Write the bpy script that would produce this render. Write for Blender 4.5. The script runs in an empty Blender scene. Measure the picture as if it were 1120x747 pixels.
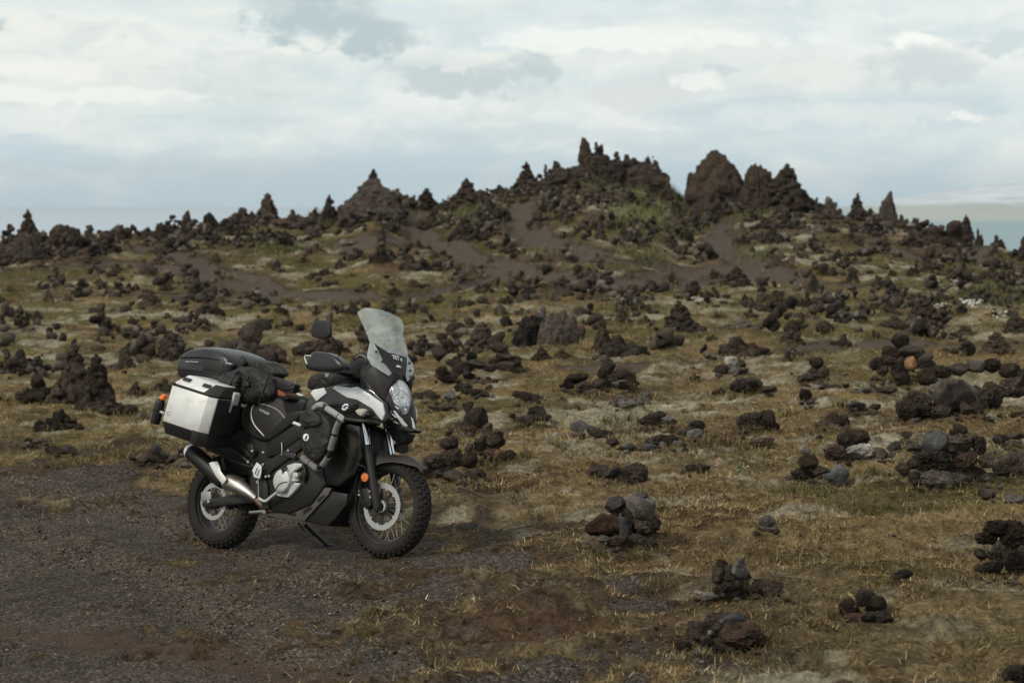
import bpy, bmesh, math, random
import numpy as np
from mathutils import Vector, Matrix, Euler
random.seed(7)
RNG = np.random.default_rng(11)
SC = bpy.context.scene
COL = SC.collection
R_ = math.radians

# ------------------------------------------------------------------ camera constants (photograph is 1120 x 747)
FPX, HZ, CAMZ = 2379.98918, 225.0, 2.38942867
PITCH = math.atan((373.5 - HZ) / FPX)
PC, PS = math.cos(PITCH), math.sin(PITCH)

def ray(u, v):
    a = (u - 560) / FPX; b = -(v - 373.5) / FPX
    return np.array([a, PC + b * PS, -PS + b * PC])

# ------------------------------------------------------------------ scene helpers
def tag(o, label=None, cat=None, group=None, kind=None):
    if label: o['label'] = label
    if cat: o['category'] = cat
    if group: o['group'] = group
    if kind: o['kind'] = kind
    return o

def empty(name, loc=(0, 0, 0), parent=None):
    o = bpy.data.objects.new(name, None); COL.objects.link(o)
    o.location = loc; o.empty_display_size = 0.1
    if parent: o.parent = parent
    return o

def link(name, me, mat=None, parent=None):
    o = bpy.data.objects.new(name, me); COL.objects.link(o)
    if mat is not None and not me.materials: me.materials.append(mat)
    if parent: o.parent = parent
    return o

def sm(me, smooth=True, angle=None):
    if smooth:
        me.polygons.foreach_set('use_smooth', np.ones(len(me.polygons), dtype=bool))
        if angle is not None:
            try: me.set_sharp_from_angle(angle=angle)
            except Exception: pass
    me.update()

def mesh(name, verts, faces, mat=None, parent=None, smooth=True, angle=R_(35), bevel=0, seg=2):
    bm = bmesh.new()
    vs = [bm.verts.new(v) for v in verts]
    for f in faces:
        try: bm.faces.new([vs[i] for i in f])
        except ValueError: pass
    bmesh.ops.recalc_face_normals(bm, faces=bm.faces)
    if bevel > 0:
        es = [e for e in bm.edges if len(e.link_faces) == 2 and e.calc_face_angle(0) > R_(28)]
        if es: bmesh.ops.bevel(bm, geom=es, offset=bevel, segments=seg, profile=.5, affect='EDGES', clamp_overlap=True)
    me = bpy.data.meshes.new(name); bm.to_mesh(me); bm.free()
    sm(me, smooth, angle)
    return link(name, me, mat, parent)

def arr_mesh(name, V, F, k=3):
    """big mesh from numpy arrays, F is (n,k)"""
    me = bpy.data.meshes.new(name)
    me.vertices.add(len(V)); me.vertices.foreach_set('co', np.ascontiguousarray(V, dtype=np.float32).ravel())
    n = len(F)
    me.loops.add(n * k); me.loops.foreach_set('vertex_index', np.ascontiguousarray(F, dtype=np.int32).ravel())
    me.polygons.add(n); me.polygons.foreach_set('loop_start', np.arange(0, n * k, k, dtype=np.int32))
    me.update(calc_edges=True)
    return me

def vattr(me, name, arr):
    a = me.attributes.new(name, 'FLOAT_COLOR', 'POINT')
    c = np.ones((len(arr), 4), dtype=np.float32); c[:, :arr.shape[1]] = arr
    a.data.foreach_set('color', c.ravel())

# ------------------------------------------------------------------ noise
def _hash(ix, iy, iz, seed):
    n = (ix.astype(np.int64) * 374761393 + iy.astype(np.int64) * 668265263 + iz.astype(np.int64) * 2147483647 + seed * 974711) & 0xffffffff
    n = ((n ^ (n >> 13)) * 1274126177) & 0xffffffff
    n = ((n ^ (n >> 15)) * 2246822519) & 0xffffffff
    return ((n ^ (n >> 16)) & 0xffff) / 65535.0

def vn2(x, y, seed=0):
    ix = np.floor(x); iy = np.floor(y); fx = x - ix; fy = y - iy
    fx = fx * fx * fx * (fx * (fx * 6 - 15) + 10); fy = fy * fy * fy * (fy * (fy * 6 - 15) + 10)
    z = np.zeros_like(ix)
    a = _hash(ix, iy, z, seed); b = _hash(ix + 1, iy, z, seed); c = _hash(ix, iy + 1, z, seed); d = _hash(ix + 1, iy + 1, z, seed)
    return (a * (1 - fx) + b * fx) * (1 - fy) + (c * (1 - fx) + d * fx) * fy

def fbm2(x, y, seed=0, o=4, g=.5):
    s = 0; a = 1; t = 0
    for k in range(o):
        s = s + a * vn2(x * 2 ** k + 17.3 * k, y * 2 ** k - 9.1 * k, seed + k); t += a; a *= g
    return s / t

def vn3(p, seed=0):
    i = np.floor(p); f = p - i; f = f * f * f * (f * (f * 6 - 15) + 10)
    r = 0
    for dx in (0, 1):
        for dy in (0, 1):
            for dz in (0, 1):
                w = (f[:, 0] if dx else 1 - f[:, 0]) * (f[:, 1] if dy else 1 - f[:, 1]) * (f[:, 2] if dz else 1 - f[:, 2])
                r = r + w * _hash(i[:, 0] + dx, i[:, 1] + dy, i[:, 2] + dz, seed)
    return r

def fbm3(p, seed=0, o=3, g=.5):
    s = 0; a = 1; t = 0
    for k in range(o):
        s = s + a * vn3(p * 2 ** k + 13.7 * k, seed + k); t += a; a *= g
    return s / t

def sstep(a, b, x):
    t = np.clip((x - a) / (b - a), 0, 1); return t * t * (3 - 2 * t)

# ------------------------------------------------------------------ materials
def newmat(name):
    m = bpy.data.materials.new(name); m.use_nodes = True
    nt = m.node_tree
    return m, nt, nt.nodes['Principled BSDF']

def nn(nt, typ, **kw):
    n = nt.nodes.new(typ)
    for k, v in kw.items():
        if k in ('inp',):
            for i, val in v.items():
                if hasattr(val, 'is_linked') or isinstance(val, bpy.types.NodeSocket): nt.links.new(val, n.inputs[i])
                else: n.inputs[i].default_value = val
        else: setattr(n, k, v)
    return n

def mth(nt, op, a, b=None, c=None, clamp=False):
    n = nt.nodes.new('ShaderNodeMath'); n.operation = op; n.use_clamp = clamp
    for i, x in enumerate((a, b, c)):
        if x is None: continue
        if isinstance(x, bpy.types.NodeSocket): nt.links.new(x, n.inputs[i])
        else: n.inputs[i].default_value = x
    return n.outputs[0]

def mixc(nt, fac, a, b, typ='MIX'):
    n = nt.nodes.new('ShaderNodeMix'); n.data_type = 'RGBA'; n.blend_type = typ
    for i, x in ((0, fac), (6, a), (7, b)):
        if isinstance(x, bpy.types.NodeSocket): nt.links.new(x, n.inputs[i])
        else: n.inputs[i].default_value = (tuple(x) + (1,)) if isinstance(x, (tuple, list)) and len(x) == 3 else x
    return n.outputs[2]

def ramp(nt, fac, stops, interp='LINEAR'):
    n = nt.nodes.new('ShaderNodeValToRGB'); n.color_ramp.interpolation = interp
    e = n.color_ramp.elements
    while len(e) < len(stops): e.new(.5)
    for k, (p, c) in enumerate(stops):
        e[k].position = p; e[k].color = (c, c, c, 1) if isinstance(c, (int, float)) else tuple(c) + (1,)
    if isinstance(fac, bpy.types.NodeSocket): nt.links.new(fac, n.inputs[0])
    return n.outputs[0]

def noise(nt, vec, scale, detail=4, rough=.55, dist=0.0, out=0):
    n = nt.nodes.new('ShaderNodeTexNoise'); n.inputs['Scale'].default_value = scale
    n.inputs['Detail'].default_value = detail; n.inputs['Roughness'].default_value = rough; n.inputs['Distortion'].default_value = dist
    if vec is not None: nt.links.new(vec, n.inputs['Vector'])
    return n.outputs[out]

def bump(nt, h, strength, dist, normal=None):
    n = nt.nodes.new('ShaderNodeBump'); n.inputs['Strength'].default_value = strength; n.inputs['Distance'].default_value = dist
    nt.links.new(h, n.inputs['Height'])
    if normal is not None: nt.links.new(normal, n.inputs['Normal'])
    return n.outputs[0]

def pm(name, col, rough=.5, metal=0., var=.25, scale=14, bmp=0., bscale=60, dust=0., dustcol=(.05, .040, .030), spec=.35, coat=0.):
    m, nt, b = newmat(name)
    tc = nn(nt, 'ShaderNodeTexCoord').outputs['Object']
    n1 = noise(nt, tc, scale, 6, .65)
    c = mixc(nt, n1, tuple(x * (1 - var) for x in col), tuple(min(1, x * (1 + var)) for x in col))
    if dust > 0:
        n2 = noise(nt, tc, scale * .55, 7, .7)
        f = mth(nt, 'MULTIPLY', ramp(nt, n2, [(.38, 0.), (.72, 1.)]), dust)
        c = mixc(nt, f, c, dustcol)
    nt.links.new(c, b.inputs['Base Color'])
    b.inputs['Metallic'].default_value = metal
    r = mth(nt, 'MULTIPLY_ADD', noise(nt, tc, scale * 2.3, 5, .6), .3, rough - .15, clamp=True)
    nt.links.new(r, b.inputs['Roughness'])
    b.inputs['Specular IOR Level'].default_value = spec
    b.inputs['Coat Weight'].default_value = coat
    if bmp > 0:
        nt.links.new(bump(nt, noise(nt, tc, bscale, 6, .6), bmp, .01), b.inputs['Normal'])
    return m
# ================================================================== TERRAIN
_CU = [-400, -100, 0, 30, 70, 110, 160, 200, 250, 290, 320, 360, 385, 410, 440, 460, 490, 510, 540, 560, 590, 630, 650, 690, 715, 730, 742, 760, 790, 830, 870, 900, 940, 975, 1010, 1050, 1080, 1120, 1220, 1500]
_CV = [285, 272, 268, 264, 262, 260, 256, 251, 246, 240, 243, 238, 231, 217, 226, 229, 225, 219, 213, 209, 199, 186, 177, 182, 192, 208, 221, 227, 220, 222, 226, 234, 241, 244, 255, 264, 271, 283, 300, 320]
_YU = [-400, 0, 250, 410, 560, 650, 760, 860, 980, 1060, 1120, 1500]
_YY = [60, 62, 66, 68, 72, 74, 74, 70, 66, 62, 59, 52]

def hill(x, y):
    """large form only"""
    yy = np.maximum(y, 12.0)
    u = 560 + FPX * x / yy
    zb = .22 * np.tanh((x + 2.04) * .077 / .22)
    yc = np.interp(u, _YU, _YY); vc = np.interp(u, _CU, _CV)
    zc = CAMZ - yc * (vc - HZ) / FPX
    t = np.clip((y - 33) / (yc - 33), 0, 1)
    t = np.where(y > yc, 1, t)
    up = zb * (1 - t) + (zc) * 1.0 * (.30 * t + .70 * t ** 2.1) + .0 * t
    d = np.maximum(y - yc, 0)
    top = up - (np.sqrt(d * d * .09 + 1.0) - 1.0)
    return np.maximum(top, -24.0 + 3 * vn2(x * .003, y * .003, 5))

def groundhit(u, v, H=None, y0=8.5, y1=88.0):
    """first hit of the pixel's ray with the terrain"""
    H = H or hill
    d = ray(u, v); Y = np.arange(y0, y1, .05)
    X = d[0] / d[1] * Y; Z = CAMZ + d[2] / d[1] * Y
    g = Z - H(X, Y)
    k = np.nonzero(g < 0)[0]
    if len(k): i = k[0]
    else: i = int(np.argmin(g))
    return np.array([X[i], Y[i], 0.0])

def polyline_world(px):
    return np.array([groundhit(u, v)[:2] for u, v in px])

def seg_dist(x, y, P, wid):
    """distance to polyline minus half width (wid per vertex)"""
    best = np.full(x.shape, 1e9)
    for (a, b, w0, w1) in zip(P[:-1], P[1:], wid[:-1], wid[1:]):
        d = b - a; L = d @ d + 1e-9
        t = np.clip(((x - a[0]) * d[0] + (y - a[1]) * d[1]) / L, 0, 1)
        q = np.hypot(x - a[0] - t * d[0], y - a[1] - t * d[1]) - (w0 + t * (w1 - w0))
        best = np.minimum(best, q)
    return best

PATHS = [
    ([(456, 232), (450, 246), (465, 262), (490, 276), (520, 286), (565, 293)], [.25, .32, .42, .45, .42, .4]),
    ([(574, 220), (566, 234), (578, 255), (605, 269), (645, 283), (700, 291), (760, 297), (820, 300), (870, 306)], [.3, .38, .45, .5, .5, .5, .55, .65, .5]),
    ([(795, 238), (786, 250), (784, 264), (792, 279), (818, 291), (862, 303), (940, 317), (1000, 323)], [.25, .3, .4, .42, .48, .42, .25, .2]),
    ([(540, 296), (600, 302), (660, 308), (720, 308), (790, 304)], [.45, .5, .7, .7, .5]),
    ([(95, 268), (150, 272), (200, 282), (240, 300), (290, 318), (350, 326), (430, 326), (500, 312), (560, 300)], [.25, .35, .45, .5, .6, .6, .4, .35, .35]),
    ([(0, 300), (60, 292), (130, 290), (200, 296), (250, 310)], [.25, .3, .35, .4, .45]),
    ([(60, 325), (140, 322), (220, 326), (300, 328)], [.2, .3, .4, .5]),
    ([(1130, 292), (1085, 284), (1050, 276), (1062, 266)], [.9, .8, .7, .5]),
    ([(958, 264), (985, 279), (1015, 284)], [.25, .3, .25]),
    ([(380, 262), (400, 270), (440, 262)], [.5, .6, .6]),
    ([(640, 402), (690, 402), (730, 398)], [.25, .35, .2]),
    ([(870, 385), (930, 380), (1000, 378), (1110, 376)], [.2, .3, .3, .3]),
]
_PW = [(polyline_world(p), w) for p, w in PATHS]
# the gravel track in front: one broad polygon given by its edge (pixels), as a signed distance
_TRK = polyline_world([(-700, 470), (-200, 494), (0, 512), (120, 524), (230, 536), (330, 560), (400, 590), (470, 602), (520, 622), (505, 650), (470, 690), (540, 726), (600, 760)])

def track_mask(x, y):
    """>0 on the gravel track in front"""
    e = np.full(x.shape, 1e9); side = np.zeros(x.shape)
    for a, b in zip(_TRK[:-1], _TRK[1:]):
        d = b - a; L = d @ d
        t = np.clip(((x - a[0]) * d[0] + (y - a[1]) * d[1]) / L, 0, 1)
        q = np.hypot(x - a[0] - t * d[0], y - a[1] - t * d[1])
        s = d[0] * (y - a[1]) - d[1] * (x - a[0])
        m = q < e; e = np.where(m, q, e); side = np.where(m, np.sign(s), side)
    return -e * side      # right hand side of the line (towards the camera) positive

_PATCH = [(groundhit(u, v)[:2], rx, ry) for u, v, rx, ry in [(655, 642, .42, .28), (510, 618, .55, .35), (695, 664, .3, .18), (596, 728, .3, .16)]]
_REDM = groundhit(585, 690)[:2]

_RUT1 = polyline_world([(-60, 566), (60, 596), (150, 628), (240, 668), (310, 712), (350, 760)])
_RUT2 = polyline_world([(-60, 520), (90, 545), (230, 590), (370, 650), (470, 720)])

def masks(x, y):
    n = fbm2(x * 1.3, y * 1.3, 31, 4)
    n2 = fbm2(x * 5.0, y * 5.0, 41, 3)
    path = np.full(x.shape, -1e9)
    for P, w in _PW:
        path = np.maximum(path, -seg_dist(x, y, P, w))
    path = path / .35 + .35 + (n - .5) * 1.5 + (n2 - .5) * 1.0
    tr = track_mask(x, y)
    tr = tr / 1.5 + (n - .5) * (1.3 + 1.5 * sstep(12, 16, y)) + (n2 - .5) * 2.8
    for (c, rx, ry) in _PATCH:
        q = 1 - np.hypot((x - c[0]) / rx, (y - c[1]) / ry)
        tr = np.maximum(tr, q * 1.2 + (n - .5) * 1.4 + (n2 - .5) * 1.2)
    tr = np.where((y < 24), tr, -3)
    path = np.where((y > 24), path, -3)
    # reddish bare soil
    red = 1.3 - np.hypot((x - _REDM[0]) / .62, (y - _REDM[1]) / .42) + (n2 - .5) * 1.6
    l0 = polyline_world([(-60, 690), (80, 700), (210, 720), (330, 742), (450, 790)]) if not hasattr(masks, 'l0') else masks.l0
    masks.l0 = l0
    red = np.maximum(red, 0.9 - (seg_dist(x, y, l0, [.16, .2, .2, .16, .1]) + .05) / .22 + (n2 - .5) * 2.2 + (n - .5))
    # green and pale patches
    grn = fbm2(x * .42 + 3, y * .42, 51, 4) * .75 + fbm2(x * 2.1, y * 2.1, 52, 3) * .35
    grn = sstep(.56, .72, grn) * (.55 + .45 * sstep(24, 40, y)) + .8 * sstep(30, 44, y) * sstep(.46, .60, grn)
    pale = sstep(.55, .72, fbm2(x * .9 - 8, y * 1.5, 61, 4) * .7 + fbm2(x * 4, y * 6, 62, 3) * .35)
    masks.rut = np.clip(1 - np.maximum(np.minimum(seg_dist(x, y, _RUT1, [.12] * 6), seg_dist(x, y, _RUT2, [.11] * 5)), 0) / .16 + (n2 - .5) * 1.6, 0, 1) if x.size > 5000 else None
    return path, tr, np.clip(red, 0, 1), np.clip(grn, 0, 1), np.clip(pale, 0, 1)

LICHEN = [(724, 399, 34, 9), (690, 446, 30, 10), (980, 470, 30, 8), (720, 527, 60, 10), (1060, 600, 50, 12), (905, 498, 26, 7), (960, 505, 40, 8), (1030, 700, 80, 16), (1090, 650, 60, 14), (840, 530, 44, 8), (930, 405, 40, 6), (650, 600, 50, 10), (620, 495, 60, 8), (735, 360, 18, 6), (900, 470, 30, 6), (590, 648, 40, 12)]
_LIW = [(groundhit(u, v)[:2], w, h) for u, v, w, h in LICHEN]
MOUNDS = [(590, 672, 100, .12), (640, 656, 44, .07), (550, 690, 34, .05), (608, 684, 26, .06), (520, 690, 40, .06), (600, 735, 60, .05), (724, 404, 44, .11), (505, 272, 34, .25), (592, 292, 26, .12), (640, 255, 30, .15), (1085, 330, 60, .25), (150, 305, 34, .12), (255, 310, 40, .14), (340, 280, 40, .12), (690, 452, 40, .07), (855, 298, 36, .12), (1090, 308, 40, .16), (965, 318, 40, .10), (1060, 604, 40, .05), (1030, 704, 60, .06), (430, 318, 36, .1)]
_MW = []
for (u, v, w, h) in MOUNDS:
    g = groundhit(u, v); _MW.append((g[0], g[1], w / FPX * g[1] * .5, h))
PADS = []       # (x, y, radius, height) small turf plinths under piles, filled later

def clumps(x, y):
    """the cushions the turf is made of, about a hand wide"""
    w = fbm2(x * 2.1, y * 2.1, 19, 2)
    b = 1 - np.abs(fbm2(x * 5.5 + w * 2, y * 5.5, 17, 3, .55) * 2 - 1)
    return sstep(.45, .95, b) * (.35 + .9 * w)

def relief(x, y, m=None):
    path, tr = (m or masks(x, y))[:2]
    bare = np.maximum(sstep(-.2, .8, path), sstep(-.2, .9, tr))
    near = 1 - sstep(70, 110, y)
    a = (fbm2(x * .55, y * .55, 3, 4) - .5) * .26 * sstep(12, 26, y) + (fbm2(x * .55, y * .55, 3, 4) - .5) * .08
    hum = 1 - np.abs(fbm2(x * 1.1, y * 1.7, 8, 4) * 2 - 1)
    b = (hum - .7) * .16 * (1 - .88 * bare)
    c = (fbm2(x * 4.2, y * 5.2, 12, 4, .6) - .5) * .075 * (1 - .75 * bare)
    tuft = clumps(x, y)
    d = (fbm2(x * 17, y * 19, 14, 2) - .5) * .016 * (1 - .4 * bare) + (tuft - .4) * .048 * (1 - bare) * (1 - sstep(26, 44, y))
    z = (a + b + c + d) * near - .10 * sstep(.0, .9, path) * sstep(30, 45, y)
    for (mx, my, r, h) in _MW:
        q = ((x - mx) ** 2 + ((y - my) * .9) ** 2) / (r * r)
        z = z + h * np.exp(-q) * (1 + .9 * (hum - .6))
    # keep the ground even under the parked motorcycle
    q = ((x + 1.45) / 1.35) ** 2 + ((y - 14.7) / 1.0) ** 2
    z = z * (1 - np.exp(-q * q)) - .006 * np.exp(-q * q)
    return z

def terrain(x, y, m=None):
    x = np.asarray(x, float); y = np.asarray(y, float)
    z = hill(x, y) + relief(x, y, m)
    for (mx, my, r, h) in PADS:
        if x.size > 5000:
            sel = (np.abs(y - my) < 2.2 * r) & (np.abs(x - mx) < 2.2 * r)
            if sel.any():
                z[sel] += h * np.exp(-(((x[sel] - mx) ** 2 + (y[sel] - my) ** 2) / (r * r)) ** 1.5)
        else:
            z = z + h * np.exp(-(((x - mx) ** 2 + (y - my) ** 2) / (r * r)) ** 1.5)
    return z

def gz(x, y):
    return float(terrain(np.array([x]), np.array([y]))[0])

def build_ground():
    ys = [-60, -40, -25, -15, -8, -3, 1, 4, 6, 7.5, 8.6, 9.2]
    y = 9.4
    while y < 92: ys.append(y); y *= (1.0016 if y < 26 else 1.003)
    while y < 13000: ys.append(y); y *= 1.09
    ys = np.array(ys)
    s = np.linspace(-.36, .36, 920)
    ext = np.array([.375, .40, .44, .52, .65, .85, 1.2, 2, 3.5, 6])
    s = np.concatenate([-ext[::-1], s, ext])
    YY, SS = np.meshgrid(ys, s, indexing='ij')
    XX = SS * np.maximum(YY, 9.4)
    XX = np.where(YY < 9.4, SS * 9.4 * (1 + (9.4 - YY) * .02), XX)
    x = XX.ravel(); y = YY.ravel()
    m = masks(x, y); rut0 = masks.rut
    z = terrain(x, y, m) - .022 * rut0 * sstep(0, 1, m[1])
    V = np.stack([x, y, z], 1)
    nr, nc = len(ys), len(s)
    idx = np.arange(nr * nc).reshape(nr, nc)
    F = np.stack([idx[:-1, :-1], idx[:-1, 1:], idx[1:, 1:], idx[1:, :-1]], -1).reshape(-1, 4)
    me = arr_mesh('ground', V, F, 4)
    path, tr, red, grn, pale = m
    for (c, w, h) in _LIW:
        sx = w / FPX * c[1] * .55; sy = sx * 1.0
        q = ((x - c[0]) / sx) ** 2 + ((y - c[1]) / sy) ** 2
        pale = np.maximum(pale, np.exp(-q) * 1.1)
    bare = np.maximum(sstep(-.9, .6, path), sstep(-1.6, .8, tr))
    vattr(me, 'mask', np.stack([bare, grn * (1 - bare), np.clip(pale, 0, 1) * (1 - bare), red], 1))
    sm(me)
    g = link('ground', me, mat_ground()); tag(g, kind='structure')
    # gravel sheets laid over the turf where the track and paths run
    for name, msk in (('gravel_track', tr), ('footpath', path)):
        off = np.clip((msk - .25) * .02, -.05, .006)
        keep = (msk > -.6).reshape(nr, nc)
        kf = keep[:-1, :-1] | keep[:-1, 1:] | keep[1:, 1:] | keep[1:, :-1]
        rows = (ys[:-1] < 92)[:, None]
        if name == 'gravel_track': rows = rows & (ys[:-1] > 8)[:, None]
        kf = (kf & rows).ravel()
        FF = F[kf]; used, inv = np.unique(FF, return_inverse=True)
        VV = V[used].copy(); VV[:, 2] += off[used]
        e = arr_mesh(name, VV, inv.reshape(-1, 4), 4)
        vattr(e, 'mask', np.stack([np.ones(len(used)), rut0[used], np.zeros(len(used)), red[used]], 1))
        sm(e)
        tag(link(name, e, mat_gravel(name)), kind='structure')
    return g

def mat_ground():
    m, nt, b = newmat('turf_and_moss')
    geo = nn(nt, 'ShaderNodeNewGeometry').outputs['Position']
    at = nn(nt, 'ShaderNodeAttribute', attribute_name='mask')
    sp = nn(nt, 'ShaderNodeSeparateColor'); nt.links.new(at.outputs['Color'], sp.inputs[0])
    bare, grn, pale, red = sp.outputs[0], sp.outputs[1], sp.outputs[2], at.outputs['Alpha']
    n1 = noise(nt, geo, 1.1, 6, .62); n2 = noise(nt, geo, 5.5, 6, .7, .6); n3 = noise(nt, geo, 34, 5, .7, .5)
    c = ramp(nt, n1, [(.30, (.068, .046, .026)), (.45, (.128, .092, .048)), (.58, (.190, .145, .076)), (.72, (.112, .088, .044))])
    c2 = ramp(nt, n2, [(.28, (.050, .036, .022)), (.46, (.130, .102, .054)), (.62, (.225, .185, .105)), (.78, (.33, .285, .18))])
    c = mixc(nt, .55, c, c2)
    dk = ramp(nt, noise(nt, geo, .55, 6, .66, .4), [(.44, 0.), (.60, .8)])
    c = mixc(nt, dk, c, mixc(nt, n2, (.030, .021, .015), (.080, .058, .036)))
    gold = ramp(nt, noise(nt, geo, .8, 6, .66, .3), [(.48, 0.), (.62, .75)])
    c = mixc(nt, gold, c, mixc(nt, n2, (.145, .100, .044), (.34, .255, .125)))
    sy = nn(nt, 'ShaderNodeSeparateXYZ'); nt.links.new(geo, sy.inputs[0])
    ridge = mth(nt, 'MULTIPLY', ramp(nt, mth(nt, 'DIVIDE', sy.outputs[1], 100., clamp=True), [(.40, 0.), (.58, 1.)]), ramp(nt, noise(nt, geo, .45, 6, .68, .5), [(.36, .15), (.58, .9)]))
    c = mixc(nt, ridge, c, mixc(nt, n2, (.034, .025, .018), (.085, .064, .044)))
    rust = ramp(nt, noise(nt, geo, 2.3, 5, .6), [(.54, 0.), (.74, .45)])
    c = mixc(nt, rust, c, (.085, .040, .022))
    gcol = mixc(nt, n2, (.044, .044, .015), (.125, .118, .038))
    c = mixc(nt, mth(nt, 'MULTIPLY', grn, .6), c, gcol)
    pcol = mixc(nt, n2, (.15, .13, .088), (.42, .39, .29))
    c = mixc(nt, mth(nt, 'MULTIPLY', pale, .9), c, pcol)
    soil = mixc(nt, n3, (.030, .022, .017), (.066, .050, .038))
    c = mixc(nt, bare, c, soil)
    c = mixc(nt, mth(nt, 'MULTIPLY', red, .8), c, mixc(nt, n3, (.038, .023, .016), (.098, .062, .042)))
    wv = noise(nt, geo, 2.0, 3, .5, 0, 1)
    fv = nn(nt, 'ShaderNodeMapping', inp={'Vector': geo, 'Scale': (12., 17., 17.)}).outputs[0]
    fv = nn(nt, 'ShaderNodeVectorMath', operation='ADD', inp={0: fv, 1: nn(nt, 'ShaderNodeVectorMath', operation='SCALE', inp={0: wv, 'Scale': 9.0}).outputs[0]}).outputs[0]
    fib = noise(nt, fv, 1.0, 6, .72, .8)
    fine = mixc(nt, 1., ramp(nt, n3, [(.25, .50), (.5, 1.), (.8, 1.5)]), ramp(nt, fib, [(.30, .30), (.48, .95), (.62, 1.3), (.76, 2.3)]), 'MULTIPLY')
    c = mixc(nt, 1., c, fine, 'MULTIPLY')
    nt.links.new(c, b.inputs['Base Color'])
    b.inputs['Roughness'].default_value = .95; b.inputs['Specular IOR Level'].default_value = .02
    h = mth(nt, 'ADD', mth(nt, 'MULTIPLY', n3, .5), mth(nt, 'ADD', mth(nt, 'MULTIPLY', fib, .6), mth(nt, 'MULTIPLY', noise(nt, geo, 120, 4, .7), .3)))
    nt.links.new(bump(nt, h, .9, .035), b.inputs['Normal'])
    return m

def mat_gravel(name):
    m, nt, b = newmat(name + '_gravel')
    geo = nn(nt, 'ShaderNodeNewGeometry').outputs['Position']
    at = nn(nt, 'ShaderNodeAttribute', attribute_name='mask')
    red = at.outputs['Alpha']
    vor = nn(nt, 'ShaderNodeTexVoronoi', inp={'Scale': 70.0, 'Vector': geo})
    vor2 = nn(nt, 'ShaderNodeTexVoronoi', inp={'Scale': 26.0, 'Vector': geo})
    n1 = noise(nt, geo, .9, 5, .6); n2 = noise(nt, geo, 6, 6, .65)
    sv = nn(nt, 'ShaderNodeSeparateColor'); nt.links.new(vor.outputs['Color'], sv.inputs[0])
    c = ramp(nt, n1, [(.3, (.031, .026, .022)), (.5, (.050, .042, .035)), (.7, (.069, .057, .046))])
    c = mixc(nt, .5, c, ramp(nt, n2, [(.3, (.028, .024, .021)), (.7, (.082, .069, .056))]))
    sg = nn(nt, 'ShaderNodeSeparateColor'); nt.links.new(at.outputs['Color'], sg.inputs[0])
    c = mixc(nt, mth(nt, 'MULTIPLY', sg.outputs[1], .8), c, mixc(nt, n2, (.050, .042, .034), (.100, .083, .066)))
    c = mixc(nt, .85, c, ramp(nt, sv.outputs[0], [(0., .40), (.5, .95), (.82, 1.4), (1., 2.9)]), 'MULTIPLY')
    if name == 'footpath': c = mixc(nt, .6, c, (.100, .080, .064))
    c = mixc(nt, mth(nt, 'MULTIPLY', red, .75), c, mixc(nt, n2, (.040, .027, .020), (.092, .064, .047)))
    nt.links.new(c, b.inputs['Base Color'])
    b.inputs['Roughness'].default_value = .95; b.inputs['Specular IOR Level'].default_value = .05
    h = mth(nt, 'ADD', mth(nt, 'MULTIPLY', vor.outputs['Distance'], -1.0), mth(nt, 'MULTIPLY', vor2.outputs['Distance'], -.25))
    h = mth(nt, 'ADD', h, mth(nt, 'MULTIPLY', n2, 1.2))
    nt.links.new(bump(nt, h, .8, .012), b.inputs['Normal'])
    return m
# ================================================================== STONES
def ico(sub):
    bm = bmesh.new(); bmesh.ops.create_icosphere(bm, subdivisions=sub, radius=1)
    V = np.array([v.co[:] for v in bm.verts]); F = np.array([[v.index for v in f.verts] for f in bm.faces]); bm.free()
    return V, F
_ICO = {k: ico(k) for k in (1, 2, 3, 4, 5)}

def stone_shape(seed, kind, sub):
    V, F = _ICO[sub]; V = V.copy(); r = np.random.default_rng(seed)
    if kind == 'round':
        V *= (1 + .30 * (fbm3(V * 1.1 + seed, seed, 2) - .5))[:, None]
        cuts, dep = 7, (.68, .92)
    elif kind == 'angular':
        V *= (1 + .25 * (fbm3(V * 1.2 + seed, seed, 2) - .5))[:, None]
        cuts, dep = 15, (.42, .76)
    else:                                            # clinkery lava, pitted
        V *= (1 + .55 * (fbm3(V * 1.5 + seed, seed, 3) - .5))[:, None]
        cuts, dep = 7, (.58, .88)
    for k in range(cuts):
        n = r.normal(size=3); n /= np.linalg.norm(n); d = r.uniform(*dep)
        p = V @ n; o = np.maximum(p - d, 0); V -= (o * .88)[:, None] * n
    N = V / np.linalg.norm(V, axis=1)[:, None]
    if kind == 'round': disp = .08 * (fbm3(V * 3.5, seed + 5, 3) - .5) + .045 * (fbm3(V * 11, seed + 6, 2) - .5)
    elif kind == 'angular': disp = .12 * (fbm3(V * 3, seed + 5, 3) - .5) + .09 * (fbm3(V * 9, seed + 6, 3, .6) - .5)
    else:
        pit = np.abs(fbm3(V * 4.2, seed + 9, 3) * 2 - 1)
        disp = .34 * (pit - .3) + .24 * (fbm3(V * 7, seed + 6, 3, .7) - .5)
    V = V + N * disp[:, None]
    lo, hi = V.min(0), V.max(0)
    return (V - (lo + hi) / 2) / (hi - lo), F

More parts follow.
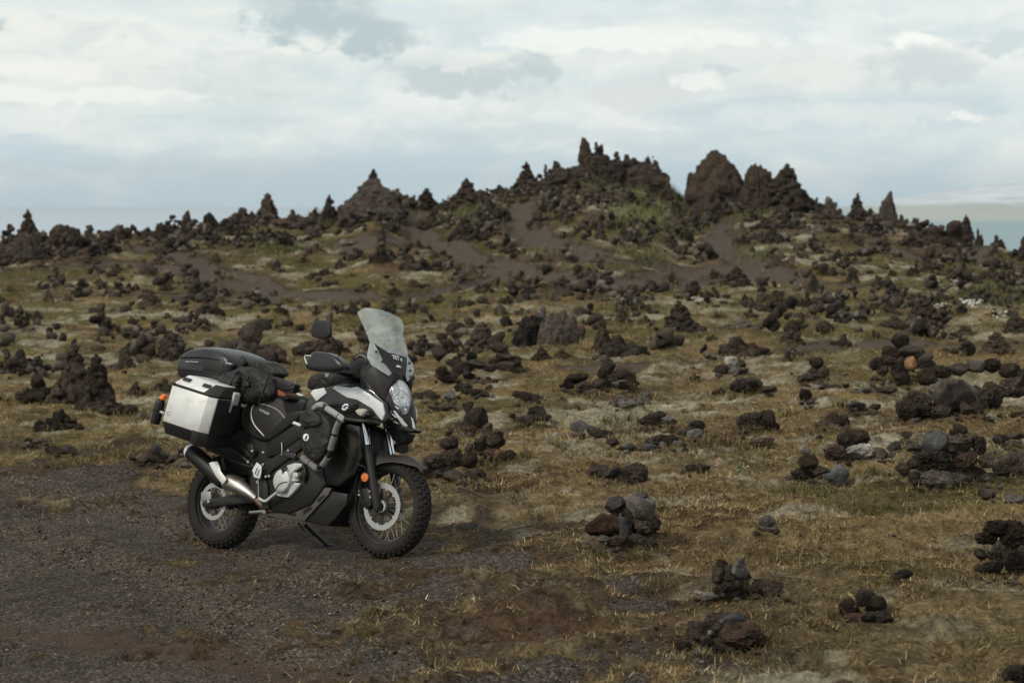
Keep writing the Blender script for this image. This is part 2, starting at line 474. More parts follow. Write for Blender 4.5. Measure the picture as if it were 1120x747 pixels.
def mat_rock():
    m, nt, b = newmat('lava_rock')
    tc = nn(nt, 'ShaderNodeTexCoord').outputs['Object']
    oi = nn(nt, 'ShaderNodeObjectInfo')
    geo = nn(nt, 'ShaderNodeNewGeometry').outputs['Position']
    off = nn(nt, 'ShaderNodeVectorMath', operation='ADD', inp={0: geo, 1: oi.outputs['Location']}).outputs[0]
    n1 = noise(nt, off, 5, 6, .65); n2 = noise(nt, off, 22, 6, .7); n3 = noise(nt, off, 70, 4, .7)
    tone = oi.outputs['Color']
    c = mixc(nt, 1., tone, ramp(nt, n1, [(.28, .42), (.5, 1.), (.75, 1.8)]), 'MULTIPLY')
    c = mixc(nt, 1., c, ramp(nt, n2, [(.25, .42), (.5, 1.), (.78, 1.9)]), 'MULTIPLY')
    rust = ramp(nt, noise(nt, off, 3.1, 4, .6), [(.5, 0.), (.72, .5)])
    c = mixc(nt, rust, c, mixc(nt, 1., tone, (1.5, 1.06, .82), 'MULTIPLY'))
    lich = ramp(nt, noise(nt, off, 13, 7, .75), [(.56, 0.), (.66, .6)])
    c = mixc(nt, lich, c, (.150, .135, .105))
    lich2 = ramp(nt, noise(nt, off, 30, 5, .7), [(.68, 0.), (.72, .7)])
    c = mixc(nt, lich2, c, (.24, .23, .20))
    nt.links.new(c, b.inputs['Base Color'])
    b.inputs['Roughness'].default_value = .95; b.inputs['Specular IOR Level'].default_value = .05
    pits = nn(nt, 'ShaderNodeTexVoronoi', inp={'Scale': 55.0, 'Vector': off}).outputs['Distance']
    h = mth(nt, 'ADD', mth(nt, 'MULTIPLY', n2, .8), mth(nt, 'ADD', mth(nt, 'MULTIPLY', n3, .4), mth(nt, 'MULTIPLY', pits, .22)))
    nt.links.new(bump(nt, h, 1., .045), b.inputs['Normal'])
    return m

TONES = {'d': (.047, .038, .031), 'b': (.072, .057, .046), 'g': (.092, .086, .079), 'l': (.125, .110, .094), 'p': (.26, .235, .20),
         'r': (.078, .049, .038), 'u': (.102, .103, .102), 'o': (.22, .135, .085), 'k': (.032, .026, .022), 'w': (.42, .40, .36)}
MROCK = None
STONES = {}
def setup_stones():
    global MROCK
    MROCK = mat_rock()
    for kind, n in (('round', 6), ('angular', 8), ('clinker', 9)):
        L = []
        for i in range(n):
            V, F = stone_shape(100 * len(STONES) + i * 7 + 3, kind, 4)
            me = arr_mesh('stone_' + kind, V, F); sm(me, True, R_(26) if kind != 'round' else R_(45)); me.materials.append(MROCK); L.append(me)
        STONES[kind] = L

def tone(t, rnd=random):
    c = TONES[t]; k = rnd.uniform(.66, 1.35); w = rnd.uniform(-.06, .06)
    return (c[0] * k * (1 + w), c[1] * k, c[2] * k * (1 - w), 1)

def add_stone(parent, x, y, z, w, d, h, t='d', kind=None, rnd=random, name='stone'):
    """stone of given world size with its centre at x,y,z"""
    kind = kind or rnd.choice(['clinker', 'clinker', 'angular', 'round'])
    o = bpy.data.objects.new(name, rnd.choice(STONES[kind])); COL.objects.link(o)
    o.color = tone(t, rnd)
    a = rnd.choice([0, math.pi]) + rnd.uniform(-.35, .35); tilt = rnd.uniform(-.16, .16)
    o.rotation_euler = (rnd.choice([0, math.pi]) + tilt, rnd.uniform(-.16, .16), a)
    o.scale = (w * 1.04, d * 1.04, h * 1.06)
    if parent is not None:
        o.parent = parent; o.location = (x - parent.location.x, y - parent.location.y, z - parent.location.z)
    else: o.location = (x, y, z)
    return o

# -------- near piles: every stone given by its place, size and tone in the photograph
# (label, category, v of the pile's foot, [ (u, v, w, h, tone, kind, depth offset) ... ])
R, A, K = 'round', 'angular', 'clinker'
NEAR = [
 ('cairn', 'round stone balanced on a crumbling cairn just right of the front wheel', 530, [(491, 473, 8, 8, 'd', A), (491, 484, 21, 14, 'd', R), (494, 500, 24, 20, 'd', K), (476, 505, 26, 18, 'b', K), (512, 507, 22, 18, 'd', R), (470, 520, 18, 12, 'd', K), (484, 517, 18, 13, 'b', K), (497, 521, 26, 16, 'g', R), (514, 520, 15, 12, 'r', R), (526, 519, 13, 11, 'd', A), (466, 512, 12, 10, 'd', A)]),
 ('cairn', 'ragged rust tinged rock pile behind the balanced round stone', 508, [(525, 486, 15, 15, 'd', K), (541, 483, 24, 18, 'd', K), (520, 496, 21, 10, 'r', R), (537, 497, 16, 13, 'b', K), (545, 499, 15, 13, 'o', R), (556, 500, 18, 13, 'd', K), (513, 490, 10, 9, 'b', A), (531, 476, 12, 9, 'd', A), (545, 475, 12, 9, 'd', K)]),
 ('cairn', 'sharply pointed dark boulder with smaller rocks at its foot, right of headlight', 477, [(520, 457, 32, 32, 'd', A), (512, 445, 12, 12, 'd', A), (504, 466, 17, 13, 'd', K), (515, 471, 15, 11, 'r', K), (533, 468, 13, 11, 'd', A), (528, 472, 12, 8, 'b', K)]),
 ('cairn', 'black knob of lava on a flat slab in open grass', 464, [(587, 452, 20, 16, 'k', K), (579, 459, 26, 9, 'b', K), (597, 459, 14, 8, 'd', A), (568, 460, 12, 6, 'd', A)]),
 ('cairn', 'smooth grey stone beside a low dark slab in the grass', 480, [(634, 466, 22, 15, 'u', R), (646, 469, 12, 11, 'b', R), (658, 475, 28, 12, 'd', K), (636, 476, 9, 7, 'b', A)]),
 ('cairn', 'brown block with darker flat rocks to its left, above the reddish cairn', 531, [(655, 517, 28, 13, 'd', A), (670, 519, 22, 15, 'g', A), (694, 519, 30, 26, 'b', K), (647, 518, 11, 10, 'd', A), (681, 525, 12, 8, 'd', K)]),
 ('cairn', 'large reddish cairn with a round stone on top, in the open grass', 602, [(664, 575, 50, 28, 'r', R), (684, 577, 18, 30, 'g', A), (699, 555, 35, 27, 'g', R), (674, 550, 22, 15, 'g', A), (672, 555, 20, 12, 'd', K), (706, 578, 36, 33, 'd', K), (688, 561, 16, 12, 'd', K), (676, 593, 26, 14, 'b', K), (697, 594, 22, 13, 'd', K), (660, 589, 14, 8, 'g', R), (712, 595, 14, 9, 'd', A), (701, 541, 15, 8, 'd', A)]),
 ('rock', 'two small dark rocks beside pale flowers in the grass', 519, [(756, 513, 13, 9, 'd', K), (769, 513, 14, 12, 'k', A)]),
 ('rock', 'lone round grey stone sitting on pale crumbs in open grass', 584, [(839, 571, 19, 15, 'g', R), (835, 579, 14, 6, 'l', K), (846, 579, 11, 5, 'l', K)]),
 ('cairn', 'three stone stack with a slanting slab on its right', 529, [(881, 493, 12, 9, 'g', R), (883, 505, 22, 15, 'd', R), (880, 518, 30, 16, 'd', K), (868, 523, 20, 10, 'g', A), (898, 514, 20, 10, 'd', A), (893, 521, 16, 9, 'd', K)]),
 ('rock', 'big smooth grey boulder beside the three stone stack', 535, [(915, 523, 27, 25, 'u', R)]),
 ('cairn', 'dark rock over a pale speckled slab, behind the smooth grey boulder', 507, [(927, 482, 25, 20, 'd', K), (941, 494, 31, 16, 'p', K), (914, 496, 25, 20, 'b', K), (962, 497, 17, 11, 'g', A), (932, 503, 24, 8, 'k', K), (974, 501, 12, 6, 'b', A)]),
 ('cairn', 'three rounded grey stones huddled left of the big mixed cairn', 497, [(978, 488, 13, 12, 'g', R), (990, 482, 19, 15, 'd', R), (1000, 491, 20, 11, 'g', R), (992, 475, 13, 8, 'd', A)]),
 ('cairn', 'big mixed cairn with one large smooth pale grey boulder leaning on it', 535, [(1023, 484, 30, 27, 'u', R), (1048, 485, 36, 25, 'b', K), (1071, 487, 16, 22, 'd', K), (1051, 470, 17, 13, 'd', A), (1044, 474, 12, 9, 'd', A), (1017, 505, 46, 26, 'd', K), (1055, 503, 28, 19, 'b', K), (1063, 518, 34, 18, 'd', R), (1031, 525, 48, 21, 'l', K), (990, 517, 20, 17, 'd', A), (1004, 523, 22, 15, 'b', K), (1082, 503, 24, 18, 'l', K), (1079, 522, 24, 12, 'l', K), (1012, 528, 18, 10, 'b', K), (1000, 507, 16, 12, 'd', K), (1095, 514, 20, 13, 'd', K)]),
 ('cairn', 'long low rocks at the right edge beyond the big mixed cairn', 524, [(1112, 517, 34, 13, 'd', K), (1108, 502, 34, 17, 'b', R), (1125, 506, 20, 18, 'b', K)]),
 ('rock', 'pair of low half buried stones in front of the big mixed cairn', 551, [(1080, 544, 22, 11, 'b', R), (1108, 545, 24, 11, 'g', A)]),
 ('cairn', 'black jumbled lava heap at the right edge of the grass', 636, [(1090, 578, 28, 20, 'k', K), (1109, 584, 34, 32, 'd', K), (1078, 588, 26, 15, 'd', K), (1098, 606, 34, 24, 'd', K), (1086, 620, 26, 14, 'k', K), (1112, 620, 34, 24, 'k', K), (1072, 606, 18, 12, 'd', A), (1123, 600, 30, 28, 'd', K), (1072, 625, 16, 10, 'd', K)]),
 ('rock', 'small flat black rock half sunk in green moss', 636, [(988, 630, 24, 11, 'k', K), (980, 633, 12, 6, 'd', A)]),
 ('cairn', 'tall narrow cairn with pale flat slabs at its foot and a brown rock alongside', 662, [(790, 617, 13, 13, 'd', K), (786, 628, 17, 20, 'd', A), (809, 622, 17, 25, 'u', A), (797, 632, 15, 12, 'b', A), (799, 641, 32, 14, 'd', K), (806, 640, 19, 11, 'g', A), (800, 651, 22, 13, 'l', A), (786, 645, 14, 12, 'd', K), (775, 653, 29, 10, 'p', A), (764, 648, 10, 6, 'p', A), (840, 646, 38, 19, 'b', K), (826, 643, 14, 12, 'd', K), (815, 651, 11, 9, 'd', A), (797, 624, 12, 12, 'd', K)]),
 ('cairn', 'low rock pile topped by a tilted bluish slab, nearest the camera', 717, [(801, 678, 28, 19, 'u', A), (787, 686, 20, 10, 'd', K), (765, 696, 28, 21, 'd', K), (748, 708, 20, 13, 'k', K), (781, 701, 15, 13, 'p', A), (811, 699, 48, 32, 'b', K), (787, 711, 26, 12, 'k', K), (826, 705, 18, 18, 'd', K), (762, 715, 11, 9, 'u', R), (772, 706, 14, 12, 'd', K)]),
 ('cairn', 'black rounded rocks resting on one reddish brown stone', 682, [(928, 664, 24, 19, 'k', R), (945, 656, 17, 15, 'k', K), (958, 664, 24, 18, 'k', R), (937, 677, 28, 11, 'r', R), (966, 675, 22, 15, 'd', K), (950, 675, 18, 11, 'd', A)]),
 ('rock', 'dark rock cut off by the bottom right corner', 750, [(1113, 741, 34, 24, 'k', K)]),
 ('cairn', 'round stone stacked on a flat brown rock behind the exhaust', 512, [(170, 490, 12, 12, 'g', R), (172, 501, 28, 14, 'b', K), (158, 507, 18, 9, 'g', R), (188, 503, 12, 9, 'd', A), (145, 507, 10, 6, 'b', A)]),
 ('rock', 'small grey rock just behind the exhaust end', 511, [(203, 508, 15, 9, 'g', A), (200, 494, 10, 8, 'd', K)]),
 ('rock', 'pair of flat dark rocks in the grass left of the luggage', 498, [(57, 493, 18, 10, 'k', K), (75, 494, 18, 9, 'b', R), (66, 495, 14, 6, 'd', A)]),
 ('rock', 'thin scatter of flat stones left of the dark pair', 489, [(42, 486, 14, 6, 'g', R), (33, 488, 10, 4, 'b', A), (52, 482, 12, 5, 'b', K)]),
 ('cairn', 'flat faced boulder in a long dark rock wall at right', 460, [(1046, 432, 60, 42, 'l', A), (1004, 430, 38, 30, 'd', K), (990, 450, 24, 22, 'k', K), (1008, 450, 26, 16, 'd', K), (1075, 435, 26, 24, 'd', K), (1068, 447, 16, 14, 'd', K), (1030, 450, 24, 16, 'd', K), (1058, 449, 18, 14, 'd', A), (1018, 453, 14, 10, 'l', K), (1087, 428, 26, 30, 'd', K), (1108, 423, 34, 24, 'b', K), (1030, 407, 22, 14, 'd', K), (1050, 404, 22, 14, 'd', R), (1068, 401, 22, 13, 'g', R), (1086, 400, 18, 16, 'd', K), (1104, 405, 24, 17, 'd', R), (1014, 412, 24, 20, 'd', K), (1124, 412, 26, 24, 'b', K), (996, 436, 20, 20, 'd', A)]),
 ('cairn', 'dark stacked boulders with one pinkish pale stone, behind the flat faced boulder', 422, [(984, 373, 21, 15, 'd', R), (996, 384, 26, 15, 'd', R), (975, 385, 22, 14, 'd', K), (997, 397, 15, 16, 'o', R), (958, 398, 16, 14, 'd', K), (972, 394, 18, 14, 'd', K), (984, 404, 22, 20, 'd', K), (1010, 397, 20, 16, 'd', K), (965, 405, 16, 12, 'b', K), (1003, 386, 18, 12, 'd', K), (1016, 405, 20, 16, 'b', K), (986, 414, 20, 14, 'd', K), (1012, 391, 18, 12, 'g', R)]),
 ('cairn', 'grey blue stone under a black cap with a small rock at left', 481, [(760, 475, 19, 11, 'u', R), (762, 466, 19, 13, 'k', K), (746, 474, 10, 9, 'b', R), (754, 471, 10, 8, 'd', K)]),
 ('cairn', 'hollow rock pile with a blue grey stone in its mouth', 493, [(722, 482, 30, 15, 'd', K), (735, 485, 16, 14, 'd', K), (726, 489, 14, 9, 'u', R), (711, 490, 15, 8, 'g', R), (742, 490, 14, 7, 'g', K), (710, 484, 12, 8, 'd', K)]),
 ('rock', 'loose row of low grey stones left of the hollow rock pile', 496, [(670, 491, 14, 9, 'd', A), (688, 491, 14, 9, 'g', R), (700, 493, 10, 7, 'b', A)]),
 ('cairn', 'two humped dark rocks side by side in the middle grass', 472, [(818, 462, 26, 22, 'd', K), (838, 460, 22, 24, 'd', K), (817, 468, 16, 9, 'b', R), (846, 466, 14, 12, 'd', A), (828, 455, 14, 10, 'd', K)]),
 ('rock', 'dark and grey low rocks near the centre of the grass', 471, [(714, 459, 26, 17, 'd', K), (732, 461, 16, 11, 'g', A), (702, 463, 12, 7, 'd', A), (722, 453, 14, 8, 'b', K)]),
 ('rock', 'flat brownish rock low in the grass beyond the pale flowers', 488, [(834, 484, 27, 10, 'b', K), (828, 487, 14, 6, 'd', A)]),
 ('cairn', 'neat pyramid of dark rounded rocks in the middle grass', 427, [(665, 402, 18, 15, 'd', A), (661, 409, 16, 13, 'd', K), (680, 409, 18, 12, 'd', R), (657, 419, 20, 14, 'd', A), (674, 421, 24, 9, 'g', R), (672, 412, 18, 10, 'd', K), (688, 415, 16, 18, 'b', K), (683, 422, 14, 10, 'd', K), (650, 424, 14, 8, 'd', A), (692, 424, 12, 8, 'd', K)]),
 ('cairn', 'leaning black slab with a rounder rock in front, left of neat pyramid', 434, [(630, 414, 26, 13, 'd', A), (639, 425, 17, 14, 'd', K), (620, 421, 16, 9, 'd', A), (650, 429, 14, 8, 'b', K)]),
 ('cairn', 'tall slab stack with jagged sides, right of the windscreen', 405, [(546, 368, 12, 12, 'd', A), (546, 380, 20, 14, 'd', R), (553, 390, 22, 10, 'd', A), (548, 397, 20, 12, 'd', K), (560, 398, 16, 12, 'b', A), (565, 396, 12, 14, 'd', K), (553, 402, 20, 10, 'd', R), (540, 398, 12, 10, 'd', K), (543, 374, 14, 10, 'd', K)]),
 ('rock', 'rounded boulder in front of a long low rock row', 418, [(504, 403, 20, 16, 'd', R), (489, 413, 26, 14, 'b', K), (513, 413, 14, 10, 'd', A), (521, 399, 30, 9, 'd', A), (537, 402, 18, 9, 'd', A), (494, 396, 14, 8, 'b', K), (483, 405, 14, 8, 'd', K)]),
 ('rock', 'slim upright grey stone among dark rocks beside the headlight', 442, [(492, 434, 14, 15, 'u', A), (467, 429, 22, 13, 'd', K), (456, 434, 14, 9, 'd', K), (475, 434, 12, 8, 'b', A)]),
 ('rock', 'low dark rock row behind the slim grey stone', 436, [(507, 424, 22, 11, 'b', K), (521, 430, 18, 9, 'd', K), (530, 434, 12, 6, 'd', A), (512, 431, 14, 7, 'd', A)]),
 ('rock', 'long flat black rock in the grass above the knob of lava', 441, [(572, 436, 26, 10, 'd', K), (583, 437, 16, 8, 'b', K)]),
 ('rock', 'crumbled brown rocks between headlight and pointed boulder', 450, [(486, 446, 20, 8, 'b', K), (494, 447, 12, 6, 'd', A), (476, 448, 10, 5, 'd', A)]),
 ('cairn', 'pale capped cairn over grey and dark stones, right of bare gravel', 411, [(800, 395, 14, 10, 'w', R), (800, 402, 14, 8, 'u', R), (789, 405, 14, 12, 'd', R), (803, 406, 14, 9, 'g', R), (810, 398, 12, 9, 'd', A)]),
 ('cairn', 'compact heap of split dark rocks low in the middle grass', 434, [(812, 424, 22, 16, 'd', K), (826, 423, 20, 16, 'd', K), (822, 417, 14, 10, 'g', A), (840, 430, 18, 8, 'd', A), (804, 426, 12, 12, 'd', K)]),
 ('cairn', 'narrow pile leaning right above a lichen bank', 422, [(893, 397, 16, 13, 'd', R), (890, 407, 14, 12, 'd', K), (882, 416, 24, 10, 'd', K), (900, 409, 14, 12, 'd', K), (893, 415, 16, 10, 'd', A)]),
 ('rock', 'lone dark rock beside a green tuft, below the narrow leaning pile', 446, [(881, 437, 14, 14, 'd', K), (887, 443, 12, 6, 'd', A)]),
 ('rock', 'flat dark rocks under the lichen bank', 424, [(910, 424, 20, 6, 'd', K), (893, 424, 14, 5, 'l', A), (925, 423, 8, 5, 'd', A)]),
 ('cairn', 'low dark heap with grey rounded stones in front of green turf', 472, [(912, 456, 18, 12, 'd', K), (905, 464, 18, 10, 'b', K), (920, 463, 20, 13, 'd', K), (911, 468, 12, 7, 'g', R), (895, 468, 14, 7, 'b', A)]),
 ('rock', 'flat lichen crusted slabs behind the low dark heap', 455, [(938, 447, 22, 9, 'g', K), (952, 452, 18, 6, 'l', A), (957, 445, 14, 7, 'd', K)]),
 ('rock', 'brown half buried slab right of the low dark heap', 431, [(946, 428, 16, 7, 'g', K), (970, 427, 28, 9, 'b', A)]),
 ('cairn', 'weathered stones at the right edge behind the big mixed cairn', 493, [(1095, 482, 22, 12, 'd', K), (1108, 486, 20, 10, 'b', K), (1112, 477, 18, 9, 'd', A)]),
]
def build_near():
    rnd = random.Random(5)
    for (cat, label, vf, st) in NEAR:
        uc = sum(s[0] * s[2] for s in st) / sum(s[2] for s in st)
        g = groundhit(uc, vf, terrain)
        Y0 = g[1]; px = Y0 / FPX
        root = empty('stone_cairn' if cat == 'cairn' else 'rock_group' if len(st) > 1 else 'boulder', (g[0], Y0, gz(g[0], Y0)))
        if len(st) == 1:
            bpy.data.objects.remove(root); root = None
        ys = []
        for s in st:
            u, v, w, h, t, kd = s[:6]
            W = w * px; Hh = h * px; up = max(0, vf - (v + h / 2)) * px
            D = max(min(W, 1.5 * Hh), .8 * Hh) * rnd.uniform(.85, 1.1)
            Y = Y0 + min(.28 * up, .30) + (D * .25)
            d = ray(u, v); X = d[0] / d[1] * Y; Z = CAMZ + d[2] / d[1] * Y
            gl = gz(X, Y)
            if up < .85 * Hh:        # stands on the ground at its own foot
                g2 = groundhit(u, v + h / 2 - 1, terrain); Y = min(max(g2[1], Y0 - .1), Y0 + 1.0) + D * .15
                X = d[0] / d[1] * Y; Z = CAMZ + d[2] / d[1] * Y; gl = gz(X, Y)
                Z = min(max(Z, gl + Hh * .36), gl + Hh * .52)
            ys.append(Y)
            o = add_stone(root, X, Y, Z, W, D, Hh, t, kd, rnd)
            if root is None:
                o.name = 'boulder'; root = o
        tag(root, label, cat, 'lava rock piles')
        # rubble at the foot
        us = [s[0] for s in st]; u0, u1 = min(us) - 8, max(us) + 8
        for q in range(0 if root.type == 'MESH' else int(5 + 1.2 * len(st))):
            uu = rnd.uniform(u0, u1); vv = vf + rnd.uniform(-6, 3); gg = groundhit(uu, vv, terrain); w = rnd.uniform(3.0, 8.0) * px; hh = w * rnd.uniform(.5, .85)
            add_stone(root, gg[0], gg[1], gz(gg[0], gg[1]) + hh * .28, w, w * rnd.uniform(.7, 1.1), hh, rnd.choice('dddbgl'), None, rnd)
        # a core so that no daylight shows through taller piles
        if len(st) > 5:
            vt = min(s[1] - s[3] / 2 for s in st); hh = (vf - vt) * px * .62
            ww = (max(s[0] + s[2] / 2 for s in st) - min(s[0] - s[2] / 2 for s in st)) * px * .5
            yc_ = max(ys) + .12; xc_ = g[0] * yc_ / Y0; ww *= .8
            add_stone(root, xc_, yc_, gz(xc_, yc_) + hh * .34, ww, ww * .6, hh, 'd', 'clinker', rnd)

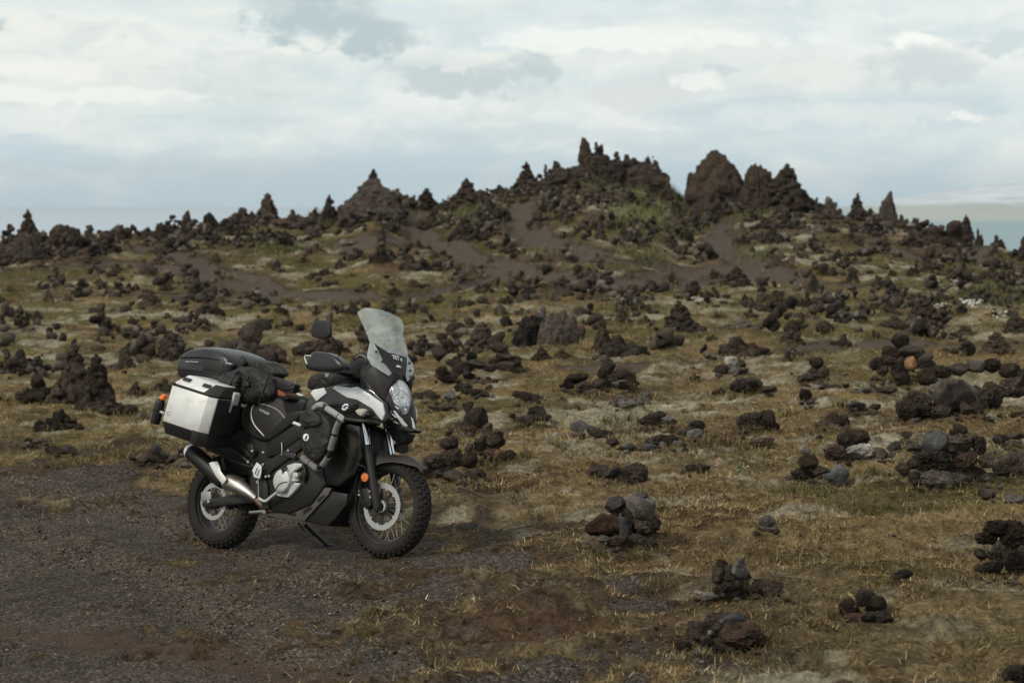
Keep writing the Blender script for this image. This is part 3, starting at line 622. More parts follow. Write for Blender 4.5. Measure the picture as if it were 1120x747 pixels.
# -------- piles further off: (u, v of foot, width, height, kind, tone[, label])
# c cone, h heap, t tower, b boulder, s spire crag, g crag
FAR = [
 (31, 266, 27, 38, 'c', 'd', 'tall sharply pointed cairn at the far left end of ridge'), (27, 286, 50, 30, 'g', 'd', 'dark crag carrying the leftmost pointed cairn'), (68, 276, 40, 32, 'g', 'b', 'blunt lava crag next right of the leftmost pointed cairn'),
 (98, 264, 14, 19, 't', 'd'), (118, 273, 30, 19, 'h', 'd'), (133, 263, 8, 14, 't', 'd'), (141, 262, 7, 13, 't', 'd'), (155, 264, 18, 9, 'h', 'd'), (178, 262, 22, 20, 'g', 'd'),
 (203, 254, 15, 25, 's', 'd', 'slim leaning spire on the left ridge skyline'), (231, 252, 18, 21, 'g', 'd'), (262, 246, 30, 20, 'h', 'd'), (205, 266, 26, 12, 'h', 'b'), (277, 246, 18, 16, 'h', 'd'),
 (100, 290, 30, 14, 'h', 'b'), (45, 298, 34, 14, 'h', 'b'), (62, 309, 16, 11, 'b', 'd'), (108, 312, 12, 8, 'h', 'd'), (53, 332, 12, 18, 'c', 'b'), (148, 318, 12, 9, 'c', 'd'), (165, 337, 26, 22, 'c', 'b', 'dark cone on the bare left slope'),
 (182, 318, 16, 11, 'h', 'b'), (175, 290, 14, 9, 'c', 'd'), (168, 279, 14, 9, 'h', 'b'), (212, 284, 11, 9, 'h', 'd'), (236, 289, 15, 14, 'c', 'b'), (162, 300, 22, 12, 'g', 'b'), (40, 352, 15, 14, 'c', 'd'), (19, 348, 11, 9, 'h', 'd'),
 (124, 361, 12, 10, 'h', 'd'), (109, 374, 10, 8, 'h', 'd'), (248, 306, 14, 9, 'h', 'b'), (130, 296, 14, 9, 'h', 'd'), (12, 320, 14, 8, 'h', 'b'), (75, 330, 12, 8, 'h', 'b'), (215, 315, 14, 8, 'h', 'b'), (243, 332, 18, 7, 'h', 'b'), (183, 349, 9, 8, 'h', 'd'), (232, 362, 14, 12, 'h', 'g'),
 (24, 404, 42, 25, 'h', 'd', 'broad rock heap at the left edge of the grass'), (80, 442, 56, 74, 'c', 'd', 'tallest dark rubble pile left of the luggage'), (106, 447, 44, 62, 'c', 'd', 'pointed shoulder of rubble touching the tallest pile on its right'), (44, 441, 48, 34, 'h', 'd', 'low rubble wing left of the tallest dark pile'),
 (62, 468, 58, 24, 'h', 'k', 'black flat heap in front of the tallest dark pile'), (124, 454, 46, 24, 'h', 'b', 'brown rubble spreading right of the tallest dark pile'), (150, 390, 42, 25, 'h', 'd', 'rounded rock heap left of the peaked heap near luggage'), (186, 394, 40, 34, 'c', 'd', 'peaked dark heap just above left of the top case'),
 (138, 402, 22, 17, 'c', 'd', 'small stacked rocks below the rounded heap'), (150, 432, 19, 17, 'h', 'd', 'small blocky rock heap left of the orange capped bottle'), (178, 428, 24, 16, 'h', 'd', 'low rocks just above the orange capped bottle'), (158, 458, 24, 11, 'h', 'g', 'flat rock left of the orange capped bottle'),
 (272, 398, 74, 50, 'h', 'b', 'mossy pale topped rubble heap rising behind the luggage'), (352, 390, 56, 30, 'h', 'b', 'rubble bank behind the mirror and handguard'), (308, 346, 15, 15, 'h', 'd', 'small dark cairn between luggage and mirror'), (313, 330, 10, 8, 'c', 'l'),
 (293, 246, 28, 36, 'c', 'd', 'steep cone cairn on the left ridge skyline'), (300, 252, 42, 20, 'h', 'b'), (323, 246, 22, 18, 'h', 'd'), (360, 248, 26, 36, 'c', 'd'), (340, 246, 16, 12, 'h', 'd'),
 (408, 236, 72, 42, 's', 'b', 'broad pyramid crag crowned by a little cairn'), (409, 204, 18, 20, 'c', 'k', 'little cairn crowning the broad pyramid crag'), (428, 240, 30, 24, 'c', 'd'), (425, 252, 20, 13, 'h', 'd'), (390, 257, 28, 13, 'h', 'd'), (380, 269, 18, 8, 'b', 'l'), (418, 268, 9, 21, 't', 'd'), (386, 240, 20, 18, 'g', 'b'),
 (467, 230, 28, 25, 'c', 'd', 'cairn right of the saddle beside the pyramid crag'), (470, 250, 26, 20, 'h', 'd'), (510, 226, 38, 32, 'c', 'd', 'shaggy double peaked pile on the ridge left of summit'), (495, 230, 24, 16, 'h', 'd'), (540, 243, 34, 28, 'h', 'd'), (528, 222, 20, 14, 'h', 'd'), (545, 213, 18, 12, 'h', 'd'),
 (508, 265, 36, 30, 'c', 'd', 'cairn on a grassy hump between the two paths'), (458, 271, 10, 11, 'c', 'd'), (481, 285, 23, 13, 'h', 'b'), (455, 298, 34, 21, 'h', 'd'), (415, 291, 24, 22, 'h', 'd'), (372, 295, 12, 14, 'c', 'd'), (345, 279, 20, 14, 'h', 'd'), (345, 262, 16, 13, 'c', 'd'), (310, 263, 20, 12, 'h', 'd'), (330, 291, 22, 11, 'h', 'd'), (350, 310, 34, 17, 'h', 'd'), (385, 305, 14, 7, 'h', 'd'), (455, 314, 27, 10, 'h', 'd'), (428, 340, 18, 17, 'c', 'd'), (451, 345, 16, 12, 'c', 'd'), (500, 319, 15, 13, 'c', 'l'), (480, 334, 24, 14, 'h', 'd'), (505, 336, 17, 14, 'h', 'd'), (535, 289, 13, 14, 'c', 'l'), (515, 303, 17, 18, 'c', 'l'), (543, 313, 14, 10, 'h', 'd'), (553, 332, 16, 10, 'h', 'd'), (386, 344, 18, 14, 'c', 'd'), (347, 344, 10, 11, 'c', 'd'), (300, 292, 16, 9, 'h', 'd'), (395, 320, 16, 8, 'h', 'b'), (430, 322, 16, 9, 'h', 'd'), (548, 345, 15, 12, 'h', 'd'), (528, 330, 14, 8, 'h', 'b'),
 (576, 198, 26, 22, 'c', 'd', 'rocky knob on the skyline left of the summit'), (597, 191, 5, 12, 't', 'd'), (611, 190, 24, 15, 'h', 'd'), (674, 202, 46, 28, 'g', 'd', 'dark outcrop right of the summit spire'), (709, 212, 48, 36, 'g', 'd', 'dark outcrop forming the right shoulder of the summit'), (652, 192, 54, 24, 'g', 'b', 'rough brown outcrop under the summit spire'), (612, 206, 52, 22, 'g', 'd', 'broken outcrop on the left shoulder of the summit'), (641, 174, 17, 25, 's', 'd', 'summit spire on the highest mound'), (656, 172, 20, 15, 'h', 'd'), (674, 176, 9, 11, 't', 'd'), (690, 182, 24, 14, 'h', 'd'), (706, 182, 18, 12, 'h', 'd'), (711, 188, 11, 15, 'c', 'd'), (720, 198, 22, 18, 'h', 'd'), (710, 212, 38, 24, 'h', 'k', 'dark overhung rocks at the top of the tall grass'),
 (632, 200, 20, 14, 'h', 'd'), (620, 230, 18, 18, 'c', 'b'), (592, 234, 14, 10, 'h', 'd'), (643, 198, 10, 9, 'c', 'l'), (600, 216, 12, 9, 'h', 'l'), (575, 222, 14, 9, 'h', 'd'), (668, 190, 18, 12, 'h', 'b'), (655, 218, 14, 10, 'h', 'd'), (680, 200, 20, 10, 'h', 'b'),
 (592, 252, 32, 24, 'h', 'b'), (643, 250, 24, 20, 'h', 'b'), (657, 264, 13, 26, 'c', 'd'), (683, 263, 15, 18, 'c', 'd'), (695, 250, 17, 13, 'h', 'd'), (712, 255, 12, 9, 'h', 'd'), (730, 247, 16, 20, 'c', 'l'), (752, 264, 15, 19, 'h', 'd'), (735, 273, 17, 18, 'c', 'd'), (703, 273, 11, 8, 'c', 'd'), (749, 279, 6, 13, 't', 'd'), (619, 283, 10, 18, 't', 'd', 'slender stone tower standing on the main path'), (591, 290, 24, 15, 'h', 'd', 'flat cairn on a turf island left of the stone tower'), (571, 282, 15, 12, 'h', 'd'), (632, 301, 10, 12, 'b', 'k'), (641, 310, 22, 18, 'h', 'd'), (605, 319, 18, 13, 'h', 'd'), (565, 309, 14, 10, 'h', 'd'), (690, 307, 14, 9, 'h', 'd'), (712, 315, 17, 11, 'h', 'd'), (735, 312, 15, 17, 'c', 'd'), (757, 324, 26, 15, 'h', 'd'), (606, 328, 8, 12, 't', 'l'), (618, 262, 12, 10, 'h', 'd'), (612, 240, 14, 9, 'h', 'd'),
 (783, 307, 18, 15, 'h', 'd'), (806, 315, 34, 25, 'c', 'd', 'two lobed dark heap at the bend of the path'), (786, 231, 76, 68, 'g', 'b', 'massive round topped crag on the skyline'), (826, 230, 36, 52, 'g', 'd', 'upright crag between the massive crag and jagged crag'), (858, 232, 60, 54, 'c', 'd', 'jagged tapering crag right of the upright crag'), (755, 202, 13, 15, 'g', 'b', 'greenish lone boulder left of the massive crag'), (777, 246, 22, 24, 'c', 'd'), (768, 222, 30, 18, 'h', 'd'), (800, 232, 30, 16, 'h', 'd'), (820, 228, 30, 18, 'h', 'd'), (845, 232, 40, 18, 'h', 'd'), (886, 232, 36, 18, 'h', 'd'), (762, 230, 16, 18, 'h', 'd'), (811, 254, 10, 15, 'c', 'l'), (827, 253, 10, 10, 'h', 'd'), (812, 267, 20, 12, 'h', 'd'), (838, 250, 20, 14, 'h', 'd'), (858, 250, 22, 14, 'h', 'd'),
 (893, 224, 6, 9, 't', 'd'), (905, 225, 20, 9, 'h', 'b'), (937, 234, 28, 24, 'c', 'd', 'peaked dark cairn left of the leaning pointed boulder'), (970, 238, 22, 30, 's', 'b', 'leaning pointed boulder on the right skyline'), (955, 242, 18, 14, 'h', 'd'), (988, 242, 14, 8, 'h', 'd'), (1000, 246, 12, 9, 'c', 'd'), (955, 254, 26, 15, 'h', 'k'), (1036, 270, 50, 30, 'h', 'd', 'long broken outcrop on the right skyline'), (1057, 256, 16, 22, 'c', 'k', 'top heavy cairn on the right end of the broken outcrop'), (1071, 256, 9, 7, 'h', 'd'), (1117, 270, 16, 13, 'h', 'd'), (1088, 281, 14, 14, 'c', 'd'), (1092, 262, 14, 6, 'h', 'd'),
 (845, 268, 22, 26, 'h', 'd'), (888, 258, 22, 14, 'h', 'l'), (930, 264, 24, 9, 'h', 'd'), (993, 271, 21, 18, 'h', 'd'), (855, 297, 34, 16, 'h', 'd'), (872, 285, 16, 10, 'h', 'd'), (955, 278, 14, 9, 'h', 'd'), (920, 292, 26, 17, 'h', 'd'), (901, 302, 11, 16, 'c', 'd'), (932, 308, 15, 17, 'c', 'd'), (966, 313, 27, 13, 'h', 'd'), (976, 302, 8, 8, 't', 'd'), (1013, 298, 18, 28, 'c', 'd', 'steep double cairn on the right slope'), (999, 302, 15, 16, 'h', 'd'), (1036, 303, 9, 7, 'h', 'd'), (1053, 298, 8, 12, 't', 'd'), (1066, 310, 18, 10, 'h', 'd'), (1083, 307, 24, 18, 'h', 'd'), (1103, 309, 26, 14, 'h', 'd'), (1030, 331, 24, 15, 'h', 'd'), (1055, 323, 15, 11, 'h', 'd'), (915, 240, 18, 10, 'h', 'b'), (897, 240, 16, 10, 'h', 'd'), (910, 256, 16, 10, 'h', 'd'),
 (890, 322, 19, 24, 'c', 'd'), (850, 334, 17, 12, 'c', 'd'), (880, 340, 19, 22, 'h', 'd'), (903, 342, 26, 20, 'h', 'd'), (952, 339, 15, 9, 'h', 'd'), (970, 344, 13, 20, 't', 'd'), (1008, 360, 42, 36, 'c', 'b', 'big pyramid cairn on the right grass'), (977, 361, 36, 18, 'h', 'd', 'low wing of rocks left of the big pyramid cairn'), (876, 354, 7, 14, 't', 'd'), (866, 375, 28, 27, 'c', 'd', 'stout peaked cairn below the right slope'), (902, 366, 18, 15, 'b', 'd'), (920, 380, 22, 17, 'h', 'd'), (1086, 345, 8, 9, 't', 'd'), (1112, 368, 28, 28, 'c', 'd', 'dark cone cut by the right edge'), (1060, 370, 40, 15, 'h', 'd'), (1090, 386, 34, 25, 'c', 'd', 'cone of dark stones above the long rock wall'), (958, 370, 16, 11, 'h', 'd'), (1040, 345, 14, 7, 'h', 'b'), (865, 394, 20, 11, 'h', 'd'), (890, 394, 14, 6, 'h', 'd'),
 (612, 378, 44, 40, 'g', 'b', 'split grey boulder, the biggest single rock in the middle'), (580, 377, 38, 34, 'g', 'k', 'black hollow half of the split boulder'), (591, 352, 20, 18, 'h', 'g', 'small pale cairn balanced on the split boulder'), (525, 382, 34, 32, 'c', 'd', 'pointed rubble pile right of the windscreen top'), (498, 366, 20, 14, 'b', 'd', 'dark rounded boulder behind the rubble right of windscreen'), (498, 385, 24, 18, 'h', 'b', 'brown blocks between windscreen and pointed rubble pile'), (460, 384, 28, 20, 'h', 'd', 'rocks peeking out beside the windscreen edge'),
 (592, 394, 21, 17, 'c', 'd', 'small cairn in front of the split grey boulder'), (617, 392, 22, 11, 'h', 'd', 'low stones at the right foot of the split boulder'), (630, 372, 13, 18, 'c', 'd', 'short stack right of the split boulder'), (659, 383, 21, 40, 'c', 'd', 'tall narrow cairn between split boulder and lichen mound'), (683, 391, 50, 27, 'h', 'd', 'dark boulder cluster left of the pale lichen mound'), (686, 447, 36, 17, 'h', 'l', 'lichen crusted hump right below the neat pyramid'), (706, 440, 17, 18, 'h', 'g', 'grey wedge of rock right of the neat pyramid'),
 (744, 363, 48, 36, 'c', 'd', 'white capped cone cairn in the middle distance'), (742, 327, 7, 6, 'b', 'w', 'white stone capping the cone cairn'), (703, 341, 23, 17, 'h', 'd'), (681, 355, 18, 20, 'c', 'd'), (680, 343, 14, 10, 'h', 'd'), (806, 366, 46, 18, 'h', 'l', 'upper tier of a wide double heap in the middle'), (814, 388, 56, 22, 'h', 'd', 'lower tier of the wide double heap'), (815, 333, 12, 13, 'c', 'd'), (850, 335, 18, 14, 'h', 'd'), (820, 346, 16, 11, 'h', 'd'), (760, 416, 12, 10, 'h', 'd', 'tiny dark cairn beside the bare gravel patch'), (786, 432, 15, 11, 'h', 'd', 'small dark knob left of the compact heap'), (862, 395, 18, 10, 'c', 'd', 'small dark knob beyond the narrow leaning pile'),
 (783, 350, 16, 9, 'h', 'd'), (706, 353, 10, 10, 'c', 'd'), (640, 356, 14, 8, 'h', 'b'), (570, 345, 16, 10, 'h', 'd'), (660, 332, 22, 10, 'h', 'g'), (778, 372, 14, 8, 'h', 'd'),
]
LANDMARKS = [(31, 255, 'the leftmost pointed cairn'), (203, 242, 'the slim leaning spire'), (293, 228, 'the steep cone cairn'), (410, 214, 'the pyramid crag'), (508, 250, 'the grassy hump cairn'), (641, 162, 'the summit spire'), (710, 202, 'the overhung summit rocks'), (790, 190, 'the massive crag'), (857, 198, 'the jagged crag'), (971, 222, 'the leaning pointed boulder'), (1036, 256, 'the broken outcrop'), (619, 274, 'the path tower'), (806, 303, 'the two lobed heap'), (744, 345, 'the white capped cairn'), (1008, 342, 'the big pyramid cairn'), (597, 357, 'the split boulder'), (80, 400, 'the tallest left pile'), (165, 326, 'the bare slope cone'), (1013, 284, 'the steep double cairn'), (866, 362, 'the stout peaked cairn'), (510, 212, 'the double peaked pile'), (424, 365, 'the windscreen top')]

def auto_labels():
    out = [p[6] if len(p) > 6 else None for p in FAR]
    names = {'c': 'pointed cairn', 'h': 'rock heap', 't': 'slender stone tower', 'b': 'single boulder', 's': 'pointed crag', 'g': 'rough crag'}
    groups = {}
    for i, p in enumerate(FAR):
        if out[i]: continue
        u, v, w, h, k, t = p[:6]; vc = v - h / 2
        L = sorted(LANDMARKS, key=lambda q: math.hypot(q[0] - u, (q[1] - vc) * 1.3))[0]
        dx, dy = u - L[0], vc - L[1]
        rel = ('right of' if dx > 0 else 'left of') if abs(dx) > 1.1 * abs(dy) else ('below' if dy > 0 else 'above')
        a = w * h
        size = 'tiny' if a < 110 else 'small' if a < 260 else 'medium' if a < 480 else 'wide' if w > 1.6 * h else 'large'
        col = {'l': 'pale speckled', 'g': 'grey', 'w': 'white', 'k': 'black', 'b': 'brown'}.get(t, 'dark')
        base = f'{size} {col} {names[k]} {rel} {L[2]}'
        groups.setdefault(base, []).append((math.hypot(dx, dy), i))
    ords = ['nearest', 'second nearest', 'third nearest', 'fourth nearest', 'fifth nearest', 'sixth nearest', 'seventh nearest', 'eighth nearest']
    for b, L in groups.items():
        L.sort()
        for k, (_, i) in enumerate(L):
            out[i] = b if len(L) == 1 else f'{b}, {ords[k]} of {len(L)} alike'
    return out

def fuse(parts, voxel, name):
    """several stones grown together into one weathered mass"""
    Vs, Fs, o = [], [], 0
    for V, F in parts: Vs.append(V); Fs.append(F + o); o += len(V)
    me = arr_mesh('tmp', np.concatenate(Vs), np.concatenate(Fs))
    ob = bpy.data.objects.new('tmp', me); COL.objects.link(ob)
    md = ob.modifiers.new('r', 'REMESH'); md.mode = 'VOXEL'; md.voxel_size = voxel; md.adaptivity = 0
    dg = bpy.context.evaluated_depsgraph_get(); dg.update()
    m2 = bpy.data.meshes.new_from_object(ob.evaluated_get(dg)); m2.name = name
    bpy.data.objects.remove(ob); bpy.data.meshes.remove(me)
    n = len(m2.vertices); co = np.empty(n * 3, np.float32); m2.vertices.foreach_get('co', co); co = co.reshape(-1, 3)
    # drop loose crumbs that did not grow into the main mass
    ne = len(m2.edges); ed = np.empty(ne * 2, np.int32); m2.edges.foreach_get('vertices', ed); ed = ed.reshape(-1, 2)
    lab = np.arange(n)
    while True:
        mn = np.minimum(lab[ed[:, 0]], lab[ed[:, 1]]); new = lab.copy(); np.minimum.at(new, ed[:, 0], mn); np.minimum.at(new, ed[:, 1], mn); new = new[new]
        if (new == lab).all(): break
        lab = new
    main = np.bincount(lab).argmax()
    if (lab != main).any():
        nf = len(m2.polygons); fv = np.empty(nf * 4, np.int32)
        if len(m2.loops) == nf * 4:
            m2.loops.foreach_get('vertex_index', fv); fv = fv.reshape(-1, 4); fv = fv[lab[fv[:, 0]] == main]
            used, inv = np.unique(fv, return_inverse=True); co = co[used]; old = m2
            m2 = arr_mesh(name, co, inv.reshape(-1, 4), 4); bpy.data.meshes.remove(old)
    lo = co.min(0); hi = co.max(0); lo[2] = max(lo[2], -.12)
    co[:, :2] = (co[:, :2] - (lo[:2] + hi[:2]) / 2) / (hi[:2] - lo[:2])
    co[:, 2] = co[:, 2] / hi[2]
    m2.vertices.foreach_set('co', co.ravel()); m2.materials.clear(); m2.materials.append(MROCK)
    m2.polygons.foreach_set('use_smooth', np.zeros(len(m2.polygons), bool)); m2.update()
    return m2

def pile_layout(kind, r):
    """stones (x,y,z,w,d,h) of a pile in a unit box: x,y in -.5...5, z 0..1"""
    L = []
    if kind == 'c':
        nlev = r.choice([7, 8, 9]); p = r.uniform(.8, 1.15)
        lx = r.uniform(-.07, .07)
        for k in range(nlev):
            f = k / nlev; R0 = .40 * (1 - f) ** p + .04; s = .215 * (1 - .40 * f)
            n = max(1, int(2 * math.pi * R0 / (s * .8)))
            for j in range(n):
                a = 2 * math.pi * (j + r.random() * .6) / n
                ss = s * r.uniform(.7, 1.3); q = R0 * r.uniform(.75, 1.12)
                L.append((q * math.cos(a) + lx * f, q * math.sin(a), f * .92 + r.uniform(.0, .1), ss, ss * r.uniform(.8, 1.1), min(ss * r.uniform(.6, .95), .3)))
            L.append((lx * f, 0, f * .9, R0 * 1.7, R0 * 1.7, .3))
        L.append((lx, 0, .94, .13, .13, .14))
    elif kind == 'h':
        for k in range(r.randint(34, 50)):
            a = r.random() * 6.28; q = math.sqrt(r.random()) * .42
            top = (1 - (q / .5) ** 2) * r.uniform(.35, 1.)
            s = r.uniform(.08, .22)
            L.append((q * math.cos(a), q * math.sin(a), top * .62, s, s * r.uniform(.8, 1.1), min(.55, s * r.uniform(1.3, 2.2))))
        L.append((0, 0, .05, .7, .7, .6)); L.append((r.uniform(-.16, .16), 0, .66, .26, .26, .55))
    elif kind == 't':
        z = 0; s = .9
        while z < .9:
            h = r.uniform(.16, .26); w = s * r.uniform(.7, 1.1) * (1 - .45 * z)
            L.append((r.uniform(-.07, .07), r.uniform(-.07, .07), z + h * .4, w, w, h * 1.3)); z += h * .86
        for k in range(4): L.append((r.uniform(-.5, .5), r.uniform(-.4, .4), .03, .35, .35, .14))
    return L

PROTO = {}
def setup_protos():
    r = random.Random(21)
    src = [stone_shape(900 + i, kd, 3) for i, kd in enumerate(['clinker', 'angular', 'clinker', 'angular', 'clinker', 'round', 'angular', 'clinker'])]
    for kind, n in (('c', 8), ('h', 9), ('t', 5)):
        PROTO[kind] = []
        for i in range(n):
            parts = []
            for (x, y, z, w, d, h) in pile_layout(kind, r):
                V, F = r.choice(src); a = r.random() * 6.28
                Rz = np.array([[math.cos(a), -math.sin(a), 0], [math.sin(a), math.cos(a), 0], [0, 0, 1]])
                V2 = (V @ Rz.T) * np.array([w, d, h * 1.15]) + np.array([x, y, z]); parts.append((V2, F))
            PROTO[kind].append(fuse(parts, .017, {'c': 'cairn_mass', 'h': 'heap_mass', 't': 'tower_mass'}[kind]))
    # crags: one rough mass, spired or blunt
    for kind, n in (('s', 5), ('g', 6)):
        PROTO[kind] = []
        for i in range(n):
            V, F = _ICO[5]; V = V.copy(); sd = 300 + 17 * i + (50 if kind == 's' else 0)
            if kind == 's':
                z = (V[:, 2] + 1) / 2; q = np.hypot(V[:, 0], V[:, 1]); rt = (1.02 - z) ** .95 + .05
                k = np.where(q > 1e-4, rt / np.maximum(q, 1e-4), 0) * np.clip(q * 3, 0, 1)
                V[:, 0] = V[:, 0] * k + .16 * (i - 2) * z; V[:, 1] *= k; V[:, 2] = z * 1.9 - .2
            else:
                V[:, 2] = np.where(V[:, 2] < 0, V[:, 2] * .4, np.abs(V[:, 2]) ** .72)
            rr = np.random.default_rng(sd)
            for q in range(9):
                nrm = rr.normal(size=3); nrm[2] = abs(nrm[2]) * .5; nrm /= np.linalg.norm(nrm); dd = rr.uniform(.55, .85) if kind == 'g' else rr.uniform(.80, 1.05)
                o = np.maximum(V @ nrm - dd, 0); V -= (o * .75)[:, None] * nrm
            N = V / np.maximum(np.linalg.norm(V, axis=1), .2)[:, None]
            rg = 1 - np.abs(fbm3(V * np.array([3.2, 3.2, 2.0]) + sd, sd, 4, .55) * 2 - 1)
            V = V + N * (.38 * (rg - .65) + .30 * (fbm3(V * 7 + sd, sd + 3, 4, .65) - .5) + .12 * (fbm3(V * 17, sd + 4, 2) - .5))[:, None]
            lo, hi = V.min(0), V.max(0)
            V[:, :2] = (V[:, :2] - (lo[:2] + hi[:2]) / 2) / (hi[:2] - lo[:2]); V[:, 2] = (V[:, 2]) / hi[2]
            V[:, 2] = np.maximum(V[:, 2], -.25)
            parts = [(V, F)]; rk = random.Random(sd)
            for q in range(46 if kind == 's' else 34):
                j = rk.randrange(len(V)); z = max(0, V[j, 2])
                sz = rk.uniform(.10, .24) * (1.05 - .6 * z)
                Vs, Fs = rk.choice(src); b = rk.random() * 6.28
                Rz = np.array([[math.cos(b), -math.sin(b), 0], [math.sin(b), math.cos(b), 0], [0, 0, 1]])
                parts.append(((Vs @ Rz.T) * np.array([sz, sz, sz * rk.uniform(.9, 1.7)]) + V[j] * np.array([.97, .97, .97]), Fs))
            PROTO[kind].append(fuse(parts, .019, 'crag_mass'))
    PROTO['b'] = STONES['angular'] + STONES['clinker']

_FARPOS = []
def place_far():
    """ground positions first (they also raise the turf plinths)"""
    rnd = random.Random(9)
    for p in FAR:
        u, v, w, h, k = p[:5]
        g = groundhit(u, v, terrain_nopads)
        Wm = w / FPX * g[1]
        _FARPOS.append((g[0], g[1], Wm, h / FPX * g[1]))
        if 250 < v < 375 and k in 'cht' and w > 9 and rnd.random() < .7:
            PADS.append((g[0], g[1] + Wm * .25, Wm * rnd.uniform(.75, 1.0), min(.22, Wm * rnd.uniform(.08, .2))))

def terrain_nopads(x, y): return hill(x, y) + relief(x, y)

ONTOP = {'little cairn crowning the broad pyramid crag', 'small pale cairn balanced on the split boulder', 'white stone capping the cone cairn', 'top heavy cairn on the right end of the broken outcrop', 'summit spire on the highest mound'}
def build_far():
    rnd = random.Random(33); labels = auto_labels()
    names = {'c': 'stone_cairn', 'h': 'rock_heap', 't': 'stone_tower', 'b': 'boulder', 's': 'lava_crag', 'g': 'lava_crag'}
    cats = {'c': 'cairn', 'h': 'rock heap', 't': 'stone tower', 'b': 'boulder', 's': 'crag', 'g': 'crag'}
    grp = {'c': 'stone cairns on the ridge and grass', 'h': 'lava rock heaps', 't': 'slender stone towers', 'b': 'loose boulders', 's': 'lava crags', 'g': 'lava crags'}
    for p, (x, y, W, H), lab in zip(FAR, _FARPOS, labels):
        u, v, w, h, k, t = p[:6]
        y2 = y + W * .28
        d = ray(u, v); x2 = d[0] / d[1] * y2; z0 = CAMZ + d[2] / d[1] * y
        zg = gz(x2, y2)
        z = z0 if (len(p) > 6 and p[6] in ONTOP) else min(zg, z0 + .05) if zg > z0 - .6 else zg
        ztop = CAMZ + ray(u, v - h)[2] / ray(u, v - h)[1] * y2
        hh = max(ztop - z, H * .7)
        me = rnd.choice(PROTO[k])
        o = bpy.data.objects.new(names[k], me); COL.objects.link(o); o.color = tone(t, rnd)
        sx = 1.16 * W
        if k == 'b':
            o.location = (x2, y2, z + hh * .42); o.scale = (sx, W, hh * 1.1); o.rotation_euler[2] = rnd.uniform(-.4, .4)
        else:
            o.location = (x2, y2, z - .02); o.scale = (sx * rnd.choice([-1, 1]), W * rnd.uniform(.75, 1.), hh)
            o.rotation_euler[2] = rnd.uniform(-.3, .3) if k in 'sg' else rnd.choice([0, math.pi]) + rnd.uniform(-.5, .5)
        tag(o, lab, cats[k], grp[k])
        # a few loose stones at the foot of the larger piles
# ================================================================== GRASS, PEBBLES AND SCATTERED STONES (uncountable)
def blades(P, az, el, L, Wd, col, bend):
    n = len(P)
    dirx, diry = np.cos(az), np.sin(az)
    side = np.stack([-diry, dirx, np.zeros(n)], 1)
    d1 = np.stack([dirx * np.cos(el), diry * np.cos(el), np.sin(el)], 1)
    el2 = el - bend
    d2 = np.stack([dirx * np.cos(el2), diry * np.cos(el2), np.sin(el2)], 1)
    m = P + d1 * (L * .5)[:, None]; t = m + d2 * (L * .5)[:, None]
    w = (Wd * .5)[:, None]
    V = np.stack([P - side * w, P + side * w, m - side * w * .8, m + side * w * .8, t], 1).reshape(-1, 3)
    b = (np.arange(n) * 5)[:, None]
    F = np.concatenate([b + np.array([[0, 1, 3]]), b + np.array([[0, 3, 2]]), b + np.array([[2, 3, 4]])], 1).reshape(-1, 3)
    return V, F, np.repeat(col, 5, axis=0)

def mat_blade(name, rough=.75):
    m, nt, b = newmat(name)
    at = nn(nt, 'ShaderNodeAttribute', attribute_name='tint')
    nt.links.new(at.outputs['Color'], b.inputs['Base Color'])
    b.inputs['Roughness'].default_value = rough; b.inputs['Specular IOR Level'].default_value = .05
    return m

def scatter(n, y0, y1, pw=1.0, wide=.262):
    """points over the part of the ground the camera can see, with a margin"""
    t = RNG.random(n)
    y = (y0 ** pw + t * (y1 ** pw - y0 ** pw)) ** (1 / pw)
    x = (RNG.random(n) * 2 - 1) * wide * y
    return x, y

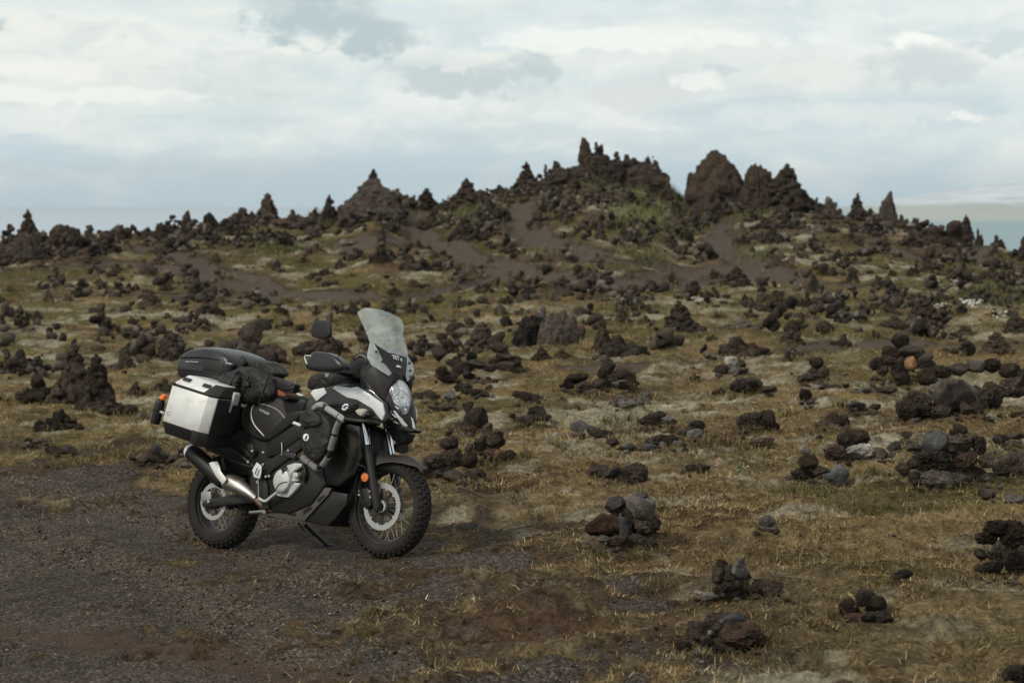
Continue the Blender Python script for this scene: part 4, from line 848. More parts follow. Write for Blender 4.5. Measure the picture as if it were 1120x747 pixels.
def build_grass():
    straw = np.array([[.300, .232, .112], [.235, .175, .082], [.140, .094, .046], [.40, .335, .20], [.175, .135, .062], [.105, .064, .033]])
    green = np.array([[.075, .075, .024], [.105, .100, .034], [.058, .056, .020], [.135, .125, .050]])
    sets = []
    for (n, y0, y1, L0, L1, W0, W1) in ((760000, 9.6, 22, .025, .085, .0024, .0048), (330000, 20, 42, .04, .12, .0035, .008), (130000, 40, 78, .06, .16, .009, .018)):
        x, y = scatter(int(n * 1.15), y0, y1, 2.0, .30); n = len(x)
        path, tr, red, grn, pale = masks(x, y)
        cl = fbm2(x * 2.3, y * 2.3, 77, 4)
        cn = clumps(x, y); dens = (sstep(.30, .62, cl) * .8 + .2) * (.12 + .95 * sstep(.12, .5, cn))
        bare = np.maximum(sstep(-.7, .4, path), sstep(-1.3, .6, tr))
        dens *= (1 - bare) + .22 * sstep(.57, .72, fbm2(x * 2.6, y * 4.2, 79, 3)) * (tr > -1)
        dens *= 1 - .7 * red
        dens *= 1 - .55 * sstep(.44, .60, fbm2(x * .55, y * .55, 101, 4))
        k = RNG.random(n) < dens
        x, y, grn, pale, cl, cn = x[k], y[k], grn[k], pale[k], cl[k], cn[k]; n = len(x)
        z = terrain(x, y)
        lie = RNG.random(n)
        el = np.where(lie < .90, RNG.uniform(.05, .6, n), RNG.uniform(.6, 1.35, n))
        az = np.where(lie < .90, RNG.normal(0, .6, n) + math.pi * (RNG.random(n) < .5) + (fbm2(x * 1.7, y * 1.7, 95, 3) - .5) * 9, RNG.uniform(0, 6.28, n))
        L = RNG.uniform(L0, L1, n) * (.7 + .6 * cl); Wd = RNG.uniform(W0, W1, n)
        c = straw[RNG.integers(0, len(straw), n)] * np.array([1.16, 1.09, 1.0]) * (.55 + .75 * fbm2(x * 1.2, y * 1.2, 91, 3))[:, None]
        g = green[RNG.integers(0, len(green), n)]
        isg = RNG.random(n) < np.clip(grn * .75, 0, .8)
        c = np.where(isg[:, None], g, c)
        pc = np.array([.38, .345, .25]) * RNG.uniform(.6, 1.1, n)[:, None]
        c = np.where((RNG.random(n) < pale * .6)[:, None], pc, c)
        c = c * (RNG.uniform(.5, 1.25, n) + .6 * (RNG.random(n) < .10))[:, None] * (.55 + .75 * fbm2(x * 9, y * 9, 23, 2))[:, None]
        sets.append(blades(np.stack([x, y, z - .004], 1), az, el, L, Wd, c, RNG.uniform(0, .5, n)))
    # longer stalks left standing round the foot of the piles
    px_, py_, pw_ = [], [], []
    for (cat, label, vf, st) in NEAR:
        for s in st:
            if s[1] + s[3] / 2 > vf - 9:
                g = groundhit(s[0], vf + 1, hill); px_.append(g[0]); py_.append(g[1]); pw_.append(s[2] / FPX * g[1] * .6)
    for (x0, y0, W, H) in _FARPOS:
        if y0 < 60: px_.append(x0); py_.append(y0); pw_.append(W * .6)
    px_, py_, pw_ = map(np.array, (px_, py_, pw_)); i = RNG.integers(0, len(px_), 26000); n = len(i)
    x = px_[i] + RNG.normal(0, .7, n) * pw_[i]; y = py_[i] + RNG.normal(-.05, .35, n) * pw_[i] - .02; z = terrain(x, y); far = np.clip(y / 14, 1, 3.2)
    c = straw[RNG.integers(0, len(straw), n)] * RNG.uniform(.45, 1.1, n)[:, None]; g = green[RNG.integers(0, 4, n)]; c = np.where((RNG.random(n) < .35)[:, None], g, c)
    sets.append(blades(np.stack([x, y, z - .01], 1), RNG.random(n) * 6.28, RNG.uniform(.35, 1.4, n), RNG.uniform(.03, .10, n) * far ** .8, RNG.uniform(.0024, .0045, n) * far, c, RNG.uniform(.1, .8, n)))
    V = np.concatenate([s[0] for s in sets]); o = np.cumsum([0] + [len(s[0]) for s in sets[:-1]])
    F = np.concatenate([s[1] + k for s, k in zip(sets, o)]); C = np.concatenate([s[2] for s in sets])
    me = arr_mesh('dry_grass', V, F); vattr(me, 'tint', C); sm(me, False)
    tag(link('dry_grass', me, mat_blade('dry_grass_blades')), kind='stuff')

TUFTS = [(640, 610, 14, 'g'), (815, 668, 8, 'g'), (900, 690, 16, 'r'), (870, 680, 10, 'r'), (850, 705, 12, 's'), (560, 545, 14, 's'), (980, 418, 14, 's'), (960, 412, 10, 's'), (975, 640, 14, 'g'), (1000, 628, 10, 'g'), (890, 720, 18, 'g'), (850, 728, 14, 'g'), (935, 695, 12, 'g'), (965, 560, 12, 'g'), (905, 540, 10, 'g'), (870, 540, 22, 'g'), (890, 541, 22, 'g'), (670, 465, 14, 'g'), (690, 462, 12, 'g'), (655, 610, 10, 'g'), (750, 535, 12, 'r'), (700, 480, 10, 'r'), (790, 488, 16, 'r'), (820, 492, 14, 'r'), (770, 490, 14, 'r'), (1040, 640, 20, 'r'), (1000, 652, 22, 'r'), (960, 650, 20, 'r'), (715, 650, 12, 's'), (730, 645, 10, 's'), (800, 470, 10, 's'), (890, 500, 12, 'g'), (960, 520, 14, 'g'), (610, 490, 10, 'g'), (575, 500, 10, 'g'), (920, 445, 12, 'g'), (1000, 440, 14, 'g'), (860, 455, 10, 'g'), (100, 505, 20, 'g'), (130, 500, 12, 'g'), (60, 470, 14, 'g'), (20, 440, 14, 'g'), (140, 452, 16, 'g'), (520, 700, 8, 's'), (480, 730, 8, 's'), (395, 640, 8, 'g'), (405, 672, 10, 'g'), (700, 610, 10, 'g'), (695, 735, 10, 's'), (1060, 735, 16, 'g'), (930, 710, 14, 'g')]
def build_tufts():
    """upright tufts: fresh green, rusty heather and pale straw, and the long grass below the summit"""
    cols = {'g': np.array([[.085, .088, .026], [.115, .115, .038], [.062, .062, .020]]), 'r': np.array([[.080, .040, .022], [.110, .062, .030], [.055, .034, .020]]), 's': np.array([[.230, .185, .100], [.170, .130, .065], [.28, .235, .14]])}
    S = []
    for (u, v, w, t) in TUFTS:
        g = groundhit(u, v, terrain); n = 60 + w * 5; r = 1.25 * w / FPX * g[1]
        q = np.sqrt(RNG.random(n)) * r; a = RNG.random(n) * 6.28
        x = g[0] + q * np.cos(a); y = g[1] + q * np.sin(a) * .6; z = terrain(x, y)
        L = RNG.uniform(.03, .10, n) * (.8 if t == 'r' else 1) * min(1.6, g[1] / 14)
        C = np.where((RNG.random(n) < .35)[:, None], cols['s'][RNG.integers(0, 3, n)], cols[t][RNG.integers(0, 3, n)]) * RNG.uniform(.6, 1.2, n)[:, None]
        S.append(blades(np.stack([x, y, z - .01], 1), RNG.random(n) * 6.28, RNG.uniform(.6, 1.45, n), L, RNG.uniform(.0025, .0045, n) * g[1] / 13, C, RNG.uniform(.1, .7, n)))
    me = arr_mesh('grass_tufts', np.concatenate([s[0] for s in S]), np.concatenate([s[1] + k for s, k in zip(S, np.cumsum([0] + [len(s[0]) for s in S[:-1]]))]))
    vattr(me, 'tint', np.concatenate([s[2] for s in S])); sm(me, False)
    tag(link('grass_tufts', me, mat_blade('tuft_blades')), kind='stuff')
    # long pale green grass on the face of the summit mound, green banks at right
    S = []
    for (u, v, ru, rv, n, L0, L1, k) in ((718, 234, 34, 15, 3400, .15, .42, 1.2), (696, 250, 26, 12, 800, .12, .35, 1.0), (745, 244, 20, 12, 700, .15, .38, 1.05), (1088, 331, 40, 9, 3000, .08, .28, .75), (1040, 336, 30, 6, 900, .06, .2, .8), (430, 236, 14, 8, 500, .15, .4, .8), (350, 248, 12, 10, 500, .2, .5, .8), (518, 236, 14, 8, 600, .2, .5, .8), (738, 208, 8, 8, 500, .2, .5, .7), (660, 204, 30, 8, 900, .1, .3, .75), (310, 276, 40, 6, 1200, .08, .25, .8), (830, 282, 16, 6, 500, .1, .3, .8), (700, 282, 14, 6, 500, .1, .3, .85), (605, 276, 10, 5, 300, .1, .3, .9), (820, 235, 20, 10, 500, .15, .4, .75)):
        uu = u + RNG.normal(0, .55, n).clip(-1.3, 1.3) * ru; vv = v + RNG.normal(0, .5, n).clip(-1.1, 1.1) * rv
        G = np.array([groundhit(a, b) for a, b in zip(uu[:400], vv[:400])])
        i = RNG.integers(0, len(G), n); x = G[i, 0] + RNG.normal(0, .35, n); y = G[i, 1] + RNG.normal(0, .35, n); z = terrain(x, y)
        base = np.array([[.100, .112, .042], [.140, .148, .066], [.175, .170, .085], [.070, .080, .028]])
        C = base[RNG.integers(0, 4, n)] * (k * RNG.uniform(.7, 1.25, n))[:, None]
        S.append(blades(np.stack([x, y, z - .02], 1), RNG.normal(.3, 1.0, n), RNG.uniform(.75, 1.5, n), RNG.uniform(L0, L1, n), RNG.uniform(.010, .02, n), C, RNG.uniform(.15, .8, n)))
    me = arr_mesh('long_grass', np.concatenate([s[0] for s in S]), np.concatenate([s[1] + k for s, k in zip(S, np.cumsum([0] + [len(s[0]) for s in S[:-1]]))]))
    vattr(me, 'tint', np.concatenate([s[2] for s in S])); sm(me, False)
    tag(link('long_grass', me, mat_blade('long_grass_blades')), kind='stuff')
    # small white flowers on the right bank and the pale pink ones in the grass
    S = []
    for (u, v, ru, rv, n, c, s) in ((1062, 334, 12, 3, 60, (.62, .62, .54), .035), (1024, 338, 14, 4, 40, (.55, .55, .44), .03), (1096, 345, 16, 4, 36, (.6, .6, .5), .03), (765, 331, 10, 4, 30, (.5, .5, .42), .03), (786, 514, 5, 3, 9, (.50, .30, .22), .013), (808, 516, 10, 4, 16, (.12, .16, .06), .014), (812, 517, 8, 3, 10, (.5, .5, .46), .011)):
        g = groundhit(u, v, terrain); a = ru / FPX * g[1]
        x = g[0] + RNG.normal(0, .5, n) * a; y = g[1] + RNG.normal(0, .5, n) * a; z = terrain(x, y) + RNG.uniform(.01, .09, n)
        V, F = _ICO[1]
        for j in range(n):
            S.append((V * s * RNG.uniform(.5, 1.1) * np.array([1, 1, .6]) + np.array([x[j], y[j], z[j]]), F, np.tile(np.array(c) * RNG.uniform(.7, 1.1), (len(V), 1))))
    me = arr_mesh('meadow_flowers', np.concatenate([s[0] for s in S]), np.concatenate([s[1] + k for s, k in zip(S, np.cumsum([0] + [len(s[0]) for s in S[:-1]]))]))
    vattr(me, 'tint', np.concatenate([s[2] for s in S])); sm(me)
    tag(link('meadow_flowers', me, mat_blade('petals')), kind='stuff')

def pebbles(name, x, y, size, cols, sub, sink=.3, flat=.7, dz=None):
    n = len(x); src = [stone_shape(700 + i, kd, sub) for i, kd in enumerate(['angular', 'round', 'angular', 'clinker', 'angular', 'round'])]
    z = terrain(x, y) + (0 if dz is None else dz); Vs, Fs, Cs = [], [], []; o = 0
    which = RNG.integers(0, len(src), n)
    for j, (V, F) in enumerate(src):
        I = np.nonzero(which == j)[0]
        if not len(I): continue
        a = RNG.random(len(I)) * 6.28; ca, sa = np.cos(a), np.sin(a)
        sx = size[I] * RNG.uniform(.8, 1.3, len(I)); sy = size[I] * RNG.uniform(.7, 1.1, len(I)); sz = size[I] * flat * RNG.uniform(.6, 1.2, len(I))
        P = V[None] * np.stack([sx, sy, sz], 1)[:, None, :]
        Q = np.stack([P[..., 0] * ca[:, None] - P[..., 1] * sa[:, None] + x[I][:, None], P[..., 0] * sa[:, None] + P[..., 1] * ca[:, None] + y[I][:, None], P[..., 2] + (z[I] + sz * (.5 - sink))[:, None]], -1)
        Vs.append(Q.reshape(-1, 3)); nv = len(V)
        Fs.append((F[None] + (o + np.arange(len(I)) * nv)[:, None, None]).reshape(-1, 3)); o += nv * len(I)
        Cs.append(np.repeat(cols[I], nv, axis=0))
    me = arr_mesh(name, np.concatenate(Vs), np.concatenate(Fs)); vattr(me, 'tint', np.concatenate(Cs)); sm(me, False)
    return me

def mat_pebble(name):
    m, nt, b = newmat(name)
    at = nn(nt, 'ShaderNodeAttribute', attribute_name='tint')
    geo = nn(nt, 'ShaderNodeNewGeometry').outputs['Position']
    n2 = noise(nt, geo, 30, 5, .7)
    c = mixc(nt, 1., at.outputs['Color'], ramp(nt, n2, [(.25, .4), (.5, 1.), (.78, 1.9)]), 'MULTIPLY')
    nt.links.new(c, b.inputs['Base Color']); b.inputs['Roughness'].default_value = .95; b.inputs['Specular IOR Level'].default_value = .04
    nt.links.new(bump(nt, n2, .8, .02), b.inputs['Normal'])
    return m

def build_pebbles():
    x, y = scatter(70000, 9.6, 24, 2.0, .31)
    path, tr, red, grn, pale = masks(x, y)
    k = RNG.random(len(x)) < sstep(-.6, 1., tr) * .85 * (1 - .4 * red) + .03
    x, y = x[k], y[k]; n = len(x)
    size = .006 + .020 * RNG.random(n) ** 6 + .005 * RNG.random(n)
    base = np.array([[.054, .044, .036], [.084, .070, .057], [.037, .031, .027], [.098, .078, .060], [.16, .142, .12], [.078, .050, .037]])
    c = base[RNG.choice(6, n, p=[.28, .27, .13, .15, .11, .06])] * RNG.uniform(.7, 1.5, n)[:, None]
    tag(link('gravel_pebbles', pebbles('gravel_pebbles', x, y, size, c, 1, .35, .75), mat_pebble('pebble_stone')), kind='stuff')
    # loose stones lying about in the turf, from fist to head size
    x1, y1 = scatter(3800, 12, 34, 1.7, .37); x2, y2 = scatter(9500, 34, 78, 1.5, .37)
    x = np.concatenate([x1, x2]); y = np.concatenate([y1, y2])
    # rubble gathers on the summit mound and along the crest
    ur = RNG.uniform(560, 748, 2600); y3 = RNG.uniform(64, 75.5, 2600); x3 = (ur - 560) / FPX * y3
    ur4 = RNG.uniform(-330, 1420, 6000); y4 = np.interp(ur4, _YU, _YY) - 7 * RNG.random(6000) ** 1.6 + .6; x4 = (ur4 - 560) / FPX * y4
    n0 = len(x); x = np.concatenate([x, x3, x4]); y = np.concatenate([y, y3, y4]); extra = np.arange(len(x)) >= n0
    path, tr, red, grn, pale = masks(x, y)
    cl = fbm2(x * .6, y * .45, 88, 4)
    k = (RNG.random(len(x)) < sstep(np.where(y < 40, .42, .34), .64, cl) * np.where(y < 30, .55, 1.)) & (tr < -.6) & ((path < .1) | (RNG.random(len(x)) < .12))
    k |= extra & (RNG.random(len(x)) < sstep(.36, .60, fbm2(x * .8, y * .8, 89, 3))) & (path < -.2)
    k &= (tr < -1.0) | extra
    k &= ~((np.abs(x + 1.4) < 1.4) & (np.abs(y - 14.7) < 1.2))
    x, y = x[k], y[k]; n = len(x)
    size = np.where(y < 34, .018 + .09 * RNG.random(n) ** 4, .035 + .24 * RNG.random(n) ** 4)
    c = base[RNG.choice(6, n, p=[.40, .17, .28, .08, .04, .03])] * RNG.uniform(.6, 1.05, n)[:, None]
    mp = mat_pebble('loose_lava_stone')
    tag(link('scattered_stones', pebbles('scattered_stones', x, y, size, c, 2, .28, .85), mp), kind='stuff')
    # the hundreds of ankle to knee high stone stacks that cover the slope behind the ones built singly
    cx, cy = scatter(2750, 29, 78, 1.45, .38)
    ur = RNG.uniform(560, 748, 230); y3 = RNG.uniform(64, 76, 230); cx = np.concatenate([cx, (ur - 560) / FPX * y3]); cy = np.concatenate([cy, y3])
    ur = RNG.uniform(-330, 1420, 700); y4 = np.interp(ur, _YU, _YY) - 6 * RNG.random(700) ** 1.5 + .5; cx = np.concatenate([cx, (ur - 560) / FPX * y4]); cy = np.concatenate([cy, y4])
    ur = RNG.uniform(758, 885, 260); vr = RNG.uniform(216, 252, 260); G = np.array([groundhit(a, b) for a, b in zip(ur, vr)]); cx = np.concatenate([cx, G[:, 0]]); cy = np.concatenate([cy, G[:, 1]])
    path, tr = masks(cx, cy)[:2]
    k = (path < -.15) & (RNG.random(len(cx)) < (.12 + .88 * sstep(.40, .60, fbm2(cx * .35, cy * .3, 87, 4))) * np.where(cy < 40, .45, .85))
    cx, cy = cx[k], cy[k]; X, Y, S, D, C = [], [], [], [], []
    for a, b in zip(cx, cy):
        r = RNG.uniform(.13, .20) + .26 * RNG.random() ** 2.5; H = r * RNG.uniform(.7, 1.7); n = RNG.integers(8, 16); tn = RNG.uniform(.75, 1.35)
        f = (np.arange(n) / (n - 1)) ** 1.15; q = r * (1 - f) * RNG.uniform(.35, 1.25, n); t = RNG.random(n) * 6.28
        X.append(a + q * np.cos(t)); Y.append(b + q * np.sin(t)); D.append(f * H * .85); S.append(r * RNG.uniform(.35, .80, n) * (1 - .45 * f))
        C.append(base[RNG.choice(6, n, p=[.42, .17, .26, .09, .03, .03])] * (tn * RNG.uniform(.6, 1.25, n))[:, None])
    x, y, size, dz, c = map(np.concatenate, (X, Y, S, D, C))
    tag(link('small_stone_stacks', pebbles('small_stone_stacks', x, y, size, c, 2, .30, 1.0, dz), mp), kind='stuff')
# ================================================================== SKY, WATER, FAR HILLS, CAMERA
def build_world():
    w = bpy.data.worlds.new('World'); SC.world = w; w.use_nodes = True; nt = w.node_tree
    bg = nt.nodes['Background']; S = .1; bg.inputs['Strength'].default_value = S
    SUN_EL, SUN_AZ = 42.0, -128.0          # azimuth clockwise from +Y (view direction): behind the camera, to the left
    sky = nn(nt, 'ShaderNodeTexSky', sky_type='NISHITA', sun_disc=False, sun_elevation=R_(SUN_EL), sun_rotation=R_(SUN_AZ), altitude=100, air_density=1., dust_density=2.5, ozone_density=1.)
    tc = nn(nt, 'ShaderNodeTexCoord').outputs['Generated']
    sp = nn(nt, 'ShaderNodeSeparateXYZ'); nt.links.new(tc, sp.inputs[0])
    az = mth(nt, 'ARCTAN2', sp.outputs[0], sp.outputs[1]); el = mth(nt, 'ARCSINE', sp.outputs[2])
    k = FPX / 100
    P = mth(nt, 'MULTIPLY', az, k); E = mth(nt, 'MULTIPLY', el, k)      # hundreds of photograph pixels right of / above the horizon's centre
    def vec(sx, sy, oz):
        c = nn(nt, 'ShaderNodeCombineXYZ')
        nt.links.new(mth(nt, 'MULTIPLY', P, sx), c.inputs[0]); nt.links.new(mth(nt, 'MULTIPLY', E, sy), c.inputs[1]); c.inputs[2].default_value = oz
        return c.outputs[0]
    g = ramp(nt, mth(nt, 'DIVIDE', E, 3.0, clamp=True), [(0., (.385, .520, .610)), (.10, (.450, .575, .645)), (.26, (.585, .670, .690)), (.46, (.640, .685, .665)), (.62, (.680, .710, .680)), (.80, (.590, .670, .680)), (1., (.520, .650, .680))])
    # left side is brighter towards the veiled sun
    lf = ramp(nt, mth(nt, 'MULTIPLY_ADD', P, .07, .5), [(.05, .85), (.45, .12), (.6, 0.)])
    g = mixc(nt, mth(nt, 'MULTIPLY', lf, ramp(nt, mth(nt, 'DIVIDE', E, 3.0, clamp=True), [(.2, 0.), (.55, 1.)])), g, (.725, .740, .690))
    warp = noise(nt, vec(.9, 2.2, 7), 1.0, 5, .6)
    # long grey-blue bands
    nb = noise(nt, vec(.30, 2.3, 3.1), 1.0, 6, .58, .5)
    band = mth(nt, 'MULTIPLY', ramp(nt, nb, [(.44, 0.), (.62, 1.)]), .78)
    c = mixc(nt, band, g, mixc(nt, ramp(nt, mth(nt, 'DIVIDE', E, 2.2, clamp=True), [(0, 0.), (1, 1.)]), (.410, .535, .620), (.555, .635, .660)))
    # bright billows with soft edges
    na = noise(nt, vec(.62, 1.55, 1.0), 1.0, 8, .56, .35)
    bil = mth(nt, 'MULTIPLY', ramp(nt, na, [(.47, 0.), (.64, 1.)]), ramp(nt, mth(nt, 'DIVIDE', E, 3.0, clamp=True), [(.04, .3), (.22, .95), (.6, .8), (.85, .35)]))
    c = mixc(nt, bil, c, (.725, .755, .730))
    nc = noise(nt, vec(1.5, 3.2, 5.5), 1.0, 7, .6, .4)
    c = mixc(nt, mth(nt, 'MULTIPLY', ramp(nt, nc, [(.50, 0.), (.68, 1.)]), mth(nt, 'MULTIPLY', ramp(nt, mth(nt, 'DIVIDE', E, 3.0, clamp=True), [(.12, 0.), (.3, 1.)]), .55)), c, (.500, .565, .580))
    # individual clouds: (u, v, half width, half height, colour, amount) in photograph pixels; noise frays the edges
    n5 = noise(nt, vec(1.4, 2.6, 2.0), 1.0, 7, .62)
    n6 = noise(nt, vec(3.4, 5.0, 9.0), 1.0, 6, .62)
    Pw = mth(nt, 'ADD', P, mth(nt, 'MULTIPLY_ADD', n5, 1.3, -.65)); Ew = mth(nt, 'ADD', E, mth(nt, 'ADD', mth(nt, 'MULTIPLY_ADD', n6, .34, -.17), mth(nt, 'MULTIPLY_ADD', warp, .30, -.15)))
    for (u, v, rx, ry, col, am) in ((90, 108, 160, 9, (.80, .81, .77), .7), (700, 45, 190, 16, (.78, .80, .77), .75), (60, 78, 70, 16, (.80, .80, .75), .6),
                                    (350, 24, 84, 38, (.40, .48, .51), 1.), (404, 44, 64, 24, (.40, .48, .51), 1.), (300, 8, 40, 16, (.50, .57, .585), .7), (4, 44, 24, 19, (.44, .52, .545), .9),
                                    (512, 84, 104, 25, (.455, .525, .545), .9), (520, 66, 50, 13, (.73, .74, .71), .7), (590, 70, 28, 16, (.40, .47, .50), .6), (470, 66, 46, 10, (.62, .66, .66), .6),
                                    (990, 50, 46, 11, (.82, .83, .79), .9), (1000, 80, 76, 20, (.525, .575, .590), .85), (1090, 50, 40, 16, (.50, .57, .60), .8), (785, 78, 26, 8, (.47, .54, .57), .7), (700, 108, 70, 20, (.60, .63, .63), .75),
                                    (890, 82, 60, 22, (.70, .715, .69), .8), (960, 12, 40, 8, (.55, .63, .655), .5), (1042, 132, 14, 5, (.84, .85, .81), .9), (760, 92, 40, 10, (.80, .81, .78), .7), (930, 128, 160, 16, (.70, .73, .71), .6), (640, 150, 260, 12, (.48, .56, .60), .45), (220, 182, 300, 10, (.46, .56, .61), .55), (100, 150, 240, 8, (.70, .73, .71), .5), (800, 165, 130, 8, (.56, .63, .65), .4)):
        dx = mth(nt, 'DIVIDE', mth(nt, 'SUBTRACT', Pw, (u - 560) / 100), rx / 100); dy = mth(nt, 'DIVIDE', mth(nt, 'SUBTRACT', Ew, (225 - v) / 100), ry / 100)
        q = mth(nt, 'ADD', mth(nt, 'MULTIPLY', dx, dx), mth(nt, 'MULTIPLY', dy, dy))
        q = mth(nt, 'SUBTRACT', 1.15, q)
        q = mth(nt, 'ADD', q, mth(nt, 'MULTIPLY_ADD', n5, 2.4, -1.2)); q = mth(nt, 'ADD', q, mth(nt, 'MULTIPLY_ADD', n6, 2.4, -1.2))
        f = mth(nt, 'MULTIPLY', ramp(nt, q, [(.0, 0.), (1., 1.)], 'EASE'), am)
        c = mixc(nt, f, c, col)
    # overhead the cloud deck goes on; the clear-sky model shows through it a little
    up = ramp(nt, mth(nt, 'DIVIDE', E, 30., clamp=True), [(.10, 0.), (.35, 1.)])
    c = mixc(nt, up, c, mixc(nt, na, (.42, .45, .47), (.66, .67, .66)))
    c = mixc(nt, 1., c, (1.32 / S, 1.32 / S, 1.30 / S), 'MULTIPLY')
    c = mixc(nt, .06, c, sky.outputs[0])
    nt.links.new(c, bg.inputs['Color'])
    L = bpy.data.lights.new('sun', 'SUN'); L.energy = 2.2; L.angle = R_(10); L.color = (1., .92, .80)
    o = bpy.data.objects.new('sun', L); COL.objects.link(o)
    a, e = R_(SUN_AZ), R_(SUN_EL)
    d = Vector((math.sin(a) * math.cos(e), math.cos(a) * math.cos(e), math.sin(e)))
    o.rotation_euler = d.to_track_quat('Z', 'Y').to_euler(); o.location = d * 30

def build_far_land():
    # lake behind the ridge
    V = [(-9000, 300, -16), (9000, 300, -16), (9000, 30000, -16), (-9000, 30000, -16)]
    m, nt, b = newmat('lake_water')
    geo = nn(nt, 'ShaderNodeNewGeometry').outputs['Position']
    sx = nn(nt, 'ShaderNodeSeparateXYZ'); nt.links.new(geo, sx.inputs[0])
    sky_to_teal = ramp(nt, mth(nt, 'MULTIPLY_ADD', noise(nt, geo, .0011, 3, .5), .35, mth(nt, 'DIVIDE', sx.outputs[0], mth(nt, 'MAXIMUM', sx.outputs[1], 1.))), [(.22, 0.), (.36, 1.)])  # left water coloured pale as if reflecting the sky, teal at right
    nt.links.new(mixc(nt, sky_to_teal, (.30, .38, .46), (.095, .19, .20)), b.inputs['Base Color']); b.inputs['Specular IOR Level'].default_value = .12; b.inputs['Roughness'].default_value = .3
    nt.links.new(bump(nt, noise(nt, geo, .12, 4, .6), .10, 1.), b.inputs['Normal'])
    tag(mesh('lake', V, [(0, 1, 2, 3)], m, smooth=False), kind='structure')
    # low green shore and pale hills beyond it
    xs = np.linspace(-5200, 6500, 340); ys = np.concatenate([np.linspace(1750, 5200, 150), np.linspace(5240, 12500, 150)])
    X, Y = np.meshgrid(xs, ys); x, y = X.ravel(), Y.ravel()
    u = 560 + FPX * x / y
    n = fbm2(x * .0011, y * .0011, 71, 5) ; n2 = fbm2(x * .004, y * .004, 73, 4)
    shore = 2250 + 500 * (n - .5)
    z = -22 + sstep(0, 700, y - shore) * 11 + (n2 - .5) * 3
    knoll = np.exp(-((u - 1075) / 48) ** 2) * 26 + np.exp(-((u - 1030) / 40) ** 2) * 8
    z = z + knoll * np.exp(-((y - 4700) / 420) ** 2) * (.7 + .6 * n2)
    top = np.interp(u, [0, 900, 960, 990, 1030, 1060, 1100, 1130, 1300, 2000], [236, 233, 224, 217, 211, 207, 203, 200, 204, 225])
    zt = CAMZ - 9300 * (top - HZ) / FPX
    z = z + (np.maximum(zt + 12, 4)) * sstep(5300, 9300, y) * (.80 + .36 * n) + (n2 - .5) * 20 * sstep(5600, 7600, y)
    z = -22 + (z + 22) * sstep(905, 965, u + 40 * (n - .5))
    V = np.stack([x, y, z], 1); nr, nc = len(ys), len(xs); idx = np.arange(nr * nc).reshape(nr, nc)
    F = np.stack([idx[:-1, :-1], idx[:-1, 1:], idx[1:, 1:], idx[1:, :-1]], -1).reshape(-1, 4)
    me = arr_mesh('far_hills', V, F, 4); sm(me)
    m, nt, b = newmat('far_land')
    geo = nn(nt, 'ShaderNodeNewGeometry').outputs['Position']
    sp = nn(nt, 'ShaderNodeSeparateXYZ'); nt.links.new(geo, sp.inputs[0])
    h = mth(nt, 'MULTIPLY_ADD', noise(nt, geo, .0022, 6, .65), 34., sp.outputs[2])
    snow_and_haze = ramp(nt, mth(nt, 'MULTIPLY_ADD', h, .01, .1), [(.26, 0.), (.42, 1.)])  # snow colour paled and blued, standing in for part of the haze
    c = mixc(nt, noise(nt, geo, .006, 5, .6), (.27, .31, .29), (.40, .44, .40))
    c = mixc(nt, snow_and_haze, c, mixc(nt, ramp(nt, noise(nt, geo, .004, 6, .7), [(.42, 0.), (.6, 1.)]), (.64, .68, .71), (.40, .45, .50)))
    nt.links.new(c, b.inputs['Base Color']); b.inputs['Roughness'].default_value = .95
    tag(link('far_hills', me, m), kind='structure')
    # the air between here and the hills
    xa, xb, ya, yb, za, zb = -7000, 8000, -80, 13500, -32, 190
    V = [(xa, ya, za), (xb, ya, za), (xb, yb, za), (xa, yb, za), (xa, ya, zb), (xb, ya, zb), (xb, yb, zb), (xa, yb, zb)]
    hz = bpy.data.materials.new('haze_air'); hz.use_nodes = True; nt = hz.node_tree; nt.nodes.clear()
    out = nn(nt, 'ShaderNodeOutputMaterial'); pv = nn(nt, 'ShaderNodeVolumePrincipled')
    pv.inputs['Color'].default_value = (.86, .93, .99, 1); pv.inputs['Density'].default_value = 5e-5; pv.inputs['Anisotropy'].default_value = .1
    nt.links.new(pv.outputs[0], out.inputs['Volume'])
    hb = mesh('haze', V, [(0, 3, 2, 1), (4, 5, 6, 7), (0, 1, 5, 4), (1, 2, 6, 5), (2, 3, 7, 6), (3, 0, 4, 7)], hz, smooth=False); tag(hb, kind='stuff')

def build_camera():
    cd = bpy.data.cameras.new('camera'); cd.sensor_width = 36; cd.lens = FPX / 1120 * 36; cd.clip_start = .1; cd.clip_end = 40000
    cd.dof.use_dof = True; cd.dof.focus_distance = 14.3; cd.dof.aperture_fstop = 3.6
    o = bpy.data.objects.new('camera', cd); COL.objects.link(o); o.location = (0, 0, CAMZ); o.rotation_euler = (math.pi / 2 - PITCH, 0, 0)
    SC.camera = o
    v = SC.view_settings; v.view_transform = 'Standard'; v.look = 'None'; v.gamma = 1; v.exposure = 0; v.use_curve_mapping = False
    SC.cycles.max_bounces = 8; SC.cycles.transparent_max_bounces = 16; SC.cycles.volume_bounces = 0
    SC.cycles.use_denoising = True
# ================================================================== MOTORCYCLE
# bike frame: X forward, Y left, Z up, origin on the ground under the rear axle
BX, BY, BZ, BYAW, BPITCH, BLEAN, BSTEER = -2.03786037, 15.1140184, 0.0, .675681542, .0600789406, .150912170, .0440721939
BR = np.array((Matrix.Rotation(-BYAW, 3, 'Z') @ Matrix.Rotation(-BPITCH, 3, 'Y') @ Matrix.Rotation(-BLEAN, 3, 'X')))
_BO = -BR.T @ np.array([BX, BY, BZ - CAMZ])

def px3(u, v, y):
    """photograph pixel -> bike frame, on the plane Y = y"""
    d = BR.T @ ray(u, v); t = (y - _BO[1]) / d[1]
    return _BO + t * d

